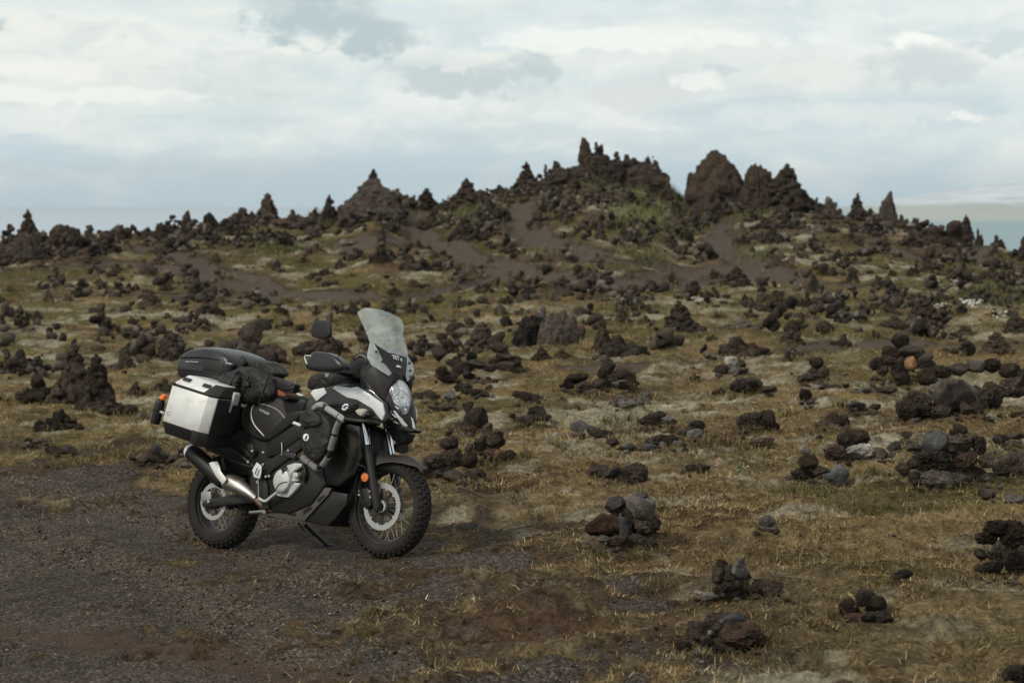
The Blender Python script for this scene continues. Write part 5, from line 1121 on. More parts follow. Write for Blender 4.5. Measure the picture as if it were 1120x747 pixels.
def px_surf(u, v, fx):
    """photograph pixel -> bike frame, on the surface x = fx(y, z)"""
    d = BR.T @ ray(u, v)
    ts = np.linspace((-.235 - _BO[1]) / d[1], (.235 - _BO[1]) / d[1], 240); prev = None; best = (9, 0)
    for t in ts:
        P = _BO + t * d; g = P[0] - fx(P[1], P[2])
        if abs(g) < best[0]: best = (abs(g), t)
        if prev is not None and prev[1] > 0 >= g:
            lo, hi = prev[0], t
            for _ in range(30):
                m = (lo + hi) / 2; P = _BO + m * d
                if P[0] - fx(P[1], P[2]) > 0: lo = m
                else: hi = m
            return P
        prev = (t, g)
    return _BO + best[1] * d

def XZ(pts, y): return [(px3(u, v, y)[0], px3(u, v, y)[2]) for u, v in pts]

BM = {}
def bike_mats():
    BM['plastic'] = pm('black_plastic', (.013, .0125, .012), .5, var=.3, dust=.16, bmp=.15, bscale=180)
    BM['dark'] = pm('dark_frame_paint', (.008, .0078, .0075), .5, var=.3, dust=.14)
    BM['gloss'] = pm('black_paint', (.009, .009, .0095), .28, var=.2, dust=.08, coat=.4)
    BM['grey'] = pm('grey_plastic', (.034, .032, .030), .55, var=.25, dust=.15)
    BM['silver'] = pm('silver_white_paint', (.62, .66, .65), .38, var=.07, dust=.12, coat=.3)
    BM['alu'] = pm('brushed_aluminium', (.80, .80, .77), .48, metal=.55, var=.10, scale=9, dust=.12, dustcol=(.45, .43, .38))
    nt = BM['alu'].node_tree; tc = nn(nt, 'ShaderNodeTexCoord').outputs['Object']; b = nt.nodes['Principled BSDF']
    mp = nn(nt, 'ShaderNodeMapping', inp={'Vector': tc, 'Scale': (9., 9., 120.), 'Rotation': (0., .35, 0.)}).outputs[0]
    scr = ramp(nt, noise(nt, mp, 1.0, 5, .75), [(.60, 0.), (.66, .5)])
    smu = ramp(nt, noise(nt, tc, 7, 6, .7, .5), [(.45, 0.), (.75, .55)])
    src = b.inputs['Base Color'].links[0].from_socket
    nt.links.new(mixc(nt, smu, mixc(nt, scr, src, (.40, .40, .38)), (.50, .475, .42)), b.inputs['Base Color'])
    nt.links.new(bump(nt, noise(nt, tc, 5, 3, .5), .12, .05), b.inputs['Normal'])
    BM['alu_dark'] = pm('dark_aluminium_painted_shade', (.30, .30, .29), .5, metal=.6, var=.15)  # darker aluminium; on rear caliper and clutch cover its tone stands for shade
    BM['cast'] = pm('cast_engine_alloy', (.56, .57, .55), .5, metal=.35, var=.25, scale=20, dust=.35, bmp=.2, bscale=90)
    BM['steel'] = pm('brushed_steel', (.50, .47, .43), .42, metal=1., var=.2, scale=8, dust=.25, dustcol=(.30, .24, .17))
    BM['chrome'] = pm('fork_chrome', (.75, .78, .80), .14, metal=1., var=.08)
    BM['disc'] = pm('brake_disc_steel', (.40, .40, .385), .38, metal=.6, var=.12, scale=40)
    BM['rubber'] = pm('tyre_rubber', (.017, .0155, .014), .85, var=.3, scale=10, dust=.5, dustcol=(.046, .037, .029), bmp=.3, bscale=140, spec=.25)
    BM['rim'] = pm('dark_rim', (.022, .021, .020), .5, metal=.0, var=.3, dust=.35, dustcol=(.05, .04, .032))
    BM['copper'] = pm('heat_blued_header', (.15, .095, .065), .5, metal=.6, var=.3, dust=.3)
    BM['skid'] = pm('dusty_skid_plate', (.080, .076, .071), .6, metal=.2, var=.3, dust=.35, dustcol=(.10, .078, .055))
    BM['orange'] = pm('orange_reflector', (.60, .17, .045), .35, var=.1)
    BM['orangecap'] = pm('orange_cap', (.90, .20, .04), .45, var=.08)
    BM['fabric'] = pm('black_nylon', (.013, .0125, .012), .6, var=.35, scale=25, dust=.15)
    nt = BM['fabric'].node_tree; tc = nn(nt, 'ShaderNodeTexCoord').outputs['Object']
    w1 = mth(nt, 'ABSOLUTE', mth(nt, 'MULTIPLY_ADD', noise(nt, tc, 7, 2, .45, .8), 2., -1.)); w2 = mth(nt, 'ABSOLUTE', mth(nt, 'MULTIPLY_ADD', noise(nt, tc, 19, 2, .5, .5), 2., -1.))
    nt.links.new(bump(nt, mth(nt, 'ADD', w1, mth(nt, 'MULTIPLY', w2, .22)), .55, .05), nt.nodes['Principled BSDF'].inputs['Normal'])
    BM['vinyl'] = pm('seat_vinyl', (.017, .016, .015), .55, var=.25, dust=.15, bmp=.35, bscale=160)
    BM['foam'] = pm('grey_pipe_wrap', (.29, .30, .29), .8, var=.15, bmp=.4, bscale=60)
    BM['foam_dark'] = pm('dark_pipe_wrap', (.17, .17, .16), .8, var=.3, dust=.3, bmp=.4, bscale=60)  # darker grey for the lower wraps
    BM['radin'] = pm('dark_inside', (.008, .006, .005), .8, dust=.2, dustcol=(.05, .022, .014))
    BM['piping'] = pm('white_piping', (.70, .69, .66), .6, var=.1)
    BM['mark'] = pm('pale_lettering', (.72, .75, .76), .5, var=.05)
    BM['greymark'] = pm('grey_lettering', (.42, .45, .45), .5, var=.05)
    BM['rust'] = pm('rust_red_cloth', (.20, .070, .040), .8, var=.3, scale=30)
    BM['case'] = pm('scuffed_black_shell', (.014, .014, .015), .3, var=.3, dust=.12, bmp=.12, bscale=120, dustcol=(.13, .13, .12))
    BM['clear'] = pm('clear_indicator_lens', (.42, .40, .33), .2, var=.15)
    m, nt, b = newmat('headlight_reflector')
    tc = nn(nt, 'ShaderNodeTexCoord').outputs['Object']
    wv = nn(nt, 'ShaderNodeVectorMath', operation='ADD', inp={0: tc, 1: mixc(nt, .04, (0, 0, 0), noise(nt, tc, 18, 3, .6, 0, 1))}).outputs[0]
    vo = nn(nt, 'ShaderNodeTexVoronoi', feature='DISTANCE_TO_EDGE', inp={'Scale': 52.0, 'Vector': wv}); vc = nn(nt, 'ShaderNodeTexVoronoi', inp={'Scale': 52.0, 'Vector': wv})
    sc = nn(nt, 'ShaderNodeSeparateColor'); nt.links.new(vc.outputs['Color'], sc.inputs[0])
    cell = ramp(nt, sc.outputs[0], [(0., (.30, .33, .35)), (.35, (.62, .66, .68)), (1., (.90, .92, .93))])
    nt.links.new(mixc(nt, ramp(nt, vo.outputs['Distance'], [(.03, 0.), (.10, 1.)]), (.05, .052, .055), cell), b.inputs['Base Color'])
    b.inputs['Metallic'].default_value = .55; b.inputs['Roughness'].default_value = .22
    nt.links.new(bump(nt, sc.outputs[1], .6, .02), b.inputs['Normal'])
    BM['reflector'] = m
    # windscreen: dusty, scratched clear sheet
    m, nt, b = newmat('dusty_windscreen')
    tc = nn(nt, 'ShaderNodeTexCoord').outputs['Object']
    n1 = noise(nt, tc, 6, 7, .7, .6); n2 = noise(nt, tc, 60, 4, .7)
    b.inputs['Base Color'].default_value = (.92, .95, .94, 1); b.inputs['Roughness'].default_value = .10; b.inputs['Specular IOR Level'].default_value = .6
    tr = nn(nt, 'ShaderNodeBsdfTransparent'); tr.inputs[0].default_value = (.90, .95, .94, 1)
    mx = nn(nt, 'ShaderNodeMixShader')
    f = mth(nt, 'ADD', mth(nt, 'MULTIPLY', ramp(nt, n1, [(.3, 0.), (.7, 1.)]), .20), mth(nt, 'MULTIPLY_ADD', n2, .08, .08), clamp=True)
    nt.links.new(f, mx.inputs[0]); nt.links.new(tr.outputs[0], mx.inputs[1]); nt.links.new(b.outputs[0], mx.inputs[2])
    nt.links.new(mx.outputs[0], nt.nodes['Material Output'].inputs['Surface'])
    BM['screen'] = m
    m, nt, b = newmat('headlight_glass')
    tr = nn(nt, 'ShaderNodeBsdfTransparent'); gl = nn(nt, 'ShaderNodeBsdfGlossy'); gl.inputs['Roughness'].default_value = .05
    mx = nn(nt, 'ShaderNodeMixShader'); lw = nn(nt, 'ShaderNodeLayerWeight'); lw.inputs[0].default_value = .35
    nt.links.new(mth(nt, 'MULTIPLY_ADD', lw.outputs['Facing'], .5, .10), mx.inputs[0]); nt.links.new(tr.outputs[0], mx.inputs[1]); nt.links.new(gl.outputs[0], mx.inputs[2])
    nt.links.new(mx.outputs[0], nt.nodes['Material Output'].inputs['Surface'])
    BM['glass'] = m

# ---- shape helpers (all in the bike frame)
def prism(name, xz, y0, y1, mat, parent, bevel=.006, inset=1.0, seg=2):
    """outline in x,z pushed from y0 (outer) to y1; inset scales the outer face"""
    n = len(xz); cx = sum(p[0] for p in xz) / n; cz = sum(p[1] for p in xz) / n
    a = [(cx + (x - cx) * inset, y0, cz + (z - cz) * inset) for x, z in xz]; b = [(x, y1, z) for x, z in xz]
    F = [tuple(range(n)), tuple(range(2 * n - 1, n - 1, -1))] + [(i, (i + 1) % n, n + (i + 1) % n, n + i) for i in range(n)]
    return mesh(name, a + b, F, mat, parent, bevel=bevel, seg=seg)

def panel(name, pts, y, depth, mat, parent, bevel=.005, inset=1.0):
    return prism(name, XZ(pts, y), y, y + depth, mat, parent, bevel, inset)

def vpanel(name, pts, yf, depth, mat, parent, bevel=.005):
    """like panel, but the outer face follows y = yf(u)"""
    n = len(pts); a = [tuple(px3(u, v, yf(u))) for u, v in pts]; b = [(x, y + depth, z) for x, y, z in a]
    F = [tuple(range(n)), tuple(range(2 * n - 1, n - 1, -1))] + [(i, (i + 1) % n, n + (i + 1) % n, n + i) for i in range(n)]
    return mesh(name, a + b, F, mat, parent, bevel=bevel)

def smooth_loop(xz, it=2):
    for _ in range(it):
        o = []
        for a, b in zip(xz, xz[1:] + xz[:1]):
            o.append((a[0] * .75 + b[0] * .25, a[1] * .75 + b[1] * .25)); o.append((a[0] * .25 + b[0] * .75, a[1] * .25 + b[1] * .75))
        xz = o
    return xz

def pillow(name, xz, y0, y1, mat, parent, rnd=.25, amt=.0, seed=1, rings=12, top_drop=0., tight=.8):
    """rounded body: the outline lofted across y with soft ends, optional crumpling"""
    xz = smooth_loop(list(xz), 2); n = len(xz)
    cx = sum(p[0] for p in xz) / n; cz = sum(p[1] for p in xz) / n
    V, ym, hw = [], (y0 + y1) / 2, (y1 - y0) / 2
    zmax = max(p[1] for p in xz); zmin = min(p[1] for p in xz)
    ts = np.concatenate([np.linspace(-1, -(1 - rnd), rings // 2), np.linspace(-(1 - rnd), 1 - rnd, 5)[1:-1], np.linspace(1 - rnd, 1, rings // 2)])
    for t in ts:
        e = max(0, (abs(t) - (1 - rnd)) / rnd); s = tight + (1 - tight) * math.sqrt(max(0, 1 - e * e))
        for (x, z) in xz:
            V.append((cx + (x - cx) * s, ym + hw * t, cz + (z - cz) * s - top_drop * (t * t) * max(0, (z - cz) / (zmax - cz))))
    m = len(ts); F = [(k * n + i, k * n + (i + 1) % n, (k + 1) * n + (i + 1) % n, (k + 1) * n + i) for k in range(m - 1) for i in range(n)]
    F += [tuple(range(n)), tuple(range((m - 1) * n, m * n))]
    if amt:
        A = np.array(V); c = A.mean(0); N = A - c; N /= np.linalg.norm(N, axis=1)[:, None]
        w = 1 - np.abs(fbm3(A * np.array([9, 7, 11]) + seed, seed, 3) * 2 - 1)
        V = [tuple(v) for v in A + N * (amt * (w - .7))[:, None]]
    return mesh(name, V, F, mat, parent, angle=R_(60))

def sub(o, lv=1):
    md = o.modifiers.new('s', 'SUBSURF'); md.levels = lv; md.render_levels = lv; return o

def crom(P, n=6):
    P = [np.array(p, float) for p in P]; Q = [2 * P[0] - P[1]] + P + [2 * P[-1] - P[-2]]; out = []
    for i in range(1, len(Q) - 2):
        a, b, c, d = Q[i - 1:i + 3]
        for k in range(n):
            t = k / n
            out.append(.5 * (2 * b + (c - a) * t + (2 * a - 5 * b + 4 * c - d) * t * t + (3 * b - a - 3 * c + d) * t ** 3))
    return out + [P[-1]]

def tube(name, pts, r, mat, parent, seg=10, curve=True, n=6, squash=1.0):
    P = crom(pts, n) if curve and len(pts) > 2 else [np.array(p, float) for p in pts]
    rr = r if isinstance(r, (list, tuple)) else [r, r]
    V, F = [], []; prev = None; m = len(P)
    for i, p in enumerate(P):
        t = P[min(i + 1, m - 1)] - P[max(i - 1, 0)]; t /= np.linalg.norm(t)
        if prev is None:
            a = np.array([0, 0, 1.]) if abs(t[2]) < .9 else np.array([1., 0, 0]); e = np.cross(t, a)
        else: e = prev - t * (prev @ t)
        e /= np.linalg.norm(e); prev = e; f = np.cross(t, e)
        q = i / (m - 1) * (len(rr) - 1); j = min(int(q), len(rr) - 2); rad = rr[j] + (rr[j + 1] - rr[j]) * (q - j)
        for k in range(seg):
            th = 2 * math.pi * k / seg; V.append(tuple(p + rad * (math.cos(th) * e + squash * math.sin(th) * f)))
    for i in range(m - 1):
        for k in range(seg): F.append((i * seg + k, i * seg + (k + 1) % seg, (i + 1) * seg + (k + 1) % seg, (i + 1) * seg + k))
    F += [tuple(range(seg)), tuple(range((m - 1) * seg, m * seg))]
    return mesh(name, V, F, mat, parent, angle=R_(50))

def ptube(name, pts, r, mat, parent, **k):
    return tube(name, [px3(*p) for p in pts], r, mat, parent, **k)

def lathe(name, prof, mat, parent, seg=72, c=(0, 0, 0), closed=False, angle=R_(35)):
    """profile of (radius, y) turned about the Y axis"""
    V, F = [], []; n = len(prof)
    for k in range(seg):
        th = 2 * math.pi * k / seg
        for r, y in prof: V.append((c[0] + r * math.cos(th), c[1] + y, c[2] + r * math.sin(th)))
    for k in range(seg):
        for i in range(n if closed else n - 1):
            j = (i + 1) % n; F.append((k * n + i, k * n + j, ((k + 1) % seg) * n + j, ((k + 1) % seg) * n + i))
    if not closed:
        if prof[0][0] > 1e-4: F.append(tuple(k * n for k in range(seg)))
        if prof[-1][0] > 1e-4: F.append(tuple(k * n + n - 1 for k in range(seg)))
    return mesh(name, V, F, mat, parent, angle=angle)

def text(name, s, size, origin, ex, ey, mat, parent, extrude=.0015, bold=True, spacing=1.0):
    cu = bpy.data.curves.new('t', 'FONT'); cu.body = s; cu.size = size; cu.extrude = extrude; cu.align_x = 'CENTER'; cu.align_y = 'CENTER'
    if bold: cu.offset = size * .02
    cu.space_character = spacing
    o = bpy.data.objects.new('t', cu); COL.objects.link(o)
    dg = bpy.context.evaluated_depsgraph_get(); dg.update()
    me = bpy.data.meshes.new_from_object(o.evaluated_get(dg)); bpy.data.objects.remove(o); bpy.data.curves.remove(cu)
    ex = np.array(ex, float); ex /= np.linalg.norm(ex); ey = np.array(ey, float); ey -= ex * (ey @ ex); ey /= np.linalg.norm(ey); ez = np.cross(ex, ey)
    M = Matrix(((ex[0], ey[0], ez[0], origin[0]), (ex[1], ey[1], ez[1], origin[1]), (ex[2], ey[2], ez[2], origin[2]), (0, 0, 0, 1)))
    me.transform(M); me.name = name; me.materials.clear()
    return link(name, me, mat, parent)

def skin_patch(name, pts, fx, off, thick, mat, parent, cuts=3, loop=0):
    """a sheet traced on the curved surface x = fx(y,z), standing off it and given thickness"""
    P = [px_surf(u, v, fx) for u, v in pts]
    yz = [(p[1], p[2]) for p in P]
    if loop: yz = smooth_loop(yz, loop)
    bm = bmesh.new(); vs = [bm.verts.new((0, y, z)) for y, z in yz]; bm.faces.new(vs)
    bmesh.ops.triangulate(bm, faces=bm.faces)
    for _ in range(cuts):
        bmesh.ops.subdivide_edges(bm, edges=[e for e in bm.edges if e.calc_length() > .012], cuts=1, use_grid_fill=True)
        bmesh.ops.triangulate(bm, faces=bm.faces)
    for f in bm.faces:
        if f.normal.x < 0: f.normal_flip()
    bm.verts.index_update(); n = len(bm.verts)
    yz = [(v.co.y, v.co.z) for v in bm.verts]; F = [tuple(v.index for v in f.verts) for f in bm.faces]
    V = [(fx(y, z) + off, y, z) for y, z in yz] + [(fx(y, z) + off - thick, y, z) for y, z in yz]
    F2 = F + [tuple(i + n for i in reversed(f)) for f in F]
    for e in bm.edges:
        if len(e.link_faces) == 1:
            p, q = e.verts[0].index, e.verts[1].index; F2.append((p, q, q + n, p + n))
    bm.free()
    return mesh(name, V, F2, mat, parent, angle=R_(40))

def mirror(o, name=None):
    """a left hand twin of a right hand part"""
    me = o.data.copy(); me.transform(Matrix.Diagonal((1, -1, 1, 1))); me.flip_normals()
    c = bpy.data.objects.new(name or o.name.split('.')[0], me); COL.objects.link(c); c.parent = o.parent
    return c

# ---- wheels
def tyre(a, R, Rr, rows, N, parent):
    nth = N * 9; ph = np.linspace(-R_(122), R_(122), 92); th = np.arange(nth) * 2 * math.pi / nth
    b = (R - .011 - Rr) / 1.53; rc = R - .011 - b
    PH, TH = np.meshgrid(ph, th); lim = R_(66)
    q = (PH + lim) / (2 * lim) * rows; row = np.floor(q); fq = q - row
    tt = TH / (2 * math.pi) * N + row * .5; ft = tt - np.floor(tt)
    wob = .10 * np.sin(row * 2.1 + np.floor(tt) * 1.7)
    blk = (np.abs(PH) < lim) & (fq > .13) & (fq < .87) & (ft > .20 + wob * .5) & (ft < .84 + wob * .3)
    side = (np.abs(PH) > lim) & (np.abs(PH) < R_(78)) & (((TH / (2 * math.pi) * N) % 1) < .5)
    disp = np.where(blk, .011, 0) + np.where(side, .006, 0)
    ring = np.where((np.abs(PH) > R_(92)) & (np.abs(PH) < R_(95)), .0012, 0)
    r = rc + (b + disp + ring) * np.cos(PH); y = (a + disp * .9) * np.sin(PH)
    V = np.stack([r * np.cos(TH), y, r * np.sin(TH)], -1).reshape(-1, 3)
    n = len(ph); idx = np.arange(nth * n).reshape(nth, n); nx = np.roll(idx, -1, 0)
    F = np.stack([idx[:, :-1], idx[:, 1:], nx[:, 1:], nx[:, :-1]], -1).reshape(-1, 4)
    me = arr_mesh('tyre', V, F, 4); sm(me, True, R_(32))
    return link('tyre', me, BM['rubber'], parent)

def brake_disc(ro, ri, y, parent, mat):
    """perforated ring: a polar grid with holes left out, with inner fixing lugs"""
    nt_, nr = 270, 10; rs = np.linspace(ri, ro, nr); V, F = [], []
    for k in range(nt_):
        t = 2 * math.pi * k / nt_
        for j, r in enumerate(rs):
            rr = r
            if j == 0: rr = ri - .009 * (1 if (k % 27) < 6 else 0)
            if j == nr - 1: rr = ro - .0012 * (1 + math.cos(t * 20)) * .5
            V.append((rr * math.cos(t), y, rr * math.sin(t)))
    for k in range(nt_):
        for j in range(nr - 1):
            hole = j in (1, 4, 6) and (k + 3 * j) % 9 in (0,) or j in (2, 7) and (k + 3 * j + 4) % 9 == 0
            if not hole: F.append((k * nr + j, k * nr + j + 1, ((k + 1) % nt_) * nr + j + 1, ((k + 1) % nt_) * nr + j))
    bm = bmesh.new(); vs = [bm.verts.new(v) for v in V]
    for f in F: bm.faces.new([vs[i] for i in f])
    bmesh.ops.recalc_face_normals(bm, faces=bm.faces); bmesh.ops.solidify(bm, geom=bm.faces[:], thickness=.005)
    me = bpy.data.meshes.new('brake_disc'); bm.to_mesh(me); bm.free(); sm(me, False)
    return link('brake_disc', me, mat, parent)

def wheel(root, a, R, Rr, discs, disc_r, M, rim_w, N):
    hub = lathe('wheel', [(.018, -.085), (.050, -.080), (.050, -.062), (.036, -.050), (.036, .050), (.050, .062), (.050, .080), (.018, .085)], BM['rim'], root, 40)
    hub.matrix_local = M
    lathe('hub_ring', [(.028, -.090), (.040, -.090), (.040, -.078), (.028, -.078)], BM['cast'], hub, 36, closed=True)
    tyre(a, R, Rr, 5, N, hub)
    w = rim_w
    lathe('rim', [(Rr + .012, -w), (Rr + .014, -w + .006), (Rr - .006, -w + .010), (Rr - .016, -w * .45), (Rr - .020, 0), (Rr - .016, w * .45), (Rr - .006, w - .010), (Rr + .014, w - .006), (Rr + .012, w), (Rr - .010, w - .002), (Rr - .022, w * .5), (Rr - .028, 0), (Rr - .022, -w * .5), (Rr - .010, -w + .002)], BM['rim'], hub, 96, closed=True)
    ns = 18; sp = None
    for side in (-1, 1):
        for k in range(ns):
            t0 = 2 * math.pi * (k + .25 * side) / ns; t1 = t0 + (.42 if k % 2 else -.42)
            p = (.048 * math.cos(t0), .068 * side, .048 * math.sin(t0)); q = ((Rr - .018) * math.cos(t1), .018 * side, (Rr - .018) * math.sin(t1))
            tube('spoke', [p, q], .0019, BM['steel'], hub, seg=5, curve=False)
    for y in discs:
        d = brake_disc(disc_r, disc_r * .77, y, hub, BM['disc'])
        s = 1 if y > 0 else -1; n = 8 if disc_r > .14 else 5; V, F = [], []
        for k in range(n):            # dark carrier arms
            t = 2 * math.pi * k / n + .1; e = np.array([math.cos(t), math.sin(t)]); f = np.array([-e[1], e[0]])
            c0 = e * .045; c1 = e * (disc_r * .76); o = len(V)
            for yy in (y - .003, y + .003):
                for p in (c0 - f * .014, c0 + f * .014, c1 + f * .007, c1 - f * .007): V.append((p[0], yy, p[1]))
            F += [(o, o + 1, o + 2, o + 3), (o + 7, o + 6, o + 5, o + 4), (o, o + 4, o + 5, o + 1), (o + 1, o + 5, o + 6, o + 2), (o + 2, o + 6, o + 7, o + 3), (o + 3, o + 7, o + 4, o)]
        V2, F2 = [], []
        o = len(V); sg = 36
        for yy in (y - .004, y + .004):
            for r in (.034, .058):
                for k in range(sg): V.append((r * math.cos(2 * math.pi * k / sg), yy, r * math.sin(2 * math.pi * k / sg)))
        for k in range(sg):
            j = (k + 1) % sg
            F += [(o + k, o + j, o + sg + j, o + sg + k), (o + 2 * sg + k, o + 3 * sg + k, o + 3 * sg + j, o + 2 * sg + j), (o + sg + k, o + sg + j, o + 3 * sg + j, o + 3 * sg + k)]
        mesh('disc_carrier', V, F, BM['dark'], d, smooth=False)
    return hub

def fnose(y, z):
    """front surface of the cowl: nose line swept back to the sides"""
    xf = np.interp(z, [.80, .85, .90, 1.0, 1.10, 1.18, 1.26], [1.745, 1.755, 1.750, 1.715, 1.668, 1.610, 1.535])
    w = np.interp(z, [.80, .85, .90, 1.0, 1.10, 1.18, 1.26], [.05, .07, .105, .15, .165, .165, .15])
    return float(xf) - .16 * (abs(y) / w) ** 2.0 

def fscreen(y, z):
    return 1.645 - .44 * (z - 1.17) - 1.45 * y * y

def build_motorcycle():
    bike_mats()
    root = empty('motorcycle')
    MB = Matrix(BR.tolist()).to_4x4(); MB.translation = (BX, BY, BZ); root.matrix_world = MB
    tag(root, 'black and silver adventure motorcycle with tall windscreen and metal panniers, leaning on its side stand', 'motorcycle')
    B = root
    # ---------- wheels
    K = Vector((-math.sin(R_(26)), 0, math.cos(R_(26)))); O = Vector((1.67, 0, 0))
    MS = Matrix.Translation(O) @ Matrix.Rotation(BSTEER, 4, K) @ Matrix.Translation(-O)
    wheel(B, .058, .337, .243, (-.075,), .155, MS @ Matrix.Translation((1.56, 0, .325)), .036, 44)
    wheel(B, .077, .330, .218, (-.098,), .130, Matrix.Translation((0, 0, .32)), .052, 40)
    # ---------- swingarm and rear brake
    sw = panel('swingarm', [(220, 551.5), (222, 547.5), (249, 541.5), (270, 539.5), (290, 543), (291, 549), (262, 551), (232, 554), (222, 554.5)], -.135, .045, BM['plastic'], B, .006)
    mirror(sw)
    lathe('axle_nut', [(.0, -.148), (.013, -.148), (.017, -.142), (.017, -.10)], BM['steel'], B, 24, c=(0, 0, .32))
    cal = panel('rear_caliper', [(219.5, 538), (230, 537), (231, 548), (225, 549.5), (219.5, 548)], -.125, .05, BM['alu_dark'], B, .006)
    # ---------- engine
    panel('engine_block', [(276, 545), (282, 516), (296, 505), (318, 500), (338, 500), (352, 512), (356, 530), (340, 552), (316, 562), (290, 560)], -.165, .33, BM['dark'], B, .02)
    cc = px3(307.2, 525.2, -.2); cov = []
    ell = lambda cu, cv, ru, rv, n=28, rot=0.: [(cu + ru * math.cos(t) * math.cos(rot) - rv * math.sin(t) * math.sin(rot), cv + ru * math.cos(t) * math.sin(rot) + rv * math.sin(t) * math.cos(rot)) for t in np.linspace(0, 2 * math.pi, n, False)]
    ec = panel('clutch_cover', ell(307.0, 525.4, 9.6, 13.6, rot=.12), -.215, .06, BM['cast'], B, .012, .93)
    panel('cover_boss', [(307.2, 512.4), (312.4, 513), (308.8, 518.6)], -.2195, .02, BM['dark'], ec, .003)
    ptube('cover_rib', [(301.5, 535, -.216), (304.6, 530.4, -.216), (309.5, 527.6, -.216), (314.4, 527.2, -.216)], .0035, BM['dark'], ec, seg=6)
    panel('cover_painted_shade', [(301, 536), (303, 534), (309, 535), (313, 533), (311, 537.4), (306, 538.8)], -.219, .008, BM['alu_dark'], ec, .002)  # darker strip puts shade into the cover's lower edge
    panel('engine_casing', [(313, 509), (322, 506), (329.5, 507), (330, 510), (323, 514), (319, 518), (325, 520), (326, 526), (319, 527), (328, 528.5), (327, 531), (321, 538), (315, 544), (306, 543), (300, 541), (312, 537), (317, 530), (317, 518)], -.19, .05, BM['cast'], B, .006)
    panel('water_pump', ell(322.5, 519.5, 3.2, 3.2, 16), -.205, .04, BM['cast'], B, .004)
    ptube('coolant_hose', [(331, 505, -.17), (334, 516, -.19), (333, 528, -.17)], .012, BM['plastic'], B)
    panel('frame_spar', [(276, 512), (300, 499), (330, 478), (346, 462), (352, 466), (340, 482), (318, 500), (298, 514), (288, 527), (281, 530)], -.18, .04, BM['plastic'], B, .008)
    fp = panel('spar_bracket', [(311, 494), (324, 496), (322, 502), (309, 498)], -.19, .02, BM['grey'], B, .003)
    panel('radiator_shroud', [(346, 470), (378, 462), (393, 466), (395, 500), (388, 518), (370, 532), (352, 530), (344, 505)], -.15, .30, BM['plastic'], B, .015)
    panel('radiator', [(372, 474), (390, 471), (392, 503), (380, 516), (372, 500)], -.155, .006, pm('brown_radiator_fins', (.016, .012, .010), .7, dust=.15), B, .002)
    # ---------- skid plate with cut-outs
    yk = -.15
    SK = panel('skid_plate', [(292, 558.5), (306, 553), (323, 547.5), (346, 532.5), (362.5, 533.5), (359.5, 540), (332.5, 569.6), (304, 566.4), (290, 563)], yk, .012, BM['skid'], B, .002)
    for pts in ([(329.2, 548.5), (336.2, 546.6), (334.7, 551.5), (328.2, 553)], [(331.2, 558), (339.2, 553), (341.2, 556), (338.2, 558.6), (331.4, 563)], [(340, 541), (345.6, 537.2), (346.6, 538.6), (341.4, 543.4)], [(346.8, 546), (354.8, 540.6), (354.6, 543), (348.3, 549.6)], [(310, 555.4), (322, 553), (321, 557), (309, 558.8)], [(315, 560), (324, 561), (323.4, 564.2), (315, 563)]):
        panel('slot', pts, yk - .0025, .004, BM['radin'], SK, .0006)
    panel('bash_plate_belly', [(292, 565), (304, 566.5), (332, 570), (358, 575.4), (366, 568), (378.5, 552), (380, 540), (361, 536), (346, 534), (322, 549), (294, 560)], -.135, .27, BM['dark'], B, .012)
    # ---------- exhaust
    a0, a1 = px3(208.3, 492.5, -.21), px3(246, 527.5, -.20)
    ex = tube('silencer', [a0, a0 + (a1 - a0) * .04, a0 + (a1 - a0) * .10, a0 + (a1 - a0) * .9, a1], [.054, .058, .060, .060, .052], BM['dark'], B, seg=24, curve=False, squash=1.0)
    d = (a1 - a0) / np.linalg.norm(a1 - a0)
    tube('end_cap', [a0 - d * .012, a0 + d * .022], [.050, .0625], BM['silver'], ex, seg=24, curve=False)
    tube('outlet', [a0 - d * .016, a0 - d * .011], .026, BM['dark'], ex, seg=16, curve=False)
    hs = panel('heat_shield', [(228, 506.5), (231, 505), (237.3, 504.4), (239.5, 509), (241, 515), (247.5, 524), (243.4, 530), (236, 521)], -.278, .010, BM['alu'], ex, .004)
    mid = [px3(247, 527, -.20), px3(254, 528, -.20), px3(262, 532.5, -.20), px3(272, 539, -.195), px3(280, 545.5, -.185)]
    tube('exhaust_mid_pipe', mid, [.050, .058, .054, .036, .024], BM['steel'], ex, seg=20)
    tube('exhaust_header', [px3(279, 545, -.185), px3(286, 552, -.17), px3(294, 557, -.15), px3(312, 560, -.12), px3(335, 562, -.10)], .022, BM['copper'], ex, seg=14)
    # ---------- foot controls
    hp = panel('heel_guard', [(280.6, 505.3), (286, 509.7), (285.4, 517), (284, 523.2), (277.6, 522), (275.6, 514)], -.225, .008, BM['silver'], B, .003)
    for q in ((278.4, 514), (280.6, 516)):
        panel('slot', [(q[0], q[1] + 4), (q[0] + 2.6, q[1] - 3), (q[0] + 3.3, q[1] - 2.4), (q[0] + .8, q[1] + 4.4)], -.2275, .004, BM['dark'], hp, .0006)
    ptube('footpeg', [(274, 560.5, -.19), (288.5, 559.5, -.30)], .013, BM['steel'], B)
    ptube('brake_pedal', [(283, 545, -.20), (290, 548, -.21), (297, 543, -.22), (303, 538.5, -.235)], .0085, BM['cast'], B, squash=1.3)
    ptube('pedal_rod', [(282.3, 523, -.21), (283, 545, -.20)], .004, BM['steel'], B, curve=False)
    panel('peg_bracket', [(274, 520), (284, 512), (292, 530), (294, 556), (284, 560), (280, 545), (272, 536)], -.185, .03, BM['dark'], B, .006)
    ptube('brake_reservoir', [(243.5, 500, -.20), (245.5, 514, -.20)], .013, BM['plastic'], B, curve=False)
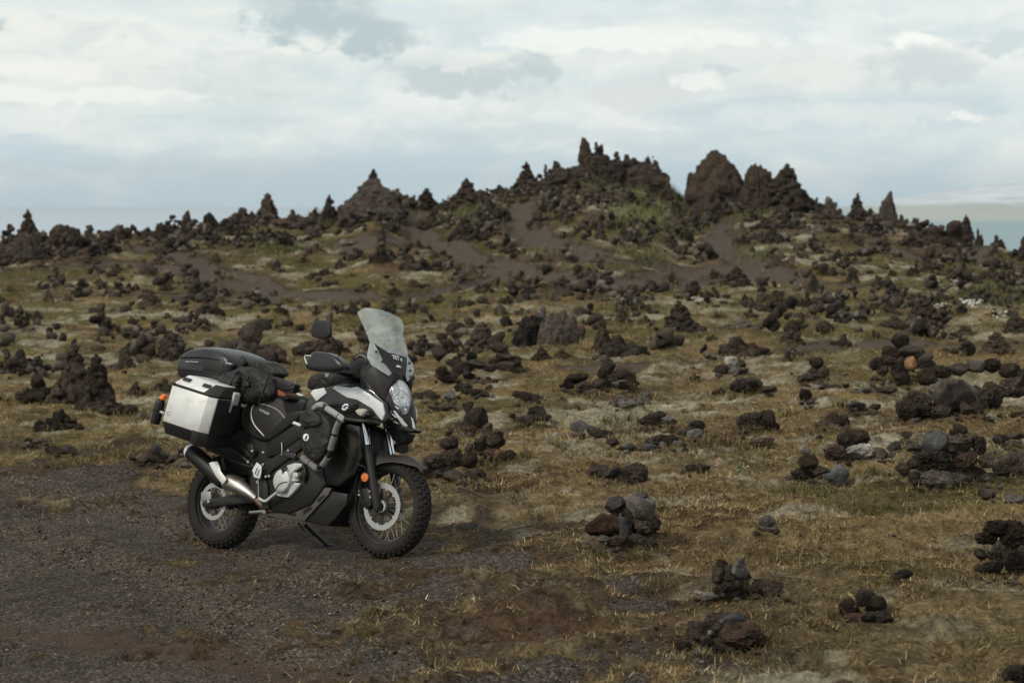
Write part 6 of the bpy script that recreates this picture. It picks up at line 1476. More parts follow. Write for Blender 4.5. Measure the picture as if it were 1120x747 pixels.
    ptube('reservoir_hose', [(245, 514, -.20), (247, 522, -.19), (258, 521, -.17), (268, 525, -.17)], .006, BM['plastic'], B)
    # ---------- subframe, shock, rear mudguard
    panel('subframe', [(246, 486), (262, 470), (300, 480), (306, 492), (286, 512), (276, 518), (262, 500)], -.15, .03, BM['dark'], B, .006)
    mirror(bpy.context.scene.objects[-1]) if False else None
    ptube('subframe_tube', [(224, 470, -.17), (256, 492, -.17), (280, 512, -.16)], .013, BM['dark'], B)
    ptube('subframe_tube', [(232, 490, -.17), (258, 505, -.17), (282, 512, -.16)], .011, BM['dark'], B)
    ptube('shock_absorber', [(270, 498, -.02), (278, 540, -.02)], .035, BM['dark'], B)
    panel('rear_mudguard', [(222, 470), (262, 480), (276, 520), (262, 520), (244, 500), (224, 492)], -.09, .18, BM['dark'], B, .01)
    panel('tail_unit', [(208, 430), (262, 446), (268, 474), (240, 478), (214, 470)], -.12, .24, BM['plastic'], B, .015)
    ptube('rear_indicator', [(199, 498, -.13), (196, 499, -.22)], .015, BM['plastic'], B)
    for (u, v) in ((275.5, 493), (287.6, 494.5), (271, 505), (287.5, 507.6), (290.5, 521), (294, 520.5), (315, 492.5), (281, 527)):
        ptube('frame_bolt', [(u, v, -.195), (u, v, -.178)], .008, BM['cast'], B, curve=False, seg=8)
    ptube('oil_line', [(308, 484, -.19), (308.4, 492, -.195), (308, 498, -.19)], .003, BM['cast'], B, seg=6)
    ptube('wiring_loom', [(262, 486, -.16), (270, 494, -.18), (276, 500, -.17), (280, 492, -.17)], .008, BM['dark'], B)
    panel('battery_box', [(262, 482), (276, 486), (280, 498), (268, 500)], -.165, .05, BM['plastic'], B, .006)
    # ---------- side stand
    f0 = px3(333, 573, .10); f1 = px3(359.5, 597.5, .26)
    st = tube('side_stand', [f0, f1], [.016, .011], BM['dark'], B, seg=10, curve=False)
    tube('stand_foot', [f1 + np.array([-.03, -.02, .004]), f1 + np.array([.03, .025, .004])], .012, BM['dark'], st, seg=8, curve=False)
    tube('stand_spring', [f0 + np.array([-.06, .0, .01]), f0 + np.array([-.03, .03, -.045])], .007, BM['dark'], st, seg=8, curve=False)
    # ---------- seat
    seat = [(263, 458), (267, 444), (276, 437), (292, 432.5), (308, 434), (313, 441), (315, 456), (326, 450.5), (332, 448.5), (336, 452), (322, 464), (305, 477), (292, 484), (276, 479), (267, 470)]
    so = pillow('seat', XZ(seat, -.165), -.185, .10, BM['vinyl'], B, .28, .006, 5, tight=.86)
    yl = -.198
    ptube('seat_piping', [(279.6, 441.5, -.180), (275.8, 446, -.186), (274.8, 455, -.190), (278, 464, -.190), (284, 471.5, -.186), (291.5, 479, -.180)], .0042, BM['piping'], so)
    ptube('seat_piping', [(279.6, 441.5, -.180), (290, 442.6, -.186), (303, 448, -.190), (311.7, 457, -.186)], .0036, pm('worn_piping', (.33, .32, .30), .7), so)
    o3 = px3(289, 450.5, -.195)
    text('seat_lettering', 'V-STROM', .024, o3, px3(300, 455.5, -.195) - px3(284, 448, -.195), (0, .0, 1), BM['greymark'], so, .001)
    panel('side_cover', [(290, 485), (312, 471), (337, 452.5), (346, 462), (330, 477), (303, 497), (292, 500)], -.175, .03, BM['plastic'], B, .008)
    panel('cover_trim', [(321.3, 460.6), (329.6, 464.2), (327.5, 466.5), (319, 463)], -.183, .01, BM['alu'], B, .002)
    # ---------- tank and cowling
    pillow('fuel_tank', XZ([(330, 453), (333, 440), (340, 432), (352, 424), (372, 418), (394, 419), (402, 434), (396, 455), (372, 466), (344, 466)], -.16), -.205, .205, BM['gloss'], B, .45, tight=.72)
    yc = lambda u: float(np.interp(u, [340, 385, 424], [-.225, -.205, -.150]))
    cow = vpanel('side_cowling', [(343, 439), (355, 428), (364, 421.5), (392, 421), (407, 427), (421, 440), (423.5, 458), (418, 466), (400, 463), (379, 458), (358, 450)], yc, .05, BM['gloss'], B, .012)
    cl = mirror(cow)
    vpanel('silver_panel', [(339.3, 429.8), (342.3, 426.2), (353.8, 424), (356.9, 430), (350.4, 435), (345.8, 439)], lambda u: yc(u) - .008, .012, BM['silver'], cow, .003)
    sp = vpanel('silver_panel', [(363, 424.4), (366.4, 421.8), (372, 422.3), (383, 424.2), (390, 422.8), (394, 425), (406, 432.6), (418.2, 441.2), (420.4, 452.2), (417.7, 460), (413.8, 456), (407.2, 447.2), (390, 437), (379, 434.6), (370, 429)], lambda u: yc(u) - .010, .014, BM['silver'], cow, .004)
    mirror(sp).parent = cl
    ex3 = px3(407, 437.6, yc(407) - .012) - px3(384, 427.6, yc(384) - .012)
    text('model_lettering', 'XT650', .040, px3(396.5, 432.6, yc(396.5) - .0105), ex3, (0, 0, 1), pm('faint_lettering', (.52, .56, .55), .5, var=.04), sp, .001)
    # angular S emblem on the cowling
    cu, cv = 377.0, 445.0
    em = panel('emblem', [(cu + a * .92, cv + b * .92) for a, b in ((3.6, -3.6), (.2, -3.9), (-3.4, -.9), (-2.6, .7), (-.4, -.6), (1.3, .9), (-.8, 2.0), (-3.9, 1.0), (-3.2, 3.7), (-.2, 4.4), (3.6, 1.3), (2.9, -.6), (.5, .7), (-1.0, -.8), (1.0, -2.0), (4.0, -1.2))], yc(377) - .006, .012, BM['mark'], cow, .0006)
    ind = panel('front_indicator', [(386.5, 449), (391, 446.2), (396.5, 446.6), (398, 450), (396.5, 455), (393.5, 456), (389, 452.5)], -.250, .05, BM['clear'], B, .010, .85)
    panel('indicator_mount', [(392, 448), (400, 449), (404, 454), (397, 456)], -.225, .06, BM['plastic'], B, .006)
    # front cowl (shell) : nose surface with headlight, side pods
    V, F = [], []; zs = np.linspace(.825, 1.25, 24); nu = 25
    for z in zs:
        w = float(np.interp(z, [.80, .85, .90, 1.0, 1.10, 1.18, 1.26], [.035, .06, .10, .16, .175, .17, .15]))
        for k in range(nu):
            y = w * math.sin(math.pi * .5 * (2 * k / (nu - 1) - 1)); V.append((fnose(y, z) - .006, y, z))
    for i in range(len(zs) - 1):
        for k in range(nu - 1): F.append((i * nu + k, i * nu + k + 1, (i + 1) * nu + k + 1, (i + 1) * nu + k))
    bm0 = len(V)
    for i, z in enumerate(zs):
        w = float(np.interp(z, [.80, .85, .90, 1.0, 1.10, 1.18, 1.26], [.03, .05, .10, .17, .18, .17, .15])); xb = float(np.interp(z, [.82, .9, 1.0, 1.25], [1.66, 1.52, 1.44, 1.38]))
        V.append((xb, -w, z)); V.append((xb, w, z))
    for i in range(len(zs) - 1):
        F.append((i * nu, (i + 1) * nu, bm0 + 2 * i + 2, bm0 + 2 * i)); F.append((i * nu + nu - 1, (i + 1) * nu + nu - 1, bm0 + 2 * i + 3, bm0 + 2 * i + 1))
        F.append((bm0 + 2 * i, bm0 + 2 * i + 1, bm0 + 2 * i + 3, bm0 + 2 * i + 2))
    cowl = mesh('front_cowl', V, F, BM['plastic'], B, angle=R_(45))
    up = vpanel('upper_fairing', [(396, 411), (407.5, 400), (420, 403.5), (431, 409), (430, 418), (424, 427), (421, 439), (418, 436), (406, 424)], lambda u: float(np.interp(u, [396, 410, 431], [-.19, -.165, -.095])), .05, BM['plastic'], B, .008)
    mirror(up)
    hl_pts = [(429.2, 417), (432.5, 415.6), (436.3, 415.4), (440, 417.5), (442.6, 420.5), (446, 428.5), (447.2, 437), (445.8, 446), (443.5, 452), (440.2, 453.5), (436, 450), (432, 442.5), (428.6, 435), (426, 428.5), (426.5, 421.5)]
    hl = skin_patch('headlight', hl_pts, fnose, .002, .003, BM['reflector'], B)
    skin_patch('lens', hl_pts, fnose, .018, .003, BM['glass'], hl)
    skin_patch('position_lamp', [(434.6, 447.5), (437.5, 446), (441.5, 447.4), (443, 450.4), (440.6, 453), (437.6, 452)], fnose, .006, .003, BM['dark'], hl, 1, 1)
    skin_patch('lamp_divider', [(431.4, 442.2), (438, 444.6), (446.4, 445), (446, 446.4), (438, 446.2), (431.8, 443.8)], fnose, .007, .003, BM['dark'], hl, 1)
    for k, (pts, mt) in enumerate([([(429.8, 449), (432.2, 449.6), (437, 455.8), (445.6, 465.6), (443, 467), (439.2, 464), (434.5, 457)], 'silver'), ([(421.8, 454.5), (424.5, 455), (429.5, 458), (428, 459.4), (422.5, 458.6)], 'silver'), ([(427, 451.6), (430, 453), (433.4, 456.2), (432.8, 457)], 'silver'), ([(429, 460.4), (432, 460.6), (436.6, 463.6), (433, 463)], 'silver'), ([(449.2, 456), (450.6, 457.5), (453.8, 466.5), (453.2, 469.6), (451.4, 468)], 'silver'), ([(422, 448), (426, 448.6), (428, 450.4), (424, 450)], 'silver'), ([(431.2, 443.5), (433, 444), (436, 447), (434, 447)], 'silver')]):
        skin_patch('beak_graphic', pts, fnose, .004, .004, BM[mt], cowl, 2)
    panel('beak', [(418, 461), (430, 458), (444, 466.5), (452.5, 470.5), (448, 473.5), (436, 470), (420, 468)], -.05, .10, BM['dark'], B, .01)
    ptube('beak_bolt', [(455.4, 465.5, .02), (457.4, 466.6, .02)], .006, BM['steel'], B, curve=False)
    hn = ptube('fog_lamp', [(436, 489, .10), (441.5, 490.5, .05)], .036, BM['dark'], B, curve=False, seg=20)
    panel('lamp_bracket', [(424, 468), (438, 470), (446, 474), (443, 483), (436, 487), (428, 480)], .02, .08, BM['dark'], hn, .006)
    # ---------- windscreen
    ws = [(391.2, 341.8), (393.5, 339.8), (400, 336.6), (405, 336.9), (415.2, 338.6), (427, 342.6), (436, 347), (439.4, 349.4), (440.8, 354), (441.3, 360), (440.4, 367), (442, 372.5), (444.6, 380), (446.4, 389.5), (445.6, 400), (443.6, 410.5), (428.6, 407.6), (420, 396), (412, 384), (405, 375), (401.5, 364.5), (397, 355)]
    scr = skin_patch('windscreen', ws, fscreen, 0, .004, BM['screen'], B, 5)
    t1 = skin_patch('wind_deflector', [(405, 375.5), (410.8, 377.5), (420, 396), (429, 408), (426.2, 411), (417, 405.6), (407.2, 399.3), (402, 390.2), (403.6, 383)], fscreen, -.004, .004, BM['screen'], scr, 3)
    skin_patch('wind_deflector', [(446.4, 389.5), (448.6, 392.3), (452, 397.4), (453.3, 406), (450.5, 412.5), (446.3, 417), (444, 410.6), (445.6, 400)], fscreen, -.004, .004, BM['screen'], scr, 3)
    skin_patch('screen_base', [(409.6, 376), (416, 380.5), (424, 385.5), (436, 388.5), (444.6, 391), (444.6, 400), (443.2, 411), (436, 410), (428.8, 408), (420, 396.5)], fscreen, .004, .004, BM['plastic'], scr, 3)
    for (u, v) in ((411, 385), (417.4, 395.6), (447.2, 397.3), (448.2, 405.6)):
        p = px_surf(u, v, fscreen); tube('screen_bolt', [p + np.array([.002, 0, 0]), p + np.array([.009, 0, .002])], .008, BM['dark'], scr, seg=12, curve=False)
    pt, pu = px_surf(431.4, 391.4, fscreen), px_surf(439.5, 393.0, fscreen)
    exs = px_surf(441, 393.4, fscreen) - px_surf(427, 390.4, fscreen)
    text('screen_lettering', 'TET', .040, pt + np.array([.0125, 0, .0]), exs, (-.4, 0, 1), BM['mark'], scr, .001, spacing=.95)
    text('screen_lettering', 'E', .030, px_surf(437.6, 393.8, fscreen) + np.array([.0125, 0, .0]), exs, (-.4, 0, 1), BM['mark'], scr, .001)
    skin_patch('screen_sticker', [(431.8, 400.8), (433.2, 399.4), (436.2, 400.2), (438, 402.2), (435.6, 401.8), (433.2, 401.6)], fscreen, .011, .002, BM['mark'], scr, 1)
    pr = px_surf(407.3, 391.8, fscreen); tube('red_reflector', [pr + np.array([-.03, 0, 0]), pr + np.array([-.022, 0, 0])], .013, pm('faded_red_reflector', (.55, .20, .14), .5), scr, seg=14, curve=False)
    # ---------- bars, instruments, mirror
    ptube('handlebar', [(357, 402, -.36), (380, 410, -.16), (392, 408, 0), (402, 400, .14), (408, 392, .30)], .014, BM['dark'], B)
    panel('instrument_pod', [(375, 407), (379, 397), (391, 390.5), (402, 392), (408, 400.5), (398, 411.5), (390, 416)], -.12, .24, BM['grey'], B, .02, .94)
    panel('cable_cover', [(389, 388), (398, 384), (404, 386), (402, 392), (392, 394)], -.05, .12, BM['dark'], B, .012)
    hg = pillow('hand_guard', XZ([(335.5, 400), (336.5, 394), (344, 384.5), (352, 385.2), (362, 386.3), (372, 392), (379, 401), (374, 407.5), (350, 407), (338, 404)], -.37), -.405, -.305, BM['case'], B, .5, .004, 8, tight=.72)
    hg2 = mirror(hg); hg2.data.transform(Matrix.Translation((-.06, 0, 0)))
    ptube('bar_end', [(342, 389.4, -.40), (333.6, 389.2, -.40), (334.4, 395, -.40), (336.6, 398.5, -.40)], .0035, BM['alu'], hg)
    mir = pillow('mirror', XZ([(342.2, 367.5), (342.8, 360), (344.6, 353), (348, 351.2), (358, 350.6), (362, 352), (363.4, 360), (363.2, 366.8), (360, 370.2), (352, 370.6), (345.5, 369.4)], -.43), -.455, -.425, BM['plastic'], B, .5, tight=.86)
    ptube('mirror_stem', [(362, 367.5, -.43), (366.5, 373.5, -.41), (370.6, 380.2, -.38), (371.2, 389, -.35)], .0065, BM['dark'], mir)
    ptube('clutch_lever', [(362, 399, -.30), (350, 400, -.34), (342, 401, -.36)], .006, BM['steel'], B)
    ptube('brake_hose', [(389, 392, -.10), (394, 388.5, -.14), (400, 391.5, -.14), (399, 399, -.12), (393, 404, -.1)], .005, BM['alu_dark'], B)
    # ---------- fork, mudguard, calipers
    fk = tube('fork_leg', [px3(402.5, 488.5, -.105), px3(406.6, 517, -.105), px3(412.5, 553, -.105), px3(413.5, 559, -.105)], [.029, .031, .030, .024], BM['plastic'], B, seg=18, curve=False)
    tube('stanchion', [px3(398.5, 462, -.105), px3(402.6, 489.5, -.105)], .0215, BM['chrome'], fk, seg=18, curve=False)
    tube('fork_seal', [px3(402.2, 487, -.105), px3(403.1, 494, -.105)], .0335, BM['dark'], fk, seg=18, curve=False)
    fk2 = tube('fork_leg', [px3(428.2, 497.5, .105), px3(433, 530, .105), px3(437, 556, .105)], [.029, .031, .026], BM['plastic'], B, seg=18, curve=False)
    tube('stanchion', [px3(423.0, 466, .105), px3(428.4, 498.5, .105)], .0215, BM['chrome'], fk2, seg=18, curve=False)
    axl = MS @ Vector((1.56, -.135, .325)); axr = MS @ Vector((1.56, -.06, .325))
    tube('front_axle', [tuple(axl), tuple(axr)], .020, BM['dark'], B, seg=18, curve=False)
    cp = panel('front_caliper', [(391, 535), (402, 533), (405, 541), (406, 553), (400, 557), (392.5, 549)], -.115, .05, BM['dark'], B, .008)
    for (u, v) in ((392.5, 541), (404.2, 537), (404.8, 543.5), (393.2, 536.5)):
        ptube('caliper_bolt', [(u, v, -.121), (u, v, -.112)], .007, BM['cast'], cp, curve=False, seg=8)
    # front mudguard : blade over the tyre, drawn in at the fork
    top = [(407, 489.5), (411.5, 494.5), (421, 497), (428, 497.2), (441, 497.4), (447, 499.2), (456, 504.5), (466, 512.6)]
    bot = [(408, 511.5), (413, 507.8), (424, 505), (434, 505.6), (441, 506.8), (448, 508.6), (456, 510.6), (464.6, 512.8)]
    V, F = [], []; n = len(top); nw = 9
    for i in range(n):
        w = float(np.interp(i, [0, 2, 4, n - 1], [.095, .085, .070, .022]))
        pb = px3(*bot[i], -w)
        # crest height over the centreline from the traced upper edge
        ptp = px3(*top[i], -w * .35)
        for k in range(nw):
            t = 2 * k / (nw - 1) - 1; e = 1 - abs(t) ** 2.2
            V.append((pb[0] + (ptp[0] - pb[0]) * e * (.55 if i < 2 else .9), w * t, pb[2] + (ptp[2] - pb[2]) * e))
    for i in range(n - 1):
        for k in range(nw - 1): F.append((i * nw + k, i * nw + k + 1, (i + 1) * nw + k + 1, (i + 1) * nw + k))
    fd = mesh('front_mudguard', V, F, BM['grey'], B, angle=R_(50)); md = fd.modifiers.new('t', 'SOLIDIFY'); md.thickness = .005; sub(fd, 2)
    rf = panel('fork_reflector', ell(398.6, 522, 3.7, 4.7, 20), -.150, .012, BM['orange'], B, .003)
    panel('reflector_rim', ell(398.6, 522, 4.7, 5.7, 20), -.143, .02, BM['dark'], rf, .003)
    ptube('brake_line', [(372, 480, -.18), (388, 505, -.16), (400, 512.5, -.14), (393, 530, -.13), (396, 545, -.125)], .0042, BM['dark'], B)
    ptube('brake_line', [(381, 548, -.13), (386, 538, -.135), (391, 520, -.14)], .004, BM['dark'], B)
    # ---------- crash bar with pipe wrap
    cb = ptube('crash_bar', [(328, 499, -.20), (335, 504, -.28), (346, 512, -.31), (351.5, 509, -.32), (358, 502, -.33), (364, 482, -.34), (369, 464, -.345), (372.5, 457, -.345), (366, 452, -.345), (358, 447, -.34), (350, 443.5, -.32), (343.5, 448, -.26)], .0145, BM['dark'], B, seg=12)
    for pts in ([(344, 447, -.27), (349, 443.2, -.315), (355.4, 443.4, -.335)], [(357.6, 446.8, -.34), (365, 451.5, -.345), (370.3, 455, -.345)], [(371.2, 455.4, -.345), (374.6, 458.4, -.345), (376.5, 458.8, -.34)], [(371, 461, -.345), (367.8, 468, -.343), (366, 474.5, -.342)], [(365.6, 477, -.342), (363, 486, -.338), (361.4, 492, -.335)], [(358.8, 500, -.332), (354.5, 506.5, -.325), (352.6, 508.4, -.322)], [(331.2, 500.6, -.23), (335.6, 504.4, -.285), (339, 506.6, -.29)], [(340, 507.4, -.295), (345.8, 512, -.31), (348.6, 511.6, -.315)]):
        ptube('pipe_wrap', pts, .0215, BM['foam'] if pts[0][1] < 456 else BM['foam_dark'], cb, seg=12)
    ptube('crash_bar', [(375, 458, -.345), (392, 460.4, -.33), (405, 461.4, -.29), (417, 464, -.20)], .0135, BM['dark'], B, seg=12)
    ptube('crash_bar_bolt', [(416.8, 464.6, -.215), (416.8, 464.6, -.195)], .012, BM['steel'], B, curve=False)
    # ---------- panniers
    def pannier(side):
        o = px3(177, 462, -.5); e1 = px3(215.5, 475, -.5) - o; e1[1] = 0; L = np.linalg.norm(e1); e1 /= L
        up = px3(188.5, 421, -.5) - o; up[1] = 0; H = np.linalg.norm(up); up /= H
        def P(a, y, h): q = o + e1 * a + up * h; return (q[0], side * abs(y), q[2])
        c, L2 = .055, L
        prof = [(.035, .22), (.0, .255), (.0, .5), (L2, .5), (L2 + c, .455), (L2 + c + .01, .24), (L2 - .02, .22)]
        def box(nm, h0, h1, pr0, pr1, mat, par, bev=.006):
            n = len(pr0); V = [P(a, y, h0) for a, y in pr0] + [P(a, y, h1) for a, y in pr1]
            F = [tuple(range(n)), tuple(range(n, 2 * n))] + [(i, (i + 1) % n, n + (i + 1) % n, n + i) for i in range(n)]
            return mesh(nm, V, F, mat, par, bevel=bev, seg=2)
        bd = box('pannier', .012, H, prof, prof, BM['alu'], B)
        box('front_panel', .014, H - .004, [(L2 + c + .001, .452), (L2 + c + .011, .243), (L2 + c + .018, .243), (L2 + c + .008, .453)], [(L2 + c + .001, .452), (L2 + c + .011, .243), (L2 + c + .018, .243), (L2 + c + .008, .453)], BM['plastic'], bd, .002)
        # the lower tray tapers in underneath
        low = [(a * .96 + .005, y - .05 if y > .4 else y) for a, y in prof]
        box('tray', -.075, .010, low, prof, BM['plastic'], bd, .008)
        big = [(a + (.004 if a > .1 else -.004), y + (.004 if y > .3 else 0)) for a, y in prof]
        box('seam', H, H + .016, big, big, BM['plastic'], bd, .003)
        pr1 = [(.05, .23), (.035, .27), (.03, .405), (L2 - .025, .405), (L2 + .012, .375), (L2 + .026, .25), (L2 - .02, .23)]
        lid = box('lid', H + .016, H + .088, prof, pr1, BM['alu'], bd, .008)
        for a in (.070, .275):
            V = [P(a - .030, .458, H + .05), P(a + .045, .458, H + .05), P(a + .045, .438, H + .072), P(a - .030, .438, H + .072)]
            W = [(x, y + side * .010, z) for x, y, z in V]
            hb = mesh('lid_handle', V + W, [(0, 1, 2, 3), (7, 6, 5, 4), (0, 4, 5, 1), (1, 5, 6, 2), (2, 6, 7, 3), (3, 7, 4, 0)], BM['plastic'], lid, bevel=.003)
        # black corner guards
        cg = [(L2 - .05, .508), (L2 + .004, .508), (L2 + c + .010, .460), (L2 + c + .020, .25), (L2 + c - .02, .25), (L2 - .05, .46)]
        cg2 = [(L2 - .045, .414), (L2 - .010, .416), (L2 + .028, .385), (L2 + .040, .255), (L2 - .0, .255), (L2 - .05, .38)]
        box('corner_guard', H + .012, H + .082, cg, cg2, BM['plastic'], bd, .004)
        cl = [(-.008, .245), (-.008, .508), (.024, .508), (.024, .47), (.020, .245)]
        box('corner_guard', H + .004, H + .022, cl, cl, BM['plastic'], bd, .004)
        bg_ = [(L2 - .055, .506), (L2 + .004, .506), (L2 + c + .008, .460), (L2 + c + .012, .36), (L2 + c - .03, .36), (L2 - .055, .46)]
        box('corner_guard', -.080, .020, [(a, y - .02) for a, y in bg_], bg_, BM['plastic'], bd, .006)
        # latch on the front face
        la = L2 + c + .018
        V = [P(la - .01, .34, H - .085), P(la + .012, .34, H - .085), P(la + .012, .34, H + .05), P(la - .012, .34, H + .06)]
        W = [(x, y - side * .055, z) for x, y, z in V]
        mesh('latch', V + W, [(0, 1, 2, 3), (7, 6, 5, 4), (0, 4, 5, 1), (1, 5, 6, 2), (2, 6, 7, 3), (3, 7, 4, 0)], BM['cast'], bd, bevel=.005)
        V = [P(la - .01, .335, H - .10), P(la + .020, .335, H - .10), P(la + .020, .335, H - .03), P(la - .012, .335, H - .03)]
        W = [(x, y - side * .045, z) for x, y, z in V]
        mesh('lock', V + W, [(0, 1, 2, 3), (7, 6, 5, 4), (0, 4, 5, 1), (1, 5, 6, 2), (2, 6, 7, 3), (3, 7, 4, 0)], BM['dark'], bd, bevel=.005)
        if side < 0:
            c0 = px3(184.4, 452.2, -.5015); r = .017
            tube('round_badge', [c0 + np.array([r * math.cos(t), -.0005, r * .75 * math.sin(t)]) for t in np.linspace(.4, 5.6, 22)], .0014, BM['alu_dark'], bd, seg=5, curve=False)
        return bd
    pannier(-1); pannier(1)
    # ---------- top case on the rack
    tcx = [(193.5, 409), (193.6, 396), (196.5, 389.5), (202, 384), (210, 379.5), (221, 377.5), (233, 378.6), (243, 382.5), (251, 388.5), (255, 398), (251, 414), (243, 425), (222, 421), (198, 415)]
    tcase = pillow('top_case', XZ(tcx, -.21), -.235, .205, BM['case'], B, .30, tight=.86, top_drop=.022)
    q = [px3(196, 391.0, -.236), px3(206, 390.6, -.240), px3(222, 390.8, -.240), px3(240, 393.5, -.238)]
    tube('case_seam', q, .004, BM['dark'], tcase, seg=6)
    tube('case_seam', [px3(195, 403.5, -.236), px3(206, 404.5, -.241), px3(222, 406.5, -.241), px3(241, 410.5, -.238)], .006, BM['dark'], tcase, seg=6)
    panel('case_recess', [(222, 393.5), (243, 396.5), (245, 405), (241, 409), (222, 405.5)], -.2405, .01, BM['dark'], tcase, .003)
    ptube('reflective_strip', [(203, 395.4, -.248), (217, 396, -.251)], .0030, BM['greymark'], tcase, curve=False, seg=6)
    panel('case_latch', [(246, 395.5), (253, 397.5), (252.5, 399.5), (246, 398)], -.236, .03, BM['alu_dark'], tcase, .003)
    panel('luggage_rack', [(205, 413), (250, 424), (256, 432), (212, 424)], -.12, .24, BM['dark'], B, .006)

    # ---------- luggage that only rests on or hangs from the machine: things of their own, standing in the bike's frame
    def loose(name, label, cat, base, group=None):
        w = MB @ Vector(base); e = empty(name); e.matrix_world = MB @ Matrix.Translation(base); tag(e, label, cat, group)
        e['_b'] = 0; del e['_b']
        return e, Matrix.Translation(-Vector(base))
    def into(e, T, *objs):
        for o in objs: o.parent = e; o.data.transform(T)
    # crumpled dry bag across the passenger seat
    bb = tuple(px3(268, 440, 0)); e, T = loose('duffel_bag', 'crumpled black roll bag strapped across the seat behind the rider', 'bag', bb)
    o1 = pillow('bag_body', XZ([(244, 425), (247, 414), (256, 405), (270, 401), (286, 404), (297, 412), (303, 424), (302, 436), (288, 440), (268, 442), (252, 436)], -.18), -.25, .02, BM['fabric'], None, .4, .04, 3, rings=18, tight=.62)
    o2 = pillow('bag_fold', XZ([(242, 431), (243, 419), (250, 409), (259, 407), (265, 414), (263, 428), (257, 440), (248, 440)], -.25), -.30, -.16, BM['fabric'], None, .5, .05, 9, rings=14, tight=.62)
    o3 = panel('bag_flap', [(257, 399), (264, 388.5), (268, 396), (262, 405)], -.20, .03, BM['fabric'], None, .006)
    o4 = ptube('strap', [(262, 441, -.25), (266, 424, -.27), (274, 408, -.23), (280, 402, -.1)], .006, BM['dark'], None)
    o6 = ptube('strap', [(248, 436, -.27), (252, 420, -.31), (259, 407, -.27), (268, 402, -.12)], .006, BM['dark'], None)
    o7 = ptube('strap', [(283, 441, -.23), (288, 426, -.255), (292, 412, -.22), (292, 405, -.1)], .005, BM['grey'], None)
    o5 = panel('strap_buckle', [(266, 418), (271, 417), (272, 422), (267, 423)], -.275, .02, BM['plastic'], None, .003)
    into(e, T, o1, o2, o3, o4, o5, o6, o7)
    # folded tarpaulin with turned up end
    bb = tuple(px3(300, 424, 0)); e, T = loose('folded_tarpaulin', 'flat folded black tarpaulin with a stiff turned up corner on the roll bag', 'tarpaulin', bb)
    o1 = panel('tarpaulin_sheet', [(262, 402), (276, 404), (300, 412), (322.4, 420.4), (320.5, 428), (318, 430), (300, 424), (280, 417), (264, 414)], -.18, .06, BM['fabric'], None, .010)
    o2 = pillow('tarpaulin_fold', XZ([(268, 404), (276, 396), (288, 395), (299, 397), (306, 403), (309, 411), (300, 414), (284, 410)], -.10), -.16, -.02, BM['fabric'], None, .4, .05, 14, rings=14, tight=.7)
    o3 = pillow('rolled_red_cloth', XZ([(290, 425), (300, 424), (312, 430), (313.5, 434.5), (302, 433), (291, 430)], -.17), -.175, -.06, BM['rust'], None, .3, .01, 4)
    o4 = pillow('rolled_edge', XZ([(276, 424), (290, 419), (302, 423), (314, 431), (316, 438), (306, 435), (292, 432), (278, 434)], -.15), -.165, -.02, BM['fabric'], None, .3, .02, 6)
    into(e, T, o1, o2, o3, o4)
    # tank bag
    bb = tuple(px3(352, 424, 0)); e, T = loose('tank_bag', 'black tank bag with a small badge in front of the seat', 'tank bag', bb)
    o1 = pillow('bag_body', XZ([(337, 422), (338.5, 414), (346, 408.5), (362, 407), (376, 409), (384, 414), (384, 424), (366, 424), (348, 427), (338, 426)], -.13), -.16, .05, BM['fabric'], None, .35, .015, 7, tight=.75)
    t1 = text('badge', 'W', .035, px3(357.5, 410.6, -.164), px3(362, 412, -.16) - px3(353, 411, -.16), (0, 0, 1), BM['greymark'], None, .001)
    into(e, T, o1, t1)
    # crash bar bag
    bb = tuple(px3(346, 500, -.25)); e, T = loose('crash_bar_bag', 'black pouch with a round white badge strapped inside the crash bar', 'pouch', bb)
    o1 = pillow('pouch_body', XZ([(330, 470), (333, 456), (339, 450.5), (350, 449), (359, 455), (365, 463), (362, 483), (355, 500), (345, 506), (335, 500), (329.5, 488)], -.30), -.325, -.21, BM['fabric'], None, .5, .03, 11, rings=14, tight=.72)
    o2 = pillow('pouch_flap', XZ([(329, 462), (332, 452), (340, 447.5), (349, 451), (356, 458), (352, 466), (341, 468), (332, 470)], -.31), -.345, -.25, BM['fabric'], None, .5, .022, 16, tight=.72)
    o3 = panel('round_badge', ell(334.3, 478.2, 3.1, 4.1, 18), -.335, .014, BM['mark'], None, .002)
    o4 = panel('badge_slash', [(333.0, 480.2), (335.0, 475.6), (336.2, 476.6), (334.4, 481)], -.3375, .008, BM['dark'], None, .0006)
    into(e, T, o1, o2, o3, o4)
    # bottle clipped behind the pannier
    b0, b1 = px3(169.3, 463.5, -.34), px3(176.2, 436, -.34)
    dd = (b1 - b0) / np.linalg.norm(b1 - b0)
    e, T = loose('bottle', 'black bottle with an orange cap clipped behind the metal pannier', 'bottle', tuple(b0))
    o1 = tube('bottle_body', [b0, b0 + dd * .01, b0 + dd * .07, b0 + dd * .145, b0 + dd * .17, b1], [.030, .035, .036, .036, .033, .020], BM['plastic'], None, seg=20, curve=False)
    c1 = px3(179.6, 433.6, -.34)
    o2 = tube('bottle_cap', [b1 + np.array([.004, 0, -.004]), c1 - dd * .004, c1 + dd * .014], [.018, .022, .017], BM['orangecap'], None, seg=16, curve=False)
    o3 = tube('holder_ring', [b0 + dd * .085, b0 + dd * .105], .0395, BM['dark'], None, seg=20, curve=False)
    o4 = tube('holder_clip', [b0 + dd * .095, b0 + dd * .095 + np.array([.09, -.02, -.02])], .010, BM['cast'], None, seg=8, curve=False)
    into(e, T, o1, o2, o3, o4)
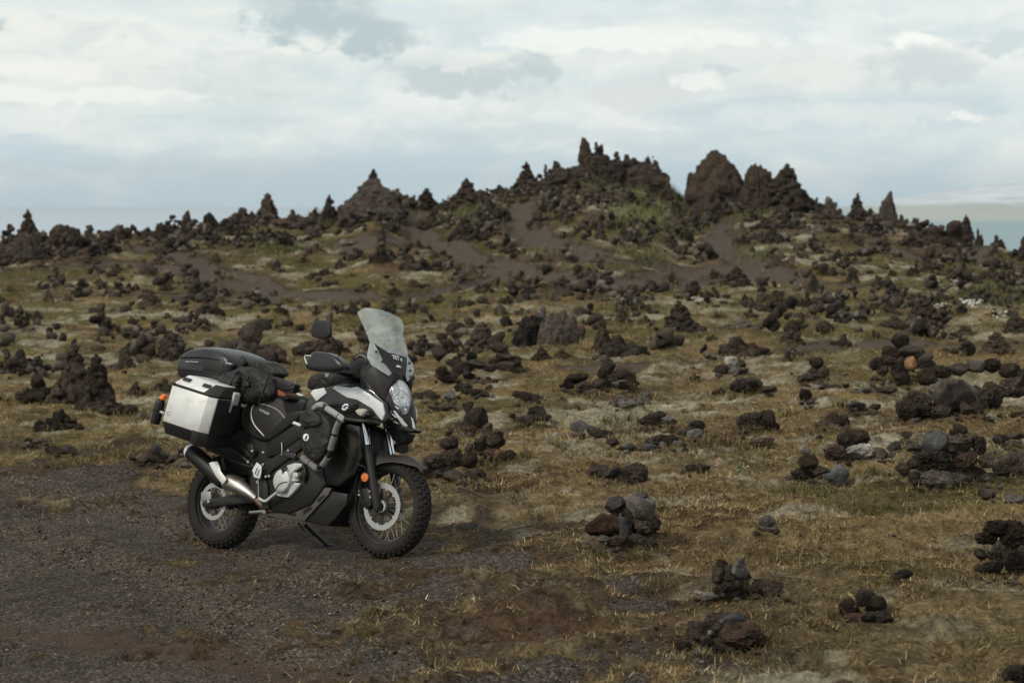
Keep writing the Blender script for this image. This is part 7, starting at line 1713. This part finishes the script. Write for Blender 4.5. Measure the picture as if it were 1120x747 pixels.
# ================================================================== BUILD
setup_stones(); setup_protos()
place_far()
build_ground(); build_far_land(); build_near(); build_far()
build_grass(); build_tufts(); build_pebbles()
build_motorcycle()
build_world(); build_camera()
